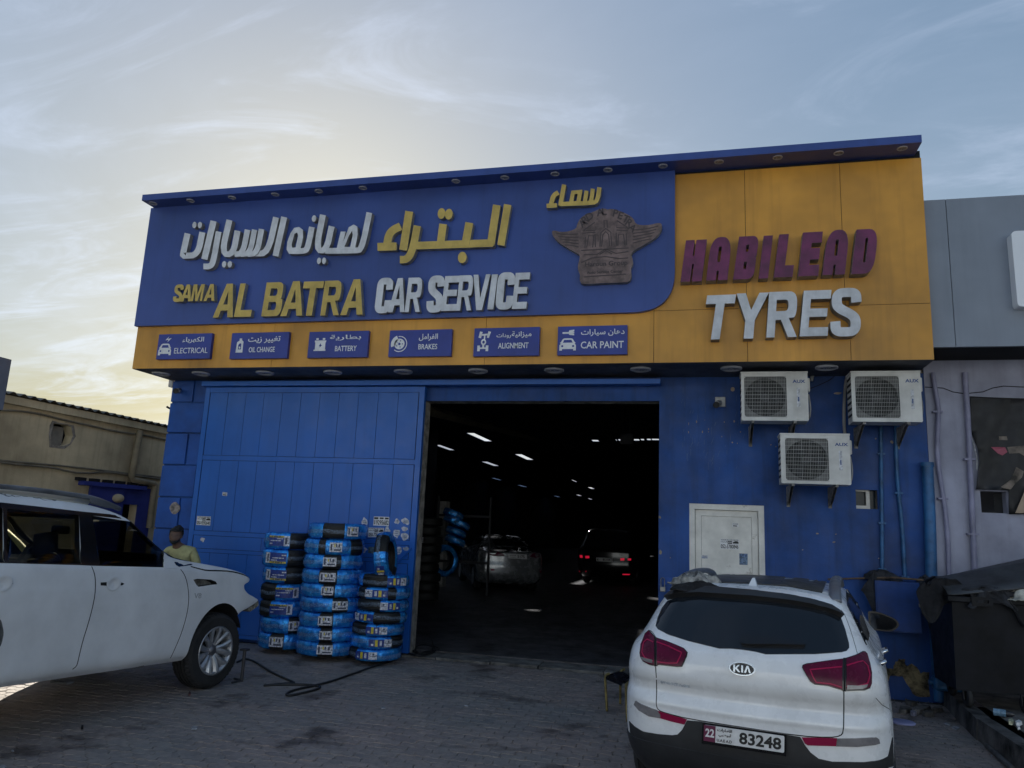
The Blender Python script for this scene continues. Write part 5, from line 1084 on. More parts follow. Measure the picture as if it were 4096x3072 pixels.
hc = onX(*kl(430, 700), BXX - .1); mb = MB(); mb.box((BXX - .16, hc.y - .28, hc.z - .3), (BXX - .12, hc.y + .2, hc.z + .28)); mb.build('board_in_hole', M('grey_board', (.22, .21, .19), .8, var=.2), bb)
mb = MB(); hl = [(h.y, h.z) for h in hole]; hcy = sum(p[0] for p in hl) / len(hl); hcz = sum(p[1] for p in hl) / len(hl)
plate(mb, [[(hcy + (p[0] - hcy) * (1.22 + .12 * math.sin(i * 2.3)), hcz + (p[1] - hcz) * (1.16 + .1 * math.cos(i * 1.9))) for i, p in enumerate(hl)], hl], lambda x, y: Vector((BXX + .006, x, y)), (-.006, 0, 0)); mb.build('rough_mortar', m_plas, bb)
def wireX(pts, r_, label, name='wall_cable', mat=None, k=kl, dx=.03, grp=None):
    mb = MB(); mb.tube(chaikin([onX(*k(*p), BXX + dx) for p in pts], 2), r_, 6); o = mb.build(name, mat or M('beige_cable', (.18, .16, .12), .7, var=.2), None); return tag(o, label, 'cable', grp)
wireX([(0, 470), (150, 475), (300, 495), (430, 530), (560, 560), (700, 590), (850, 625), (1000, 650), (1100, 660), (1200, 680), (1300, 705)], .022, 'upper painted cable sagging along the beige wall under the gutter')
wireX([(0, 862), (200, 880), (500, 905), (800, 940), (1000, 965), (1260, 995)], .022, 'upper of the two cables crossing the middle of the beige wall')
wireX([(0, 878), (200, 900), (400, 915), (520, 945), (650, 965), (830, 950), (1000, 975), (1260, 1008)], .022, 'lower wavy cable crossing the middle of the beige wall', dx=.04)
mb = MB(); P = [onX(*kl(*p), BXX + .1) for p in ((1095, 630), (1070, 760), (1048, 880), (1028, 985), (1035, 1015), (1150, 1035), (1200, 1045), (1208, 1060), (1195, 1150), (1165, 1390))]; mb.tube(P, .075, 10); o = mb.build('rain_pipe', M('beige_pipe', (.25, .21, .14), .6, var=.15), None); smooth_by(o, 40); tag(o, 'beige rain pipe with an offset bend running down the beige wall', 'rain pipe')
bd = empty('blue_sliding_door', (BXX + .05, (dy0 + dy1) / 2, 0), label='violet blue sliding door on an overhead rail in the beige wall', cat='sliding door')
m_vd = M('violet_blue_paint', (.03, .045, .26), .5, var=.12, vs=2)
od0b = onX(*kl(950, 1100), BXX).y
mb = MB(); mb.box((BXX + .04, dy0, .05), (BXX + .10, od0b, dz1)); mb.build('door_leaf', m_vd, bd)
mb = MB(); mb.box((BXX + .005, od0b + .02, dz1 - .4), (BXX + .05, dy1, dz1)); mb.box((BXX + .005, od1, .0), (BXX + .05, dy1, dz1 - .4)); mb.build('door_surround', m_vd, bd)
r0_, r1_ = onX(*kl(640, 1020), BXX + .1), onX(*kl(1135, 1055), BXX + .1); mb = MB(); mb.box((BXX + .01, r0_.y, r0_.z - .09), (BXX + .16, r1_.y, r0_.z)); mb.build('door_rail', m_vd, bd)
mb = MB()
for i in range(6): yy = r0_.y + (r1_.y - r0_.y) * i / 5; mb.box((BXX + .001, yy - .1, r0_.z + .002), (BXX + .12, yy + .1, r0_.z + .07))
mb.build('rail_bracket', m_dark, bd)
c = onX(*kl(922, 1158), BXX + .12); mb = MB(); mb.sphere(c, .1, .16, .1); mb.build('door_handle', m_beige, bd, True)
a, b_ = onX(0, 1422, -9.8), onX(35, 1640, -9.8)
mb = MB(); mb.box((-9.9, a.y - 1.6, onX(10, 1640, -9.8).z), (-9.8, onX(36, 1500, -9.8).y, onX(20, 1432, -9.8).z)); sg = thing('grey_sign_board', mb, M('blue_grey_panel', (.10, .13, .19), .5, var=.1), 'blue grey sign board end poking in at the far left edge above the beige roof', 'sign board')
mb = MB(); yy = onX(36, 1500, -9.8).y; mb.box((-9.89, yy - 1.6, -.02), (-9.81, yy - 1.5, onX(10, 1640, -9.8).z - .002)); mb.build('sign_post', M('dark_steel', (.03, .03, .035)), sg)
# ================================================================== vehicles
m_kia = M('white_car_paint', (.80, .81, .84), .28, var=.04, vs=3, coat=.6, dirt_glint=(4.0, .60, .25, (.45, .46, .48)))
m_clad = M('black_bumper_plastic', (.022, .023, .027), .55, var=.12, vs=5, bump=.03, bs=200)
m_glass = M('dark_tinted_glass', (.008, .011, .016), .06, var=0)
m_trim = M('gloss_black_trim', (.010, .010, .012), .18, var=0)
m_redl = M('dark_red_lens', (.10, .002, .028), .22, var=.15, vs=8)
m_redb = M('bright_red_lens', (.42, .008, .07), .3, var=0)
m_redr = M('red_reflector', (.24, .004, .045), .35, var=0)
m_clear = M('clear_ribbed_lens', (.20, .19, .20), .15, var=.1, vs=20, coat=.6)
m_chrome = M('chrome', (.75, .76, .78), .12, metal=1, var=0)
m_rub = M('tyre_rubber', (.016, .016, .018), .8, var=.2, bump=.1)
m_alloy = M('alloy_wheel', (.42, .43, .46), .34, metal=.7, var=.03, vs=14)
m_plate = M('number_plate_white', (.68, .68, .70), .4, var=.05, vs=20)
def wheel(root, c, r_, wd, axis, rimr, spokes=10, steer=0, name='wheel', twist=.35, pairs=True, tread=True):
    """axis points outward"""
    ax = Vector(axis).normalized(); c = Vector(c); mb = MB(); h = wd / 2
    prof = [(rimr, -h * .9), (rimr + .02, -h), (r_ - .05, -h), (r_ - .018, -h * .86), (r_ - .004, -h * .68), (r_, -h * .5)]
    for g_ in (-.5, -.17, .17, .5):
        prof += [(r_, h * (g_ - .05)), (r_ - .010, h * (g_ - .045)), (r_ - .010, h * (g_ + .045)), (r_, h * (g_ + .05))]
    prof += [(r_, h * .56), (r_ - .004, h * .68), (r_ - .018, h * .86), (r_ - .05, h), (rimr + .02, h), (rimr, h * .9)]
    nseg = 144 if tread else 48
    def fn(i, j, rr, hh, an):
        if tread and rr > r_ - .03 and abs(hh) > h * .55 and (i % 3 == 0): return rr - .009, hh
        return rr, hh
    mb.lathe(prof, c, ax, n=nseg, fn=fn); t = obj('wheel', mb.V, mb.F, m_rub, root); smooth_by(t, 28)
    mb = MB(); mb.lathe([(rimr + .002, h * .9), (rimr + .012, h * .98), (rimr - .004, h * 1.0), (rimr - .018, h * .9), (rimr - .03, h * .4), (rimr - .03, -h * .8)], c, ax, n=60); mb.build('rim_ring', m_alloy, t, True)
    mb = MB(); mb.lathe([(.001, h * .1), (rimr - .03, -.0)], c, ax, n=40); mb.lathe([(.001, h * .35), (.13, h * .35), (.15, h * .2)], c, ax, n=30); mb.build('brake_disc', m_fan, t)
    u = ax.cross(Vector((0, 0, 1))).normalized(); v = ax.cross(u); mb = MB()
    for i in range(spokes):
        a0 = 2 * math.pi * i / spokes
        if pairs: a0 = 2 * math.pi * (i // 2) / (spokes / 2) + (.17 if i % 2 else -.17)
        V = []; steps = 7
        for s_ in range(steps + 1):
            q = s_ / steps; rr = .045 + (rimr - .05) * q; sgn = (1 if i % 2 else -1) if pairs else 1
            aa = a0 + sgn * twist * .35 * q ** 1.4; wv = (.030 - .006 * math.sin(math.pi * q) + .010 * q) * (1 if pairs else 1.25)
            for e_, dz in ((-1, .0), (-.35, .016), (.35, .016), (1, 0.0)):
                cc = c + u * (math.cos(aa) * rr - math.sin(aa) * wv * e_) + v * (math.sin(aa) * rr + math.cos(aa) * wv * e_) + ax * (h * (.86 - .30 * (1 - q) ** 2 - .10 * (1 - q)) + dz + (.010 * e_ if pairs else 0))
                V.append(cc)
            V.append(V[-4] - ax * .03); V.append(V[-2] - ax * .03)
        F = []
        for s_ in range(steps):
            b0_ = s_ * 6; b1_ = b0_ + 6
            for a_, b_ in ((0, 1), (1, 2), (2, 3), (3, 5), (5, 4), (4, 0)): F.append((b0_ + a_, b0_ + b_, b1_ + b_, b1_ + a_))
        mb.add(V, F)
    mb.build('spokes', m_alloy, t)
    mb = MB(); mb.lathe([(.001, h * .72), (.03, h * .71), (.036, h * .66), (.075, h * .58), (.085, h * .4)], c, ax, n=30); mb.build('hub_cap', M('dark_alloy', (.18, .18, .2), .35, metal=.7, var=0), t, True)
    return t
def wheelwell(c, r_, ax, x_out, x_in, n=40):
    """cylinder cutter along local axis between two world points"""
    mb = MB(); mb.cyl(x_out, x_in, r_, n); return mb.V, mb.F
m_well = M('wheel_well', (.008, .008, .009), .95, var=0)
# ---------------------------------------------------------------- white hatchback SUV seen from behind
KR = math.radians(-10.5); K0 = Vector((.262, 5.37, 0)); kia = empty('parked_suv', K0, KR, label='white compact SUV parked with its tail towards the camera, number plate 83248', cat='suv'); km_ = MW['parked_suv']
lv_k = [(.20, .30, 4.0, .80, .25, .3, .10, .2), (.28, .16, 4.1, .84, .28, .35, .12, .3), (.40, .05, 4.22, .872, .28, .4, .13, .3), (.52, .015, 4.25, .884, .28, .45, .13, .3), (.62, .012, 4.25, .888, .28, .45, .13, .3), (.70, .012, 4.24, .888, .28, .45, .13, .3), (.735, .004, 4.22, .886, .28, .45, .13, .3),
        (.775, .018, 4.2, .884, .28, .45, .13, .3), (.815, .040, 4.17, .880, .28, .45, .13, .3), (.855, .030, 4.12, .876, .28, .45, .13, .3), (.895, .000, 4.05, .872, .28, .45, .13, .3), (.94, -.012, 3.95, .868, .28, .45, .13, .3), (1.0, -.010, 3.6, .858, .28, .45, .14, .2), (1.06, .005, 3.2, .842, .28, .42, .15, .15), (1.10, .020, 3.1, .822, .27, .40, .16, .12),
        (1.14, .050, 3.02, .790, .26, .38, .17, .1), (1.20, .10, 2.92, .755, .24, .36, .17, .1), (1.28, .165, 2.78, .715, .22, .34, .17, .1), (1.36, .23, 2.64, .675, .21, .32, .17, .1), (1.42, .285, 2.5, .64, .20, .3, .17, .1), (1.46, .34, 2.38, .61, .19, .3, .17, .1), (1.49, .42, 2.25, .57, .18, .3, .16, .1), (1.515, .56, 2.1, .50, .18, .28, .14, .1), (1.535, .75, 1.9, .40, .16, .25, .1, .1), (1.548, 1.0, 1.65, .25, .12, .15, .05, .05), (1.552, 1.2, 1.45, .08, .05, .05, .01, .01)]
KV, KF = loft(lv_k, km_, 4, taper=.045); ks = Surf(KV, KF)
KRW = .335; wl = []
for sx in (-1, 1):
    for wy in (.86, 3.38):
        wl.append(wheelwell(None, .385, None, km_ @ Vector((sx * 1.0, wy, .34)), km_ @ Vector((sx * .60, wy, .34))))
V, F, I = boolean(KV, KF, wl)
o = obj('body', V, F, [m_kia, m_well], kia, mi=[1 if i else 0 for i in I]); smooth_by(o, 32)
# cladding on the lower body
lo = [(z, yr - .006, yf + .006, w_ + .006, a, b_, c, d_) for z, yr, yf, w_, a, b_, c, d_ in [(.19, .30, 4.0, .80, .25, .3, .10, .2), (.28, .16, 4.1, .84, .28, .35, .12, .3), (.40, .05, 4.22, .872, .28, .4, .13, .3), (.475, .02, 4.245, .882, .28, .45, .13, .3), (.48, .03, 4.23, .872, .28, .45, .13, .3)]]
V, F = loft(lo, km_, 4, taper=.045); V, F, I = boolean(V, F, wl); o = obj('lower_cladding', V, F, m_clad, kia); smooth_by(o, 32)
clad = [(128, 1262), (165, 1300), (230, 1338), (330, 1356), (440, 1365), (480, 1360), (515, 1325), (552, 1255), (640, 1263), (900, 1303), (1200, 1348), (1385, 1378), (1420, 1440), (1460, 1492), (1520, 1538), (1620, 1560), (1850, 1563), (1960, 1550), (2030, 1520), (2062, 1380), (2068, 1590), (1900, 1650), (1200, 1650), (400, 1500), (140, 1400)]
decal(ks, [clad], kk, .006, m_clad, 'rear_bumper_cladding', kia, 20)
gl = [(405, 378), (480, 352), (640, 345), (1040, 372), (1300, 402), (1500, 437), (1640, 480), (1682, 500), (1715, 590), (1742, 690), (1744, 722), (1725, 745), (1690, 754), (1500, 768), (1130, 770), (1060, 752), (950, 735), (870, 728), (790, 728), (560, 672), (400, 620), (335, 585), (320, 560), (335, 500), (365, 430)]
decal(ks, [gl], kk, .004, m_glass, 'rear_window', kia, 22)
lip = [(405, 370), (440, 340), (480, 320), (620, 306), (740, 308), (1045, 336), (1300, 366), (1500, 403), (1600, 435), (1650, 465), (1684, 503), (1640, 480), (1560, 452), (1440, 425), (1300, 402), (1040, 372), (640, 345), (480, 352)]
decal(ks, [lip], kk, .045, M('spoiler_underside', (.02, .02, .022), .4, var=.1), 'spoiler', kia, 12, thick=.05)
top = [(480, 320), (500, 300), (600, 268), (740, 262), (1045, 285), (1300, 315), (1500, 350), (1600, 385), (1670, 440), (1684, 503), (1650, 465), (1600, 435), (1500, 403), (1300, 366), (1045, 336), (740, 308), (620, 306)]
decal(ks, [top], kk, .020, m_kia, 'spoiler_top', kia, 12, thick=.03)
pano = [(690, 240), (735, 175), (765, 163), (1050, 165), (1400, 191), (1570, 217), (1580, 224), (1545, 318), (1300, 272), (1000, 250)]
decal(ks, [pano], kk, .009, M('sunroof_glass', (.05, .052, .055), .35, var=.1, vs=2), 'panoramic_roof', kia, 9)
for lp in ([(1700, 800), (1720, 800), (1722, 1042), (1698, 1042)], [(312, 640), (330, 650), (332, 856), (312, 858)]): decal(ks, [lp], kk, .008, m_dark, 'lamp_joint', kia, 12, thick=.02)
for name, seg in (('tail_lamp', [[(1715, 803), (1790, 776), (1838, 750), (1856, 752), (1872, 768), (1893, 840), (1906, 910), (1904, 985), (1890, 1020), (1850, 1035), (1716, 1040)], [(1397, 868), (1400, 850), (1430, 840), (1703, 806), (1703, 1038), (1590, 1003), (1490, 992), (1455, 968), (1425, 920)]]),
                  ('tail_lamp', [[(316, 642), (275, 594), (245, 620), (215, 700), (206, 765), (212, 795), (230, 822), (270, 845), (315, 857)], [(325, 650), (400, 675), (530, 728), (556, 755), (550, 785), (516, 860), (480, 863), (345, 848), (326, 853)]])):
    right = seg[0][0][0] > 1000
    for oi, lp in enumerate(seg):
        l_ = decal(ks, [lp], kk, .010, m_trim, name, kia, 16, thick=.022, label=('outer' if oi == 0 else 'inner') + ' part of the ' + ('right' if right else 'left') + ' tail lamp')
        cx_, cy_ = sum(p[0] for p in lp) / len(lp), sum(p[1] for p in lp) / len(lp)
        inn = [(cx_ + (p[0] - cx_) * .95, cy_ + (p[1] - cy_) * .93) for p in lp]
        decal(ks, [inn], kk, .014, m_redl, 'lens', l_, 14, thick=.004)
        def bar(pts):
            mb = MB(); 
            seam(ks, pts, kk, .007, m_redb, 'light_guide', l_, .0165, 8)
        if right and oi == 1: bar([(1690, 815 + 52), (1455, 885), (1475, 935), (1500, 975), (1600, 985), (1690, 1012)])
        if right and oi == 0: bar([(1722, 858), (1790, 840), (1838, 828), (1872, 860), (1886, 925), (1868, 985), (1800, 1003), (1722, 1005)])
        if (not right) and oi == 1: bar([(332, 688), (420, 718), (515, 760), (505, 790), (480, 835), (400, 835), (335, 825)])
        if (not right) and oi == 0: bar([(308, 690), (262, 668), (238, 690), (228, 760), (245, 795), (308, 822)])
    rl = [(1728, 996), (1800, 1000), (1870, 990), (1862, 1012), (1830, 1024), (1726, 1028)] if right else [(217, 790), (300, 812), (300, 836), (270, 830), (228, 812)]
    decal(ks, [rl], kk, .018, m_clear, 'reversing_lens', l_, 10, thick=.004)
for nm, lp, mt in (('rear_reflector', [(1395, 1380), (1655, 1386), (1645, 1445), (1440, 1438), (1418, 1425)], m_redr), ('fog_lamp', [(1657, 1388), (1800, 1386), (1940, 1379), (1958, 1395), (1964, 1425), (1930, 1435), (1800, 1450), (1647, 1446)], m_clear),
                   ('fog_lamp', [(175, 1110), (215, 1135), (330, 1180), (356, 1215), (355, 1240), (270, 1225), (200, 1182), (164, 1140)], m_clear), ('rear_reflector', [(338, 1186), (450, 1220), (550, 1248), (532, 1285), (440, 1264), (358, 1240), (357, 1212)], m_redr)):
    decal(ks, [lp], kk, .010, mt, nm, kia, 12, thick=.014)
mb = MB()
seam(ks, [(318, 860), (325, 960), (325, 1080), (322, 1140), (335, 1180), (400, 1205), (560, 1245), (975, 1310), (1385, 1372), (1600, 1383), (1680, 1372), (1703, 1340), (1706, 1200), (1706, 1040)], kk, .006, m_dark, 'g', kia, it=1, mb=mb)
seam(ks, [(318, 640), (290, 600), (275, 594)], kk, .004, m_dark, 'g', kia, mb=mb)
seam(ks, [(740, 262), (1045, 283), (1300, 314), (1500, 348), (1620, 385), (1700, 450), (1745, 560), (1785, 690), (1805, 765)], kk, .003, M('paint_crease', (.30, .32, .36), .5, var=0), 'g', kia, it=1, mb=mb)
seam(ks, [(1940, 1090), (1985, 1140), (2060, 1185), (2068, 1195)], kk, .004, m_dark, 'g', kia, mb=mb)
mb.build('panel_gap', m_dark, kia)
decal(ks, [[(945, 648), (1000, 645), (1150, 655), (1415, 705), (1420, 712), (1405, 718), (1200, 712), (1000, 712), (955, 705), (946, 690)]], kk, .03, m_trim, 'rear_wiper', kia, 12, thick=.034)
def flatframe(c, l_, r_, up, k=kk):
    """local frame on the body: centre, x direction and up direction from three traced points"""
    C_, n_ = ks.hit(*k(*c)); a, _ = ks.hit(*k(*l_)); b_, _ = ks.hit(*k(*r_)); x = (b_ - a).normalized(); z = n_.cross(x).normalized() * -1
    z = x.cross(n_).normalized()
    if z.z < 0: z = -z
    return C_, x, z, n_
C_, X_, Z_, N_ = flatframe((957, 878), (860, 870), (1054, 890), None)
def onf(C_, X_, Z_, N_, off): return lambda x, y: C_ + X_ * x + Z_ * y + N_ * off
bw = (ks.hit(*kk(1054, 890))[0] - ks.hit(*kk(860, 870))[0]).length / 2
mb = MB(); plate(mb, [ell(0, 0, bw, bw * .52, 36), ell(0, 0, bw * .91, bw * .44, 36)], onf(C_, X_, Z_, N_, .014), N_ * -.02); bd_ = mb.build('badge_ring', m_chrome, kia)
mb = MB(); plate(mb, [ell(0, 0, bw * .91, bw * .44, 36)], onf(C_, X_, Z_, N_, .009), N_ * -.012); mb.build('badge_field', m_trim, bd_)
mb = MB(); s_ = bw * .22
for lp in ([(-3.0, -1.2), (-3.0, 1.2), (-2.4, 1.2), (-2.4, .2), (-1.4, 1.2), (-.75, 1.2), (-1.75, .15), (-.6, -1.2), (-1.3, -1.2), (-2.15, -.25), (-2.4, -.5), (-2.4, -1.2)], [(-.25, -1.2), (-.25, 1.2), (.35, 1.2), (.35, -1.2)], [(.75, -1.2), (1.6, 1.2), (2.2, 1.2), (3.05, -1.2), (2.45, -1.2), (1.9, .5), (1.35, -1.2)]):
    plate(mb, [[(x * s_, y * s_) for x, y in lp]], onf(C_, X_, Z_, N_, .013), N_ * -.004)
mb.build('badge_letters', m_chrome, bd_)
a, na = ks.hit(*kk(360, 975)); b_, _ = ks.hit(*kk(575, 1010)); mb = MB(); X_ = (b_ - a).normalized(); Z_ = X_.cross(na).normalized(); Z_ = Z_ if Z_.z > 0 else -Z_
text(mb, 'SPORTAGE', a + na * .004, X_, Z_, (b_ - a).length, .022, .006, .03); mb.build('model_badge', m_chrome, kia)
def numplate(root, TL, TR, BL, k, depthfn, texts, frame=True, colour=None):
    a, b_, c = depthfn(*k(*TL)), depthfn(*k(*TR)), depthfn(*k(*BL)); X = b_ - a; Z = a - c; n = X.cross(Z).normalized()
    if n.dot(Vector((0, 0, 1.85)) - a) < 0: n = -n
    mb = MB(); plate(mb, [rloop([(0, 0, .01), (X.length, 0, .01), (X.length, Z.length, .01), (0, Z.length, .01)], 3)], lambda x, y: c + X.normalized() * x + Z.normalized() * y + n * .004, n * -.012); p = mb.build('number_plate', m_plate, root)
    for s, u0, v0, u1, v1, mt in texts:
        mb = MB()
        if s == '#': mb.add([c + X * u + Z * v + n * .0046 for u, v in ((u0, v0), (u1, v0), (u1, v1), (u0, v1))], [(0, 1, 2, 3)])
        else: text(mb, s, c + X * u0 + Z * v0 + n * .0048, X.normalized(), Z.normalized(), (u1 - u0) * X.length, (v1 - v0) * Z.length, .0012, .03)
        mb.build('plate_print', mt, p)
    if frame:
        mb = MB(); w_, h_ = X.length, Z.length; plate(mb, [[(-.012, -.02), (w_ + .012, -.02), (w_ + .012, h_ + .012), (-.012, h_ + .012)]], lambda x, y: c + X.normalized() * x + Z.normalized() * y - n * .002, n * -.012); mb.build('plate_frame', m_trim, root)
    return p
plane_n = (km_.to_3x3() @ Vector((0, 1, 0)))
def kplane(px, py): d_ = Vector(ray(px, py)); t = (K0 - plane_n * .022 - Vector(CP)).dot(plane_n) / d_.dot(plane_n); return Vector(CP) + d_ * t
numplate(kia, (676, 1287), (1268, 1372), (672, 1405), kk, kplane, [('#', 0.0, 0.0, .15, 1, M('plate_maroon', (.12, .01, .05), .4, var=0)), ('22', .02, .28, .135, .80, m_white), (arab('الامارات'), .17, .68, .36, .92, m_black), (arab('أبوظبي'), .19, .38, .36, .64, m_black), ('U.A.E A.D', .17, .08, .36, .26, m_black), ('83248', .45, .14, .965, .86, m_black)])
# antenna fin
c, n_ = ks.hit(*kk(1033, 280)); mb = MB(); fwd = km_.to_3x3() @ Vector((0, 1, 0)); sd_ = km_.to_3x3() @ Vector((1, 0, 0)); up = Vector((0, 0, 1))
V = []; 
for q, hw, ln, hgt in ((0, .042, .0, -.01), (1, .036, .0, .004), (2, .016, .05, .05), (3, .008, .075, .068)):
    V += [c + sd_ * hw + fwd * (ln * .9) + up * hgt, c + sd_ * hw * .6 + fwd * (.17 - ln * .2 - q * .01) + up * hgt, c - sd_ * hw * .6 + fwd * (.17 - ln * .2 - q * .01) + up * hgt, c - sd_ * hw + fwd * (ln * .9) + up * hgt]
F = [(0, 3, 2, 1), (12, 13, 14, 15)]
for q in range(3):
    for j in range(4): F.append((q * 4 + j, q * 4 + (j + 1) % 4, q * 4 + 4 + (j + 1) % 4, q * 4 + 4 + j))
mb.add(V, F); mb.build('antenna_fin', m_kia, kia)
# roof rails
m_rail = M('satin_rail', (.16, .17, .20), .4, metal=.3, var=.05)
for sx in (-1, 1):
    P = []
    for y, z, x in ((.52, 1.455, .555), (.60, 1.505, .55), (.80, 1.545, .545), (1.2, 1.572, .54), (1.7, 1.57, .54), (2.0, 1.545, .54), (2.15, 1.49, .545)): P.append(km_ @ Vector((sx * x, y, z)))
    mb = MB(); mb.tube(chaikin(P, 2), .040, 10, flat=.6); mb.build('roof_rail', m_rail, kia, True)
# right side windows
sw = [(945, 350), (962, 340), (985, 352), (1060, 480), (1140, 645), (1222, 870), (1250, 950), (1240, 1020), (1210, 1100), (1190, 1065), (1100, 868), (1010, 680), (955, 570), (940, 450)]
decal(ks, [sw], kb, .004, m_glass, 'side_window', kia, 16)
lsw = [(y, z) for y, z in ((1.0, 1.17), (2.75, 1.13), (2.25, 1.40), (1.9, 1.45), (1.1, 1.44), (.85, 1.36), (.8, 1.28))]
H = []; lpv, T = tri2([lsw], .12)
for p in lpv:
    o_ = km_ @ Vector((-2, p.x, p.y)); d_ = km_.to_3x3() @ Vector((1, 0, 0)); h_ = ks.b.ray_cast(o_, d_); H.append(h_[0] - d_ * .006 if h_[0] else km_ @ Vector((-.7, p.x, p.y)))
obj('side_window', H, T, m_glass, kia, True, recalc=False)
# windscreen
wv = []; wp, T = tri2([[(-.62, 1.12), (.62, 1.12), (.5, 1.44), (-.5, 1.44)]], .12)
for p in wp:
    o_ = km_ @ Vector((p.x, 6, p.y)); d_ = km_.to_3x3() @ Vector((0, -1, 0)); h_ = ks.b.ray_cast(o_, d_); wv.append(h_[0] - d_ * .006)
obj('windscreen', wv, T, m_glass, kia, True, recalc=False)
# door mirrors
for sx in (1, -1):
    c = km_ @ Vector((sx * 1.0, 2.42, 1.165)) if sx > 0 else km_ @ Vector((-.98, 2.42, 1.16))
    if sx > 0: c = Vector(onf and (lambda d_: Vector(CP) + d_ * ((km_ @ Vector((0, 2.42, 0)) - Vector(CP)).dot(plane_n) / d_.dot(plane_n)))(Vector(ray(*kb(1445, 790)))))
    r3 = km_.to_3x3(); x_ = r3 @ Vector((sx, 0, 0)); z_ = Vector((0, 0, 1)); y_ = r3 @ Vector((0, 1, 0))
    shp = [(-.125, -.075, .03), (.06, -.082, .05), (.13, -.02, .06), (.10, .035, .05), (-.04, .085, .05), (-.125, .085, .02)]
    mb = MB(); plate(mb, [rloop(shp, 6)], lambda x, y: c + x_ * x + z_ * y, y_ * .02)
    lp = rloop(shp, 6); nn = len(lp); V = [c + x_ * a + z_ * b_ + y_ * .02 for a, b_ in lp] + [c + x_ * a * .95 + z_ * b_ * .95 + y_ * .07 for a, b_ in lp] + [c + x_ * a * .6 + z_ * b_ * .6 + y_ * .12 for a, b_ in lp]
    F = [(i, (i + 1) % nn, nn + (i + 1) % nn, nn + i) for i in range(nn)] + [(nn + i, nn + (i + 1) % nn, 2 * nn + (i + 1) % nn, 2 * nn + i) for i in range(nn)] + [tuple(range(2 * nn, 3 * nn))]
    mb.add(V, F); mr_ = mb.build('door_mirror', m_trim, kia)
    mb = MB(); plate(mb, [[(x * .86, y * .82) for x, y in lp]], lambda x, y: c + x_ * x + z_ * y - y_ * .003, y_ * .003); mb.build('mirror_glass', M('mirror', (.025, .03, .04), .06, metal=1, var=0), mr_)
    mb = MB(); mb.tube([c + x_ * -.09 + y_ * .06 + z_ * -.03, c + x_ * -.20 + y_ * .06 + z_ * -.04], .035, 8, flat=.6); mb.build('mirror_arm', m_kia, mr_)
for u, v in ((1412, 1205), (1388, 1362)):
    c, n_ = ks.hit(*kb(u - 12, v)); mb = MB(); mb.tube([c + n_ * .012 - fwd * .02, c + n_ * .045, c + n_ * .045 + fwd * .12, c + n_ * .012 + fwd * .14], .013, 8); mb.build('door_handle', m_chrome, kia, True)
for sx in (-1, 1):
    for wy in (.86, 3.38): wheel(kia, km_ @ Vector((sx * .775, wy, KRW)), KRW, .21, km_.to_3x3() @ Vector((sx, 0, 0)), .225, 10, pairs=True)
mb = MB(); mb.add([km_ @ Vector(v) for v in ((-.68, .5, .22), (.68, .5, .22), (.68, 3.9, .22), (-.68, 3.9, .22))], [(0, 1, 2, 3)]); mb.build('underbody', m_well, kia)
# rags on the roof
h1_, _ = ks.hit(*kk(608, 268)); cloth('grey_patterned_cloth', h1_ + Vector((.01, .03, .005)), .165, .10, .07, M('grey_patterned_cloth', (.28, .27, .25), .9, var=.5, vs=16, rgb2=(.05, .05, .055), bump=.4, bs=30), 'crumpled grey patterned cloth lying on the rear roof corner of the white compact SUV', 31, n=40, amp=1.0)
h1_, _ = ks.hit(*kk(612, 305)); cloth('black_folded_cloth', h1_ + Vector((.035, -.005, .008)), .17, .07, .05, m_blackcloth, 'black cloth bundle lying on the rear roof edge in front of the grey patterned cloth', 33, n=30, amp=.7)
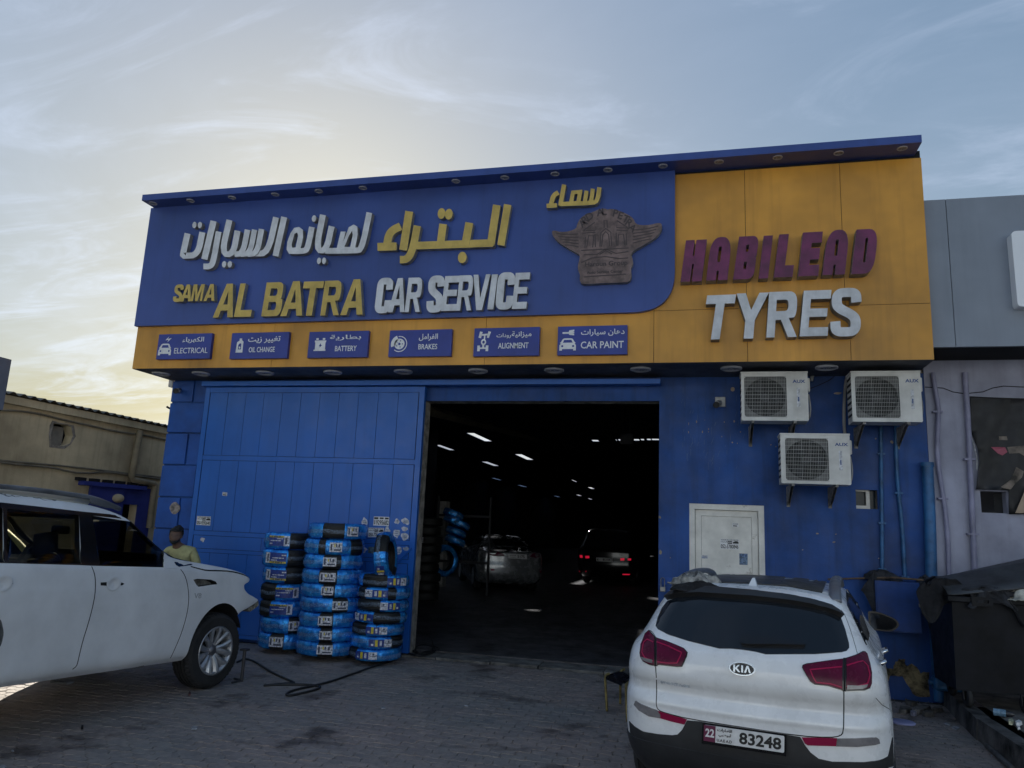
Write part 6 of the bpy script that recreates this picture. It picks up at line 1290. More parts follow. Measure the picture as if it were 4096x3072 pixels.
# ---------------------------------------------------------------- big white off-roader, right side
PXc = -6.17; P0_ = Vector((PXc, 5.6, 0)); pat = empty('offroad_car', P0_, 0, label='large white primed off road car being repaired, with door handles and front bumper removed', cat='offroad car')
m_prim = M('white_primer', (.74, .75, .78), .55, var=.07, vs=1.6, coat=.1, dirt_glint=(1.3, .66, .35, (.40, .42, .46)))
pm = Matrix.Translation(Vector((PXc, 0, 0)))
shear = lambda x, y, z: -.055 * (y - 6.5)
lv_p = [(.40, 3.3, 7.75, .88, .12, .10, .05, .08), (.455, 3.2, 7.88, .935, .12, .10, .05, .08), (.52, 3.15, 7.95, .955, .12, .10, .05, .10), (.7, 3.1, 8.12, .965, .12, .10, .06, .1), (.86, 3.1, 8.26, .972, .12, .08, .08, .1), (.91, 3.1, 8.42, .973, .12, .07, .08, .1), (.985, 3.1, 8.60, .973, .12, .07, .08, .1), (1.02, 3.1, 8.53, .972, .12, .07, .08, .1), (1.07, 3.1, 8.38, .97, .12, .08, .08, .1), (1.13, 3.1, 8.30, .966, .12, .08, .08, .1), (1.17, 3.1, 8.33, .96, .12, .10, .08, .12), (1.205, 3.1, 8.44, .955, .12, .12, .08, .13), (1.24, 3.1, 8.48, .95, .12, .14, .08, .15), (1.285, 3.1, 8.42, .943, .12, .16, .08, .18), (1.315, 3.12, 8.30, .935, .12, .18, .1, .18), (1.35, 3.15, 8.08, .915, .12, .2, .1, .18), (1.385, 3.18, 7.72, .89, .12, .2, .1, .15), (1.42, 3.2, 7.28, .88, .12, .2, .1, .12),
        (1.445, 3.2, 7.08, .875, .12, .08, .1, .15),
        (1.53, 3.25, 6.87, .858, .12, .06, .1, .13), (1.665, 3.32, 6.64, .828, .13, .06, .1, .13), (1.76, 3.38, 6.50, .805, .14, .06, .1, .13), (1.81, 3.45, 6.38, .785, .15, .08, .1, .13), (1.86, 3.6, 6.16, .74, .16, .12, .1, .12), (1.895, 3.8, 5.86, .67, .16, .15, .08, .1), (1.92, 4.1, 5.4, .52, .15, .15, .05, .08), (1.93, 4.5, 5.0, .2, .1, .1, .02, .02)]
PV, PF = loft(lv_p, pm, 4, ns=(7, 6, 40, 8, 9), taper=.012, zfn=shear); ps = Surf(PV, PF)
def pside(lp, k=kp): return [(lambda h: (h.y, h.z))(ps.hit(*k(*p))[0]) for p in lp]
KW = K(0, 1900, .27125)
win1 = [(1358, 615), (1500, 640), (1800, 668), (1960, 700), (2040, 770), (2212, 935), (2300, 1020), (2440, 1160), (2500, 1330), (2400, 1345), (2212, 1350), (1480, 1330), (1440, 1120)]
win1 = [(1358, 600), (1960, 660), (2040, 740), (2240, 900), (2345, 985), (2420, 1090), (2424, 1360), (1475, 1332)]
win2 = [(98, 500), (600, 545), (1165, 595), (1200, 1310), (600, 1305), (122, 1285)]
win3 = [(-420, 470), (40, 492), (62, 1285), (-420, 1270)]
wells = []
for wy in (7.73, 4.35):
    for sx in (-1, 1): mb = MB(); mb.cyl((PXc + sx * 1.1, wy, .43 if wy > 6 else .48), (PXc + sx * .58, wy, .43 if wy > 6 else .48), .475, 48); wells.append((mb.V, mb.F))
cabin = loft([(.62, 3.4, 6.9, .86, .1, .1, .05, .05), (1.2, 3.35, 6.95, .86, .1, .1, .05, .05), (1.36, 3.35, 6.95, .83, .1, .05, .05, .05), (1.55, 3.4, 6.70, .80, .1, .05, .05, .05), (1.74, 3.5, 6.38, .76, .1, .05, .05, .05)], pm, 2, taper=.01, zfn=shear)
cut = [cabin]
for wd in (win1, win2, win3):
    poly = [(h.y, h.z) for h in (ps.hit(*KW(*p))[0] for p in wd)]; cut.append(prismX(poly, PXc - 1.2, PXc + 1.2))
zz = lambda z_, y_: z_ - .055 * (y_ - 6.5)
cut.append(([Vector((PXc + sx_ * wx_, yy_, zz(z_, yy_))) for z_, wx_ in ((1.47, .77), (1.77, .70)) for yy_ in (6.25, 7.6) for sx_ in (-1, 1)], [(0, 1, 3, 2), (4, 6, 7, 5), (0, 2, 6, 4), (1, 5, 7, 3), (0, 4, 5, 1), (2, 3, 7, 6)]))
# fender vent and door-handle recesses
vent = [(1283, 778), (1310, 772), (1400, 778), (1432, 790), (1442, 808), (1400, 812), (1318, 825), (1303, 812)]
for lp, dx in ((vent, .10),):
    poly = pside(lp); cut.append(prismX(poly, PXc + .97 - dx, PXc + 1.2))
V, F, I = boolean(PV, PF, wells + cut)
nw = len(wells)
mi = [0 if i == 0 else 1 if i <= nw else 2 if i == nw + 1 else 2 if i <= nw + 5 else 1 for i in I]
m_cab = M('cabin_trim', (.020, .020, .022), .8, var=.15)
o = obj('body', V, F, [m_prim, m_well, m_cab, m_trim], pat, mi=mi); smooth_by(o, 30); pat_body = o
# glass panes
m_pg = bpy.data.materials.new('smoked_glass'); m_pg.use_nodes = True
t = m_pg.node_tree; t.nodes.clear(); oo = t.nodes.new('ShaderNodeOutputMaterial'); mx = t.nodes.new('ShaderNodeMixShader'); lw = t.nodes.new('ShaderNodeLayerWeight'); lw.inputs[0].default_value = .5; pw = t.nodes.new('ShaderNodeMath'); pw.operation = 'POWER'; pw.inputs[1].default_value = 3.0; t.links.new(lw.outputs['Facing'], pw.inputs[0]); fr = t.nodes.new('ShaderNodeMath'); fr.operation = 'MULTIPLY_ADD'; fr.inputs[1].default_value = .5; fr.inputs[2].default_value = .03; t.links.new(pw.outputs[0], fr.inputs[0])
g1_ = t.nodes.new('ShaderNodeBsdfGlossy'); g1_.inputs['Roughness'].default_value = .04; tr = t.nodes.new('ShaderNodeBsdfTransparent'); tr.inputs[0].default_value = (.42, .42, .36, 1)
t.links.new(fr.outputs[0], mx.inputs[0]); t.links.new(tr.outputs[0], mx.inputs[1]); t.links.new(g1_.outputs[0], mx.inputs[2]); t.links.new(mx.outputs[0], oo.inputs[0])
for wd in (win1, win2, win3):
    lp = [KW(*p) for p in wd]; v, T = tri2([lp], 40); H = [ps.hit(p.x, p.y) for p in v]
    obj('window', [h[0] - h[1] * .006 for h in H], T, m_pg, pat, recalc=False)
    obj('window', [Vector((2 * PXc - (h[0] - h[1] * .006).x, h[0].y, h[0].z)) for h in H], T, m_pg, pat, recalc=False)
H = []; wp_, T = tri2([[(-.79, 1.455), (.79, 1.455), (.72, 1.785), (-.72, 1.785)]], .12)
for p in wp_:
    h_ = ps.b.ray_cast(Vector((PXc + p.x, 12, zz(p.y, 6.7))), Vector((0, -1, 0))); H.append((h_[0] if h_[0] else Vector((PXc + p.x, 6.7, zz(p.y, 6.7)))) + Vector((0, -.004, 0)))
obj('windscreen', H, T, m_pg, pat, recalc=False)
# black window surround (pillars and gutters)
band = [(-420, 400), (0, 405), (600, 470), (1200, 540), (1830, 600), (2050, 640), (2085, 655), (2240, 780), (2420, 950), (2600, 1130), (2760, 1270), (2840, 1325), (2700, 1345), (2640, 1355), (2600, 1330), (2520, 1210), (2440, 1110), (2428, 1362), (1340, 1338), (1190, 1330), (0, 1298), (-420, 1280)]
mp_ = [(2440, 1110), (2520, 1210), (2610, 1362), (2435, 1362)]
def shrink(wd): return [KW(*p) for p in wd]
decal(ps, [[KW(*p) for p in band]] + [shrink(w_) for w_ in (win1, win2, win3)], lambda a, b_: (a, b_), .003, m_trim, 'window_surround', pat, 45, thick=.01)
decal(ps, [[(1085, 575), (1175, 703), (1088, 706)]], kp, .006, m_prim, 'mirror_mount_plate', pat, 30, thick=.012)
decal(ps, [[(1106, 664), (1122, 664), (1122, 676), (1106, 676)]], kp, .0075, m_dark, 'mirror_mount_hole', pat, 30, thick=.003)
# grey roof panel where the paint is stripped, roof rails
m_strip = M('stripped_grey_roof', (.12, .13, .15), .5, var=.2, vs=3)
rp_ = [(-60, 245)] + [(x, 285 + (x - 0) * .105 + 14 * math.sin(x * .011) + (7 if (x // 70) % 2 else -7)) for x in range(0, 1360, 45)] + [(1400, 440), (1560, 510), (1700, 545), (1830, 580), (2040, 610), (2000, 590), (1750, 490), (1500, 400), (1300, 350), (700, 270), (0, 190)]
decal(ps, [[KW(*p) for p in rp_]], lambda a, b_: (a, b_), .002, m_strip, 'stripped_roof_panel', pat, 40, thick=.006)
m_rl = M('brushed_roof_rail', (.72, .68, .58), .38, metal=.8, var=0)
for sx in (1, -1):
    def rl_pt(u, v):
        q = onX(*KW(u, v), PXc + .70); return Vector((PXc + sx * .70, q.y, q.z))
    mb = MB(); mb.tube([rl_pt(-500, 205), rl_pt(0, 232), rl_pt(600, 300), rl_pt(1000, 355), rl_pt(1290, 400)], .022, 8, flat=1.2); mb.build('roof_rail_bar', m_rl, pat, True)
    mb = MB(); mb.tube(chaikin([rl_pt(-500, 150), rl_pt(0, 172), rl_pt(600, 232), rl_pt(1000, 285), rl_pt(1290, 325), rl_pt(1500, 385), rl_pt(1760, 500)], 1), [.026] * 8 + [.03, .045, .03, .01][:4] if 0 else .024, 8); mb.build('roof_rail', m_strip, pat, True)
    mb = MB(); P = [rl_pt(1290, 325), rl_pt(1480, 380), rl_pt(1640, 440), rl_pt(1745, 490), rl_pt(1600, 490), rl_pt(1380, 430), rl_pt(1300, 405)]
    V = [p + Vector((d_, 0, 0)) for d_ in (-.03, .03) for p in P]; n = len(P); mb.add(V, [tuple(range(n)), tuple(range(2 * n - 1, n - 1, -1))] + [(i, (i + 1) % n, n + (i + 1) % n, n + i) for i in range(n)]); mb.build('rail_foot', m_strip, pat)
# gaps
mb = MB()
for pts in ([(608, 690), (628, 740), (634, 800), (630, 880), (612, 970), (585, 1070), (550, 1180), (528, 1270), (515, 1330), (505, 1355), (480, 1372)], [(1198, 708), (1225, 745), (1243, 800), (1253, 880), (1250, 950), (1235, 1030), (1205, 1130), (1170, 1215), (1140, 1280), (1130, 1298)],
            [(1265, 690), (1320, 705), (1370, 717), (1450, 718), (1530, 722), (1600, 738), (1645, 758), (1668, 785)]): seam(ps, pts, kp, .009 if pts[0][0] != 1265 else .016, m_dark, 'g', pat, it=1, mb=mb)
mb.build('panel_gap', m_dark, pat)
# open door-handle cups and bare slots
for (u, v) in ((748, 806), (10, 803)):
    c, n_ = ps.hit(*kp(u, v)); mb = MB()
    lp = ell(0, 0, .115, .062, 26)
    V = []; 
    for s_, dp in ((1, .003), (.92, .006), (.6, -.004), (.2, -.010), (.02, -.011)): V += [c + Vector((.0, a * s_, b_ * s_)) + n_ * (dp + .010) for a, b_ in ell(0, 0, .088, .066, 26)]
    F = [(r_ * 26 + i, r_ * 26 + (i + 1) % 26, (r_ + 1) * 26 + (i + 1) % 26, (r_ + 1) * 26 + i) for r_ in range(4) for i in range(26)]
    mb.add(V, F); mb.build('handle_cup', m_prim, pat, True)
    for s_ in ((-1, 1) if u > 100 else (1,)):
        pl_ = [(u + s_ * 42, v - 10), (u + s_ * 62, v - 8), (u + s_ * 76, v - 1), (u + s_ * 62, v + 9), (u + s_ * 42, v + 10)] if s_ > 0 else [(u - 42, v - 12), (u - 80, v - 10), (u - 80, v + 10), (u - 42, v + 12)]
        decal(ps, [pl_], kp, .003, m_dark, 'handle_slot', pat, 20, thick=.005)
a, na = ps.hit(*kp(1286, 902)); b_, _ = ps.hit(*kp(1334, 902)); mb = MB(); text(mb, 'V8', a + na * .001, (b_ - a).normalized(), Vector((0, 0, 1)), (b_ - a).length, .055, .001, .02); mb.build('badge_ghost', M('faded_badge_grey', (.46, .47, .49), .7, var=.2, vs=60), pat)
# mask on primer: sanded patch on the rear door
decal(ps, [blob(0, 1130, 20, 85, 4, 26, .2)], kp, .0015, M('sanded_patch', (.12, .125, .13), .7, var=.3, vs=12), 'filler_patch', pat, 20, thick=.003)
decal(ps, [[(1283, 778), (1310, 772), (1400, 778), (1432, 790), (1442, 808), (1400, 812), (1318, 825), (1303, 812)]], kp, -.07, M('bare_inner_panel', (.20, .20, .19), .7, var=.3, vs=12), 'inner_wing', pat, 20, thick=.003)
# front corner without bumper
mb = MB()
P = [onX(*kp(*p), -5.3) for p in ((1635, 968), (1705, 918), (1708, 945), (1690, 962), (1650, 990))]; V = [p + Vector((d_, 0, 0)) for d_ in (-.12, .02) for p in P]; n = 5
mb.add(V, [tuple(range(n)), tuple(range(2 * n - 1, n - 1, -1))] + [(i, (i + 1) % n, n + (i + 1) % n, n + i) for i in range(n)]); mb.build('bumper_bracket', M('dusty_bracket', (.30, .28, .22), .8, var=.5, vs=18), pat)
wheel(pat, (-5.33, 7.73, .400), .400, .27, (math.cos(math.radians(8)), -math.sin(math.radians(8)), 0), .248, 12)
wheel(pat, (PXc * 2 + 5.33, 7.73, .400), .400, .27, (-math.cos(math.radians(8)), math.sin(math.radians(8)), 0), .248, 12, tread=False)
for x_, ax in ((-5.33, 1), (PXc * 2 + 5.33, -1)): wheel(pat, (x_, 4.35, .400), .400, .27, (ax, 0, 0), .248, 12, tread=False)
mb = MB(); mb.box((PXc - .8, 3.3, .50), (PXc + .8, 7.6, .56)); mb.box((PXc - .4, 7.6, .45), (PXc + .4, 8.1, .8)); mb.box((PXc + .5, 4.9, .42), (PXc + .6, 7.1, .5)); mb.build('chassis', m_well, pat)
for yy in (5.75, 6.62):
    mb = MB(); mb.box((-5.46, yy, .40), (-5.42, yy + .04, .50)); mb.box((-5.46, yy - .01, .385), (-5.28, yy + .06, .399)); mb.build('step_bracket', M('worn_steel', (.25, .25, .25)), pat)
m_liner = M('wheel_arch_liner', (.012, .012, .014), .9, var=.1)
mb = MB(); mb.lathe([(.47, -.02), (.47, -.36)], (-5.2, 7.73, .43), (1, 0, 0), n=20, a0=200, a1=330); mb.build('arch_liner', m_liner, pat)
# seats and steering wheel
for sx in (-1, 1):
    for yy, nm in ((6.15, 'front_seat'), (5.1, 'rear_seat')):
        mb = MB(); x = PXc + sx * .42; b0 = 1.02; z0 = -.055 * (yy - 6.5)
        mb.box((x - .26, yy - .25, .70 + z0), (x + .26, yy + .28, .86 + z0), bev=.04)
        V = []; 
        mb.tube([(x, yy - .22, .85 + z0), (x, yy - .32, 1.15 + z0), (x, yy - .38, 1.38 + z0)], [.22, .24, .19], 10, flat=.32)
        mb.tube([(x, yy - .38, 1.46 + z0), (x, yy - .40, 1.62 + z0)], [.13, .12], 10, flat=.5)
        mb.build(nm, m_cab, pat, True)
mb = MB(); c = Vector((PXc - .42, 6.62, 1.24)); ax = Vector((0, -.9, .45)).normalized(); mb.lathe([(.18 + .014 * math.cos(a), .014 * math.sin(a)) for a in np.linspace(0, 6.283, 9)], c, ax, n=26); mb.box((c.x - .15, c.y - .01, c.z - .02), (c.x + .15, c.y + .02, c.z + .02)); mb.build('steering_wheel', m_cab, pat)
mb = MB(); mb.box((PXc - .82, 6.55, .9), (PXc + .82, 6.95, 1.28), bev=.05); mb.build('dashboard', m_cab, pat)
mb = MB(); mb.box((PXc - .09, 6.30, 1.62), (PXc + .12, 6.34, 1.70), bev=.02); mb.build('rear_view_mirror', m_cab, pat)
# jack stand by the wheel
mb = MB(); p0, p1 = onX(*K(600, 2400, .24108)(1590, 740), -5.15), onX(*K(600, 2400, .24108)(1545, 1100), -5.15)
p0 = Vector((p1.x, p1.y, .34)); mb.tube([p0, Vector((p1.x, p1.y, .0))], .018, 6); mb.tube([(p1.x, p1.y, .012), (p1.x - .02, p1.y - .16, .012)], .012, 6); mb.tube([(p1.x, p1.y, .012), (p1.x - .13, p1.y + .05, .012)], .012, 6); mb.box((p0.x - .04, p0.y - .04, .34), (p0.x + .04, p0.y + .04, .36))
thing('jack_stand', mb, M('dark_steel', (.03, .03, .035)), 'thin grey steel stand on the paving just ahead of the off road car front wheel', 'stand')
# vehicle seen through its windows
VB = Vector((-9.9, 7.9, 0)); van = empty('parked_van', VB, math.radians(-4), label='pale yellow sunlit van glimpsed through the windows of the off road car', cat='van'); vm_ = MW['parked_van']
m_van = M('yellow_lit_paint', (.55, .52, .22), .5, var=.08)  # yellow of the sunlight on it is put into this base colour
V, F = loft([(.35, -2.2, 2.1, .80, .1, .15, .03, .1), (.6, -2.25, 2.2, .85, .1, .2, .03, .15), (.95, -2.25, 2.1, .86, .1, .25, .03, .2), (1.05, -2.25, 1.5, .85, .1, .2, .03, .1), (1.1, -2.25, 1.35, .84, .1, .2, .03, .1), (1.55, -2.2, .8, .76, .1, .15, .03, .1), (1.68, -2.1, .5, .68, .1, .15, .03, .1), (1.72, -1.8, .2, .4, .1, .1, .03, .05)], vm_, 3); vs_ = Surf(V, F); o = obj('body', V, F, m_van, van); smooth_by(o, 35)
for y0_, y1_, y2_, y3_ in ((.0, .95, .62, .05), (-1.0, -.1, -.1, -.95), (-2.0, -1.1, -1.1, -1.9)):
    for sx in (-1, 1): 
        q = [(y0_, 1.14), (y1_, 1.14), (y2_, 1.5), (y3_, 1.5)]; H = []
        for a, b_ in q: h_ = vs_.b.ray_cast(vm_ @ Vector((sx * 3, a, b_)), vm_.to_3x3() @ Vector((-sx, 0, 0))); H.append(h_[0] + vm_.to_3x3() @ Vector((sx * .006, 0, 0)))
        obj('window', H, [(0, 1, 2, 3)], m_glass, van, recalc=False)
for sx in (-1, 1):
    for yy in (-1.4, 1.4): mb = MB(); mb.lathe([(.17, -.1), (.30, -.1), (.31, -.06), (.31, .06), (.30, .1), (.17, .1), (.001, .08)], vm_ @ Vector((sx * .76, yy, .31)), vm_.to_3x3() @ Vector((sx, 0, 0)), n=30); mb.build('wheel', m_rub, van)
# ---------------------------------------------------------------- cars inside the workshop
def indoor_car(name, base, yaw, lv, paint, label, k, decs, floor, wheels, wr=.32, taper=.04):
    t = empty(name, Vector((base[0], base[1], floor)), math.radians(yaw), label=label, cat='car'); mw = MW[name]
    V, F = loft(lv, mw, 3, taper=taper); sf = Surf(V, F)
    ct = []
    for sx in (-1, 1):
        for wy in wheels: mb = MB(); mb.cyl(mw @ Vector((sx * 1.1, wy, wr)), mw @ Vector((sx * .62, wy, wr)), wr + .045, 30); ct.append((mb.V, mb.F))
    V2, F2, I = boolean(V, F, ct); o = obj('body', V2, F2, [paint, m_well], t, mi=[1 if i else 0 for i in I]); smooth_by(o, 32)
    for nm, lp, mt, off in decs: decal(sf, [lp], k, off, mt, nm, t, 14, thick=off + .01)
    for sx in (-1, 1):
        for wy in wheels: wheel(t, mw @ Vector((sx * .74, wy, wr)), wr, .21, mw.to_3x3() @ Vector((sx, 0, 0)), .21, 10, tread=False, pairs=False)
    return t, mw, sf
sedan_lv = [(.18, .25, 4.3, .80, .2, .3, .08, .2), (.30, .06, 4.42, .86, .22, .35, .10, .3), (.45, .0, 4.45, .885, .22, .4, .12, .3), (.60, .0, 4.44, .89, .22, .4, .12, .3), (.75, .02, 4.4, .885, .22, .4, .12, .3), (.88, .03, 4.2, .87, .22, .4, .12, .3), (.95, .03, 3.9, .855, .22, .4, .12, .25), (1.0, .06, 3.4, .83, .22, .35, .12, .2), (1.02, .16, 3.2, .80, .2, .3, .12, .15), (1.04, .5, 3.1, .76, .16, .3, .05, .1), (1.07, .66, 3.0, .73, .14, .3, .05, .1), (1.2, .98, 2.75, .66, .14, .25, .05, .1), (1.33, 1.3, 2.45, .59, .14, .25, .05, .1), (1.39, 1.6, 2.2, .5, .14, .2, .05, .1), (1.41, 1.8, 2.0, .2, .1, .1, .01, .01)]
SB = onY(*ki(690, 1330), 19.0); SC = .98
slv = [tuple([a * SC for a in l_]) for l_ in sedan_lv]
m_ssil = M('silver_car_paint', (.24, .25, .27), .25, metal=.4, var=.03, coat=.8)
sedan_d = [('rear_window', [(537, 1030), (560, 1028), (740, 1022), (760, 1030), (842, 1112), (575, 1104)], m_glass, .004), ('tail_lamp', [(516, 1130), (560, 1138), (632, 1160), (645, 1176), (600, 1180), (560, 1176), (522, 1165)], m_redl, .008), ('tail_lamp', [(818, 1182), (840, 1160), (885, 1148), (900, 1150), (902, 1186), (860, 1190)], m_redl, .008),
           ('rear_reflector', [(545, 1266), (572, 1266), (572, 1280), (547, 1280)], m_redr, .006), ('rear_reflector', [(888, 1278), (897, 1278), (896, 1294), (889, 1292)], m_redr, .006), ('side_window', [(357, 1100), (400, 1060), (440, 1022), (466, 1015), (440, 1090), (432, 1100)], m_glass, .004), ('side_window', [(442, 1096), (465, 1040), (480, 1022), (494, 1040), (494, 1068), (470, 1090)], m_glass, .004)]
sed, smw, ssf = indoor_car('sedan_car', SB, 25, slv, m_ssil, 'silver grey saloon car parked inside the dark workshop, sun glinting on its left side', ki, sedan_d, FZ(21), (.95 * SC, 3.7 * SC))
def planef(base, yaw, off):
    n_ = Vector((math.sin(math.radians(-yaw)), math.cos(math.radians(-yaw)), 0)); p_ = Vector((base[0], base[1], 0)) + n_ * off
    return lambda px, py: Vector(CP) + Vector(ray(px, py)) * ((p_ - Vector(CP)).dot(n_) / Vector(ray(px, py)).dot(n_))
numplate(sed, (666, 1161), (799, 1167), (667, 1193), ki, planef(SB, 25, .0), [(arab('الشارقة'), .10, .5, .42, .85, m_black), ('SHARJAH', .12, .15, .4, .35, m_black), ('5175', .50, .18, .88, .80, m_black)], False)
c, n_ = ssf.hit(*ki(737, 1132)); mb = MB(); plate(mb, [ell(0, 0, .085, .062, 24), ell(0, 0, .068, .045, 24)], onf(c, Vector((.9, .42, 0)), Vector((0, 0, 1)), n_, .008), n_ * -.01); plate(mb, [ribbon2([(.03, .045), (-.015, -.02), (.05, -.02)], .014, 1)], onf(c, Vector((1, 0, 0)), Vector((0, 0, 1)), n_, .0085), n_ * -.01); mb.build('boot_emblem', m_chrome, sed)
mb = MB(); p0 = smw @ Vector((-.86, 2.72, 1.02)); mb.sphere(p0, .10, .06, .07, 12); mb.build('door_mirror', m_ssil, sed, True)
suv_lv = [(.22, .25, 4.2, .82, .2, .3, .08, .2), (.4, .05, 4.4, .9, .22, .35, .1, .3), (.6, .0, 4.45, .93, .22, .4, .1, .3), (.85, .03, 4.3, .93, .22, .4, .1, .3), (1.0, .04, 3.8, .92, .22, .4, .1, .2), (1.1, .08, 3.3, .88, .2, .3, .1, .1), (1.3, .2, 3.0, .80, .18, .3, .1, .1), (1.55, .36, 2.6, .70, .16, .25, .1, .1), (1.66, .5, 2.4, .6, .15, .2, .08, .1), (1.70, .9, 2.0, .3, .1, .1, .02, .02)]
UB = onY(*ki(1345, 1280), 23.6)
m_sred = M('lit_lamp_and_reflector', (1.0, .02, .07), .2, var=0, emit=.16)
suv_d = [('rear_window', [(1240, 1050), (1290, 1020), (1480, 1020), (1520, 1060), (1525, 1110), (1225, 1110)], m_glass, .004), ('tail_lamp', [(1170, 1170), (1187, 1172), (1190, 1190), (1172, 1190)], m_sred, .012), ('tail_lamp', [(1208, 1176), (1235, 1176), (1236, 1192), (1210, 1194)], m_sred, .012), ('tail_lamp', [(1452, 1194), (1480, 1192), (1480, 1208), (1454, 1210)], m_sred, .012), ('tail_lamp', [(1504, 1194), (1528, 1195), (1526, 1209), (1504, 1208)], m_sred, .012), ('rear_reflector', [(1166, 1280), (1214, 1280), (1213, 1288), (1168, 1288)], m_sred, .008), ('rear_reflector', [(1466, 1302), (1520, 1302), (1516, 1309), (1468, 1309)], m_sred, .008)]  # rear reflectors are given the lamps' glow though they are no lamps
suv, umw, usf = indoor_car('dark_suv', UB, -3, suv_lv, M('black_car_paint', (.006, .006, .008), .2, var=0, coat=.3), 'black SUV with glowing red tail lamps deep inside the dark workshop', ki, suv_d, FZ(24), (.95, 3.6), .35)
numplate(suv, (1283, 1188), (1398, 1193), (1284, 1213), ki, planef(UB, -3, -.01), [('E', .05, .2, .14, .7, m_black), ('85104', .40, .15, .86, .85, m_black)], False)
# ================================================================== wrapped tyres
m_foil = M('blue_foil_wrap', (.03, .30, .95), .20, metal=.55, var=.35, vs=9, bump=.6, bs=18, rgb2=(.008, .13, .52), dirt_glint=(38, .60, .75, (.50, .75, 1.0)))  # pale flecks in the colour stand in for glints on the crinkled folds
m_tread = M('new_tyre_rubber', (.010, .010, .011), .6, var=.2, vs=9)
m_tape = M('printed_clear_tape', (.22, .30, .42), .3, var=.55, vs=70)
m_lab = M('tyre_label_white', (.60, .60, .66), .4, var=.35, vs=45)
m_labb = M('tyre_label_blue', (.012, .04, .24), .4, var=.2, vs=40)
m_laby = M('tyre_label_yellow', (.60, .48, .04), .4, var=.15, vs=30)
m_ink = M('label_ink', (.04, .05, .10), .5, var=.3, vs=60)
def tprof(R, h, off=0):
    H = h / 2
    return [(R - .13 + off, -H * .80), (R - .09 + off, -H - off), (R - .035 + off, -H * .98 - off), (R - .010 + off, -H * .84 - off), (R - .001 + off, -H * .55), (R + .002 + off, 0), (R - .001 + off, H * .5), (R - .014 + off, H * .80 + off), (R - .045 + off, H * .96 + off), (R - .09 + off, H + off), (R - .13 + off, H * .82)]
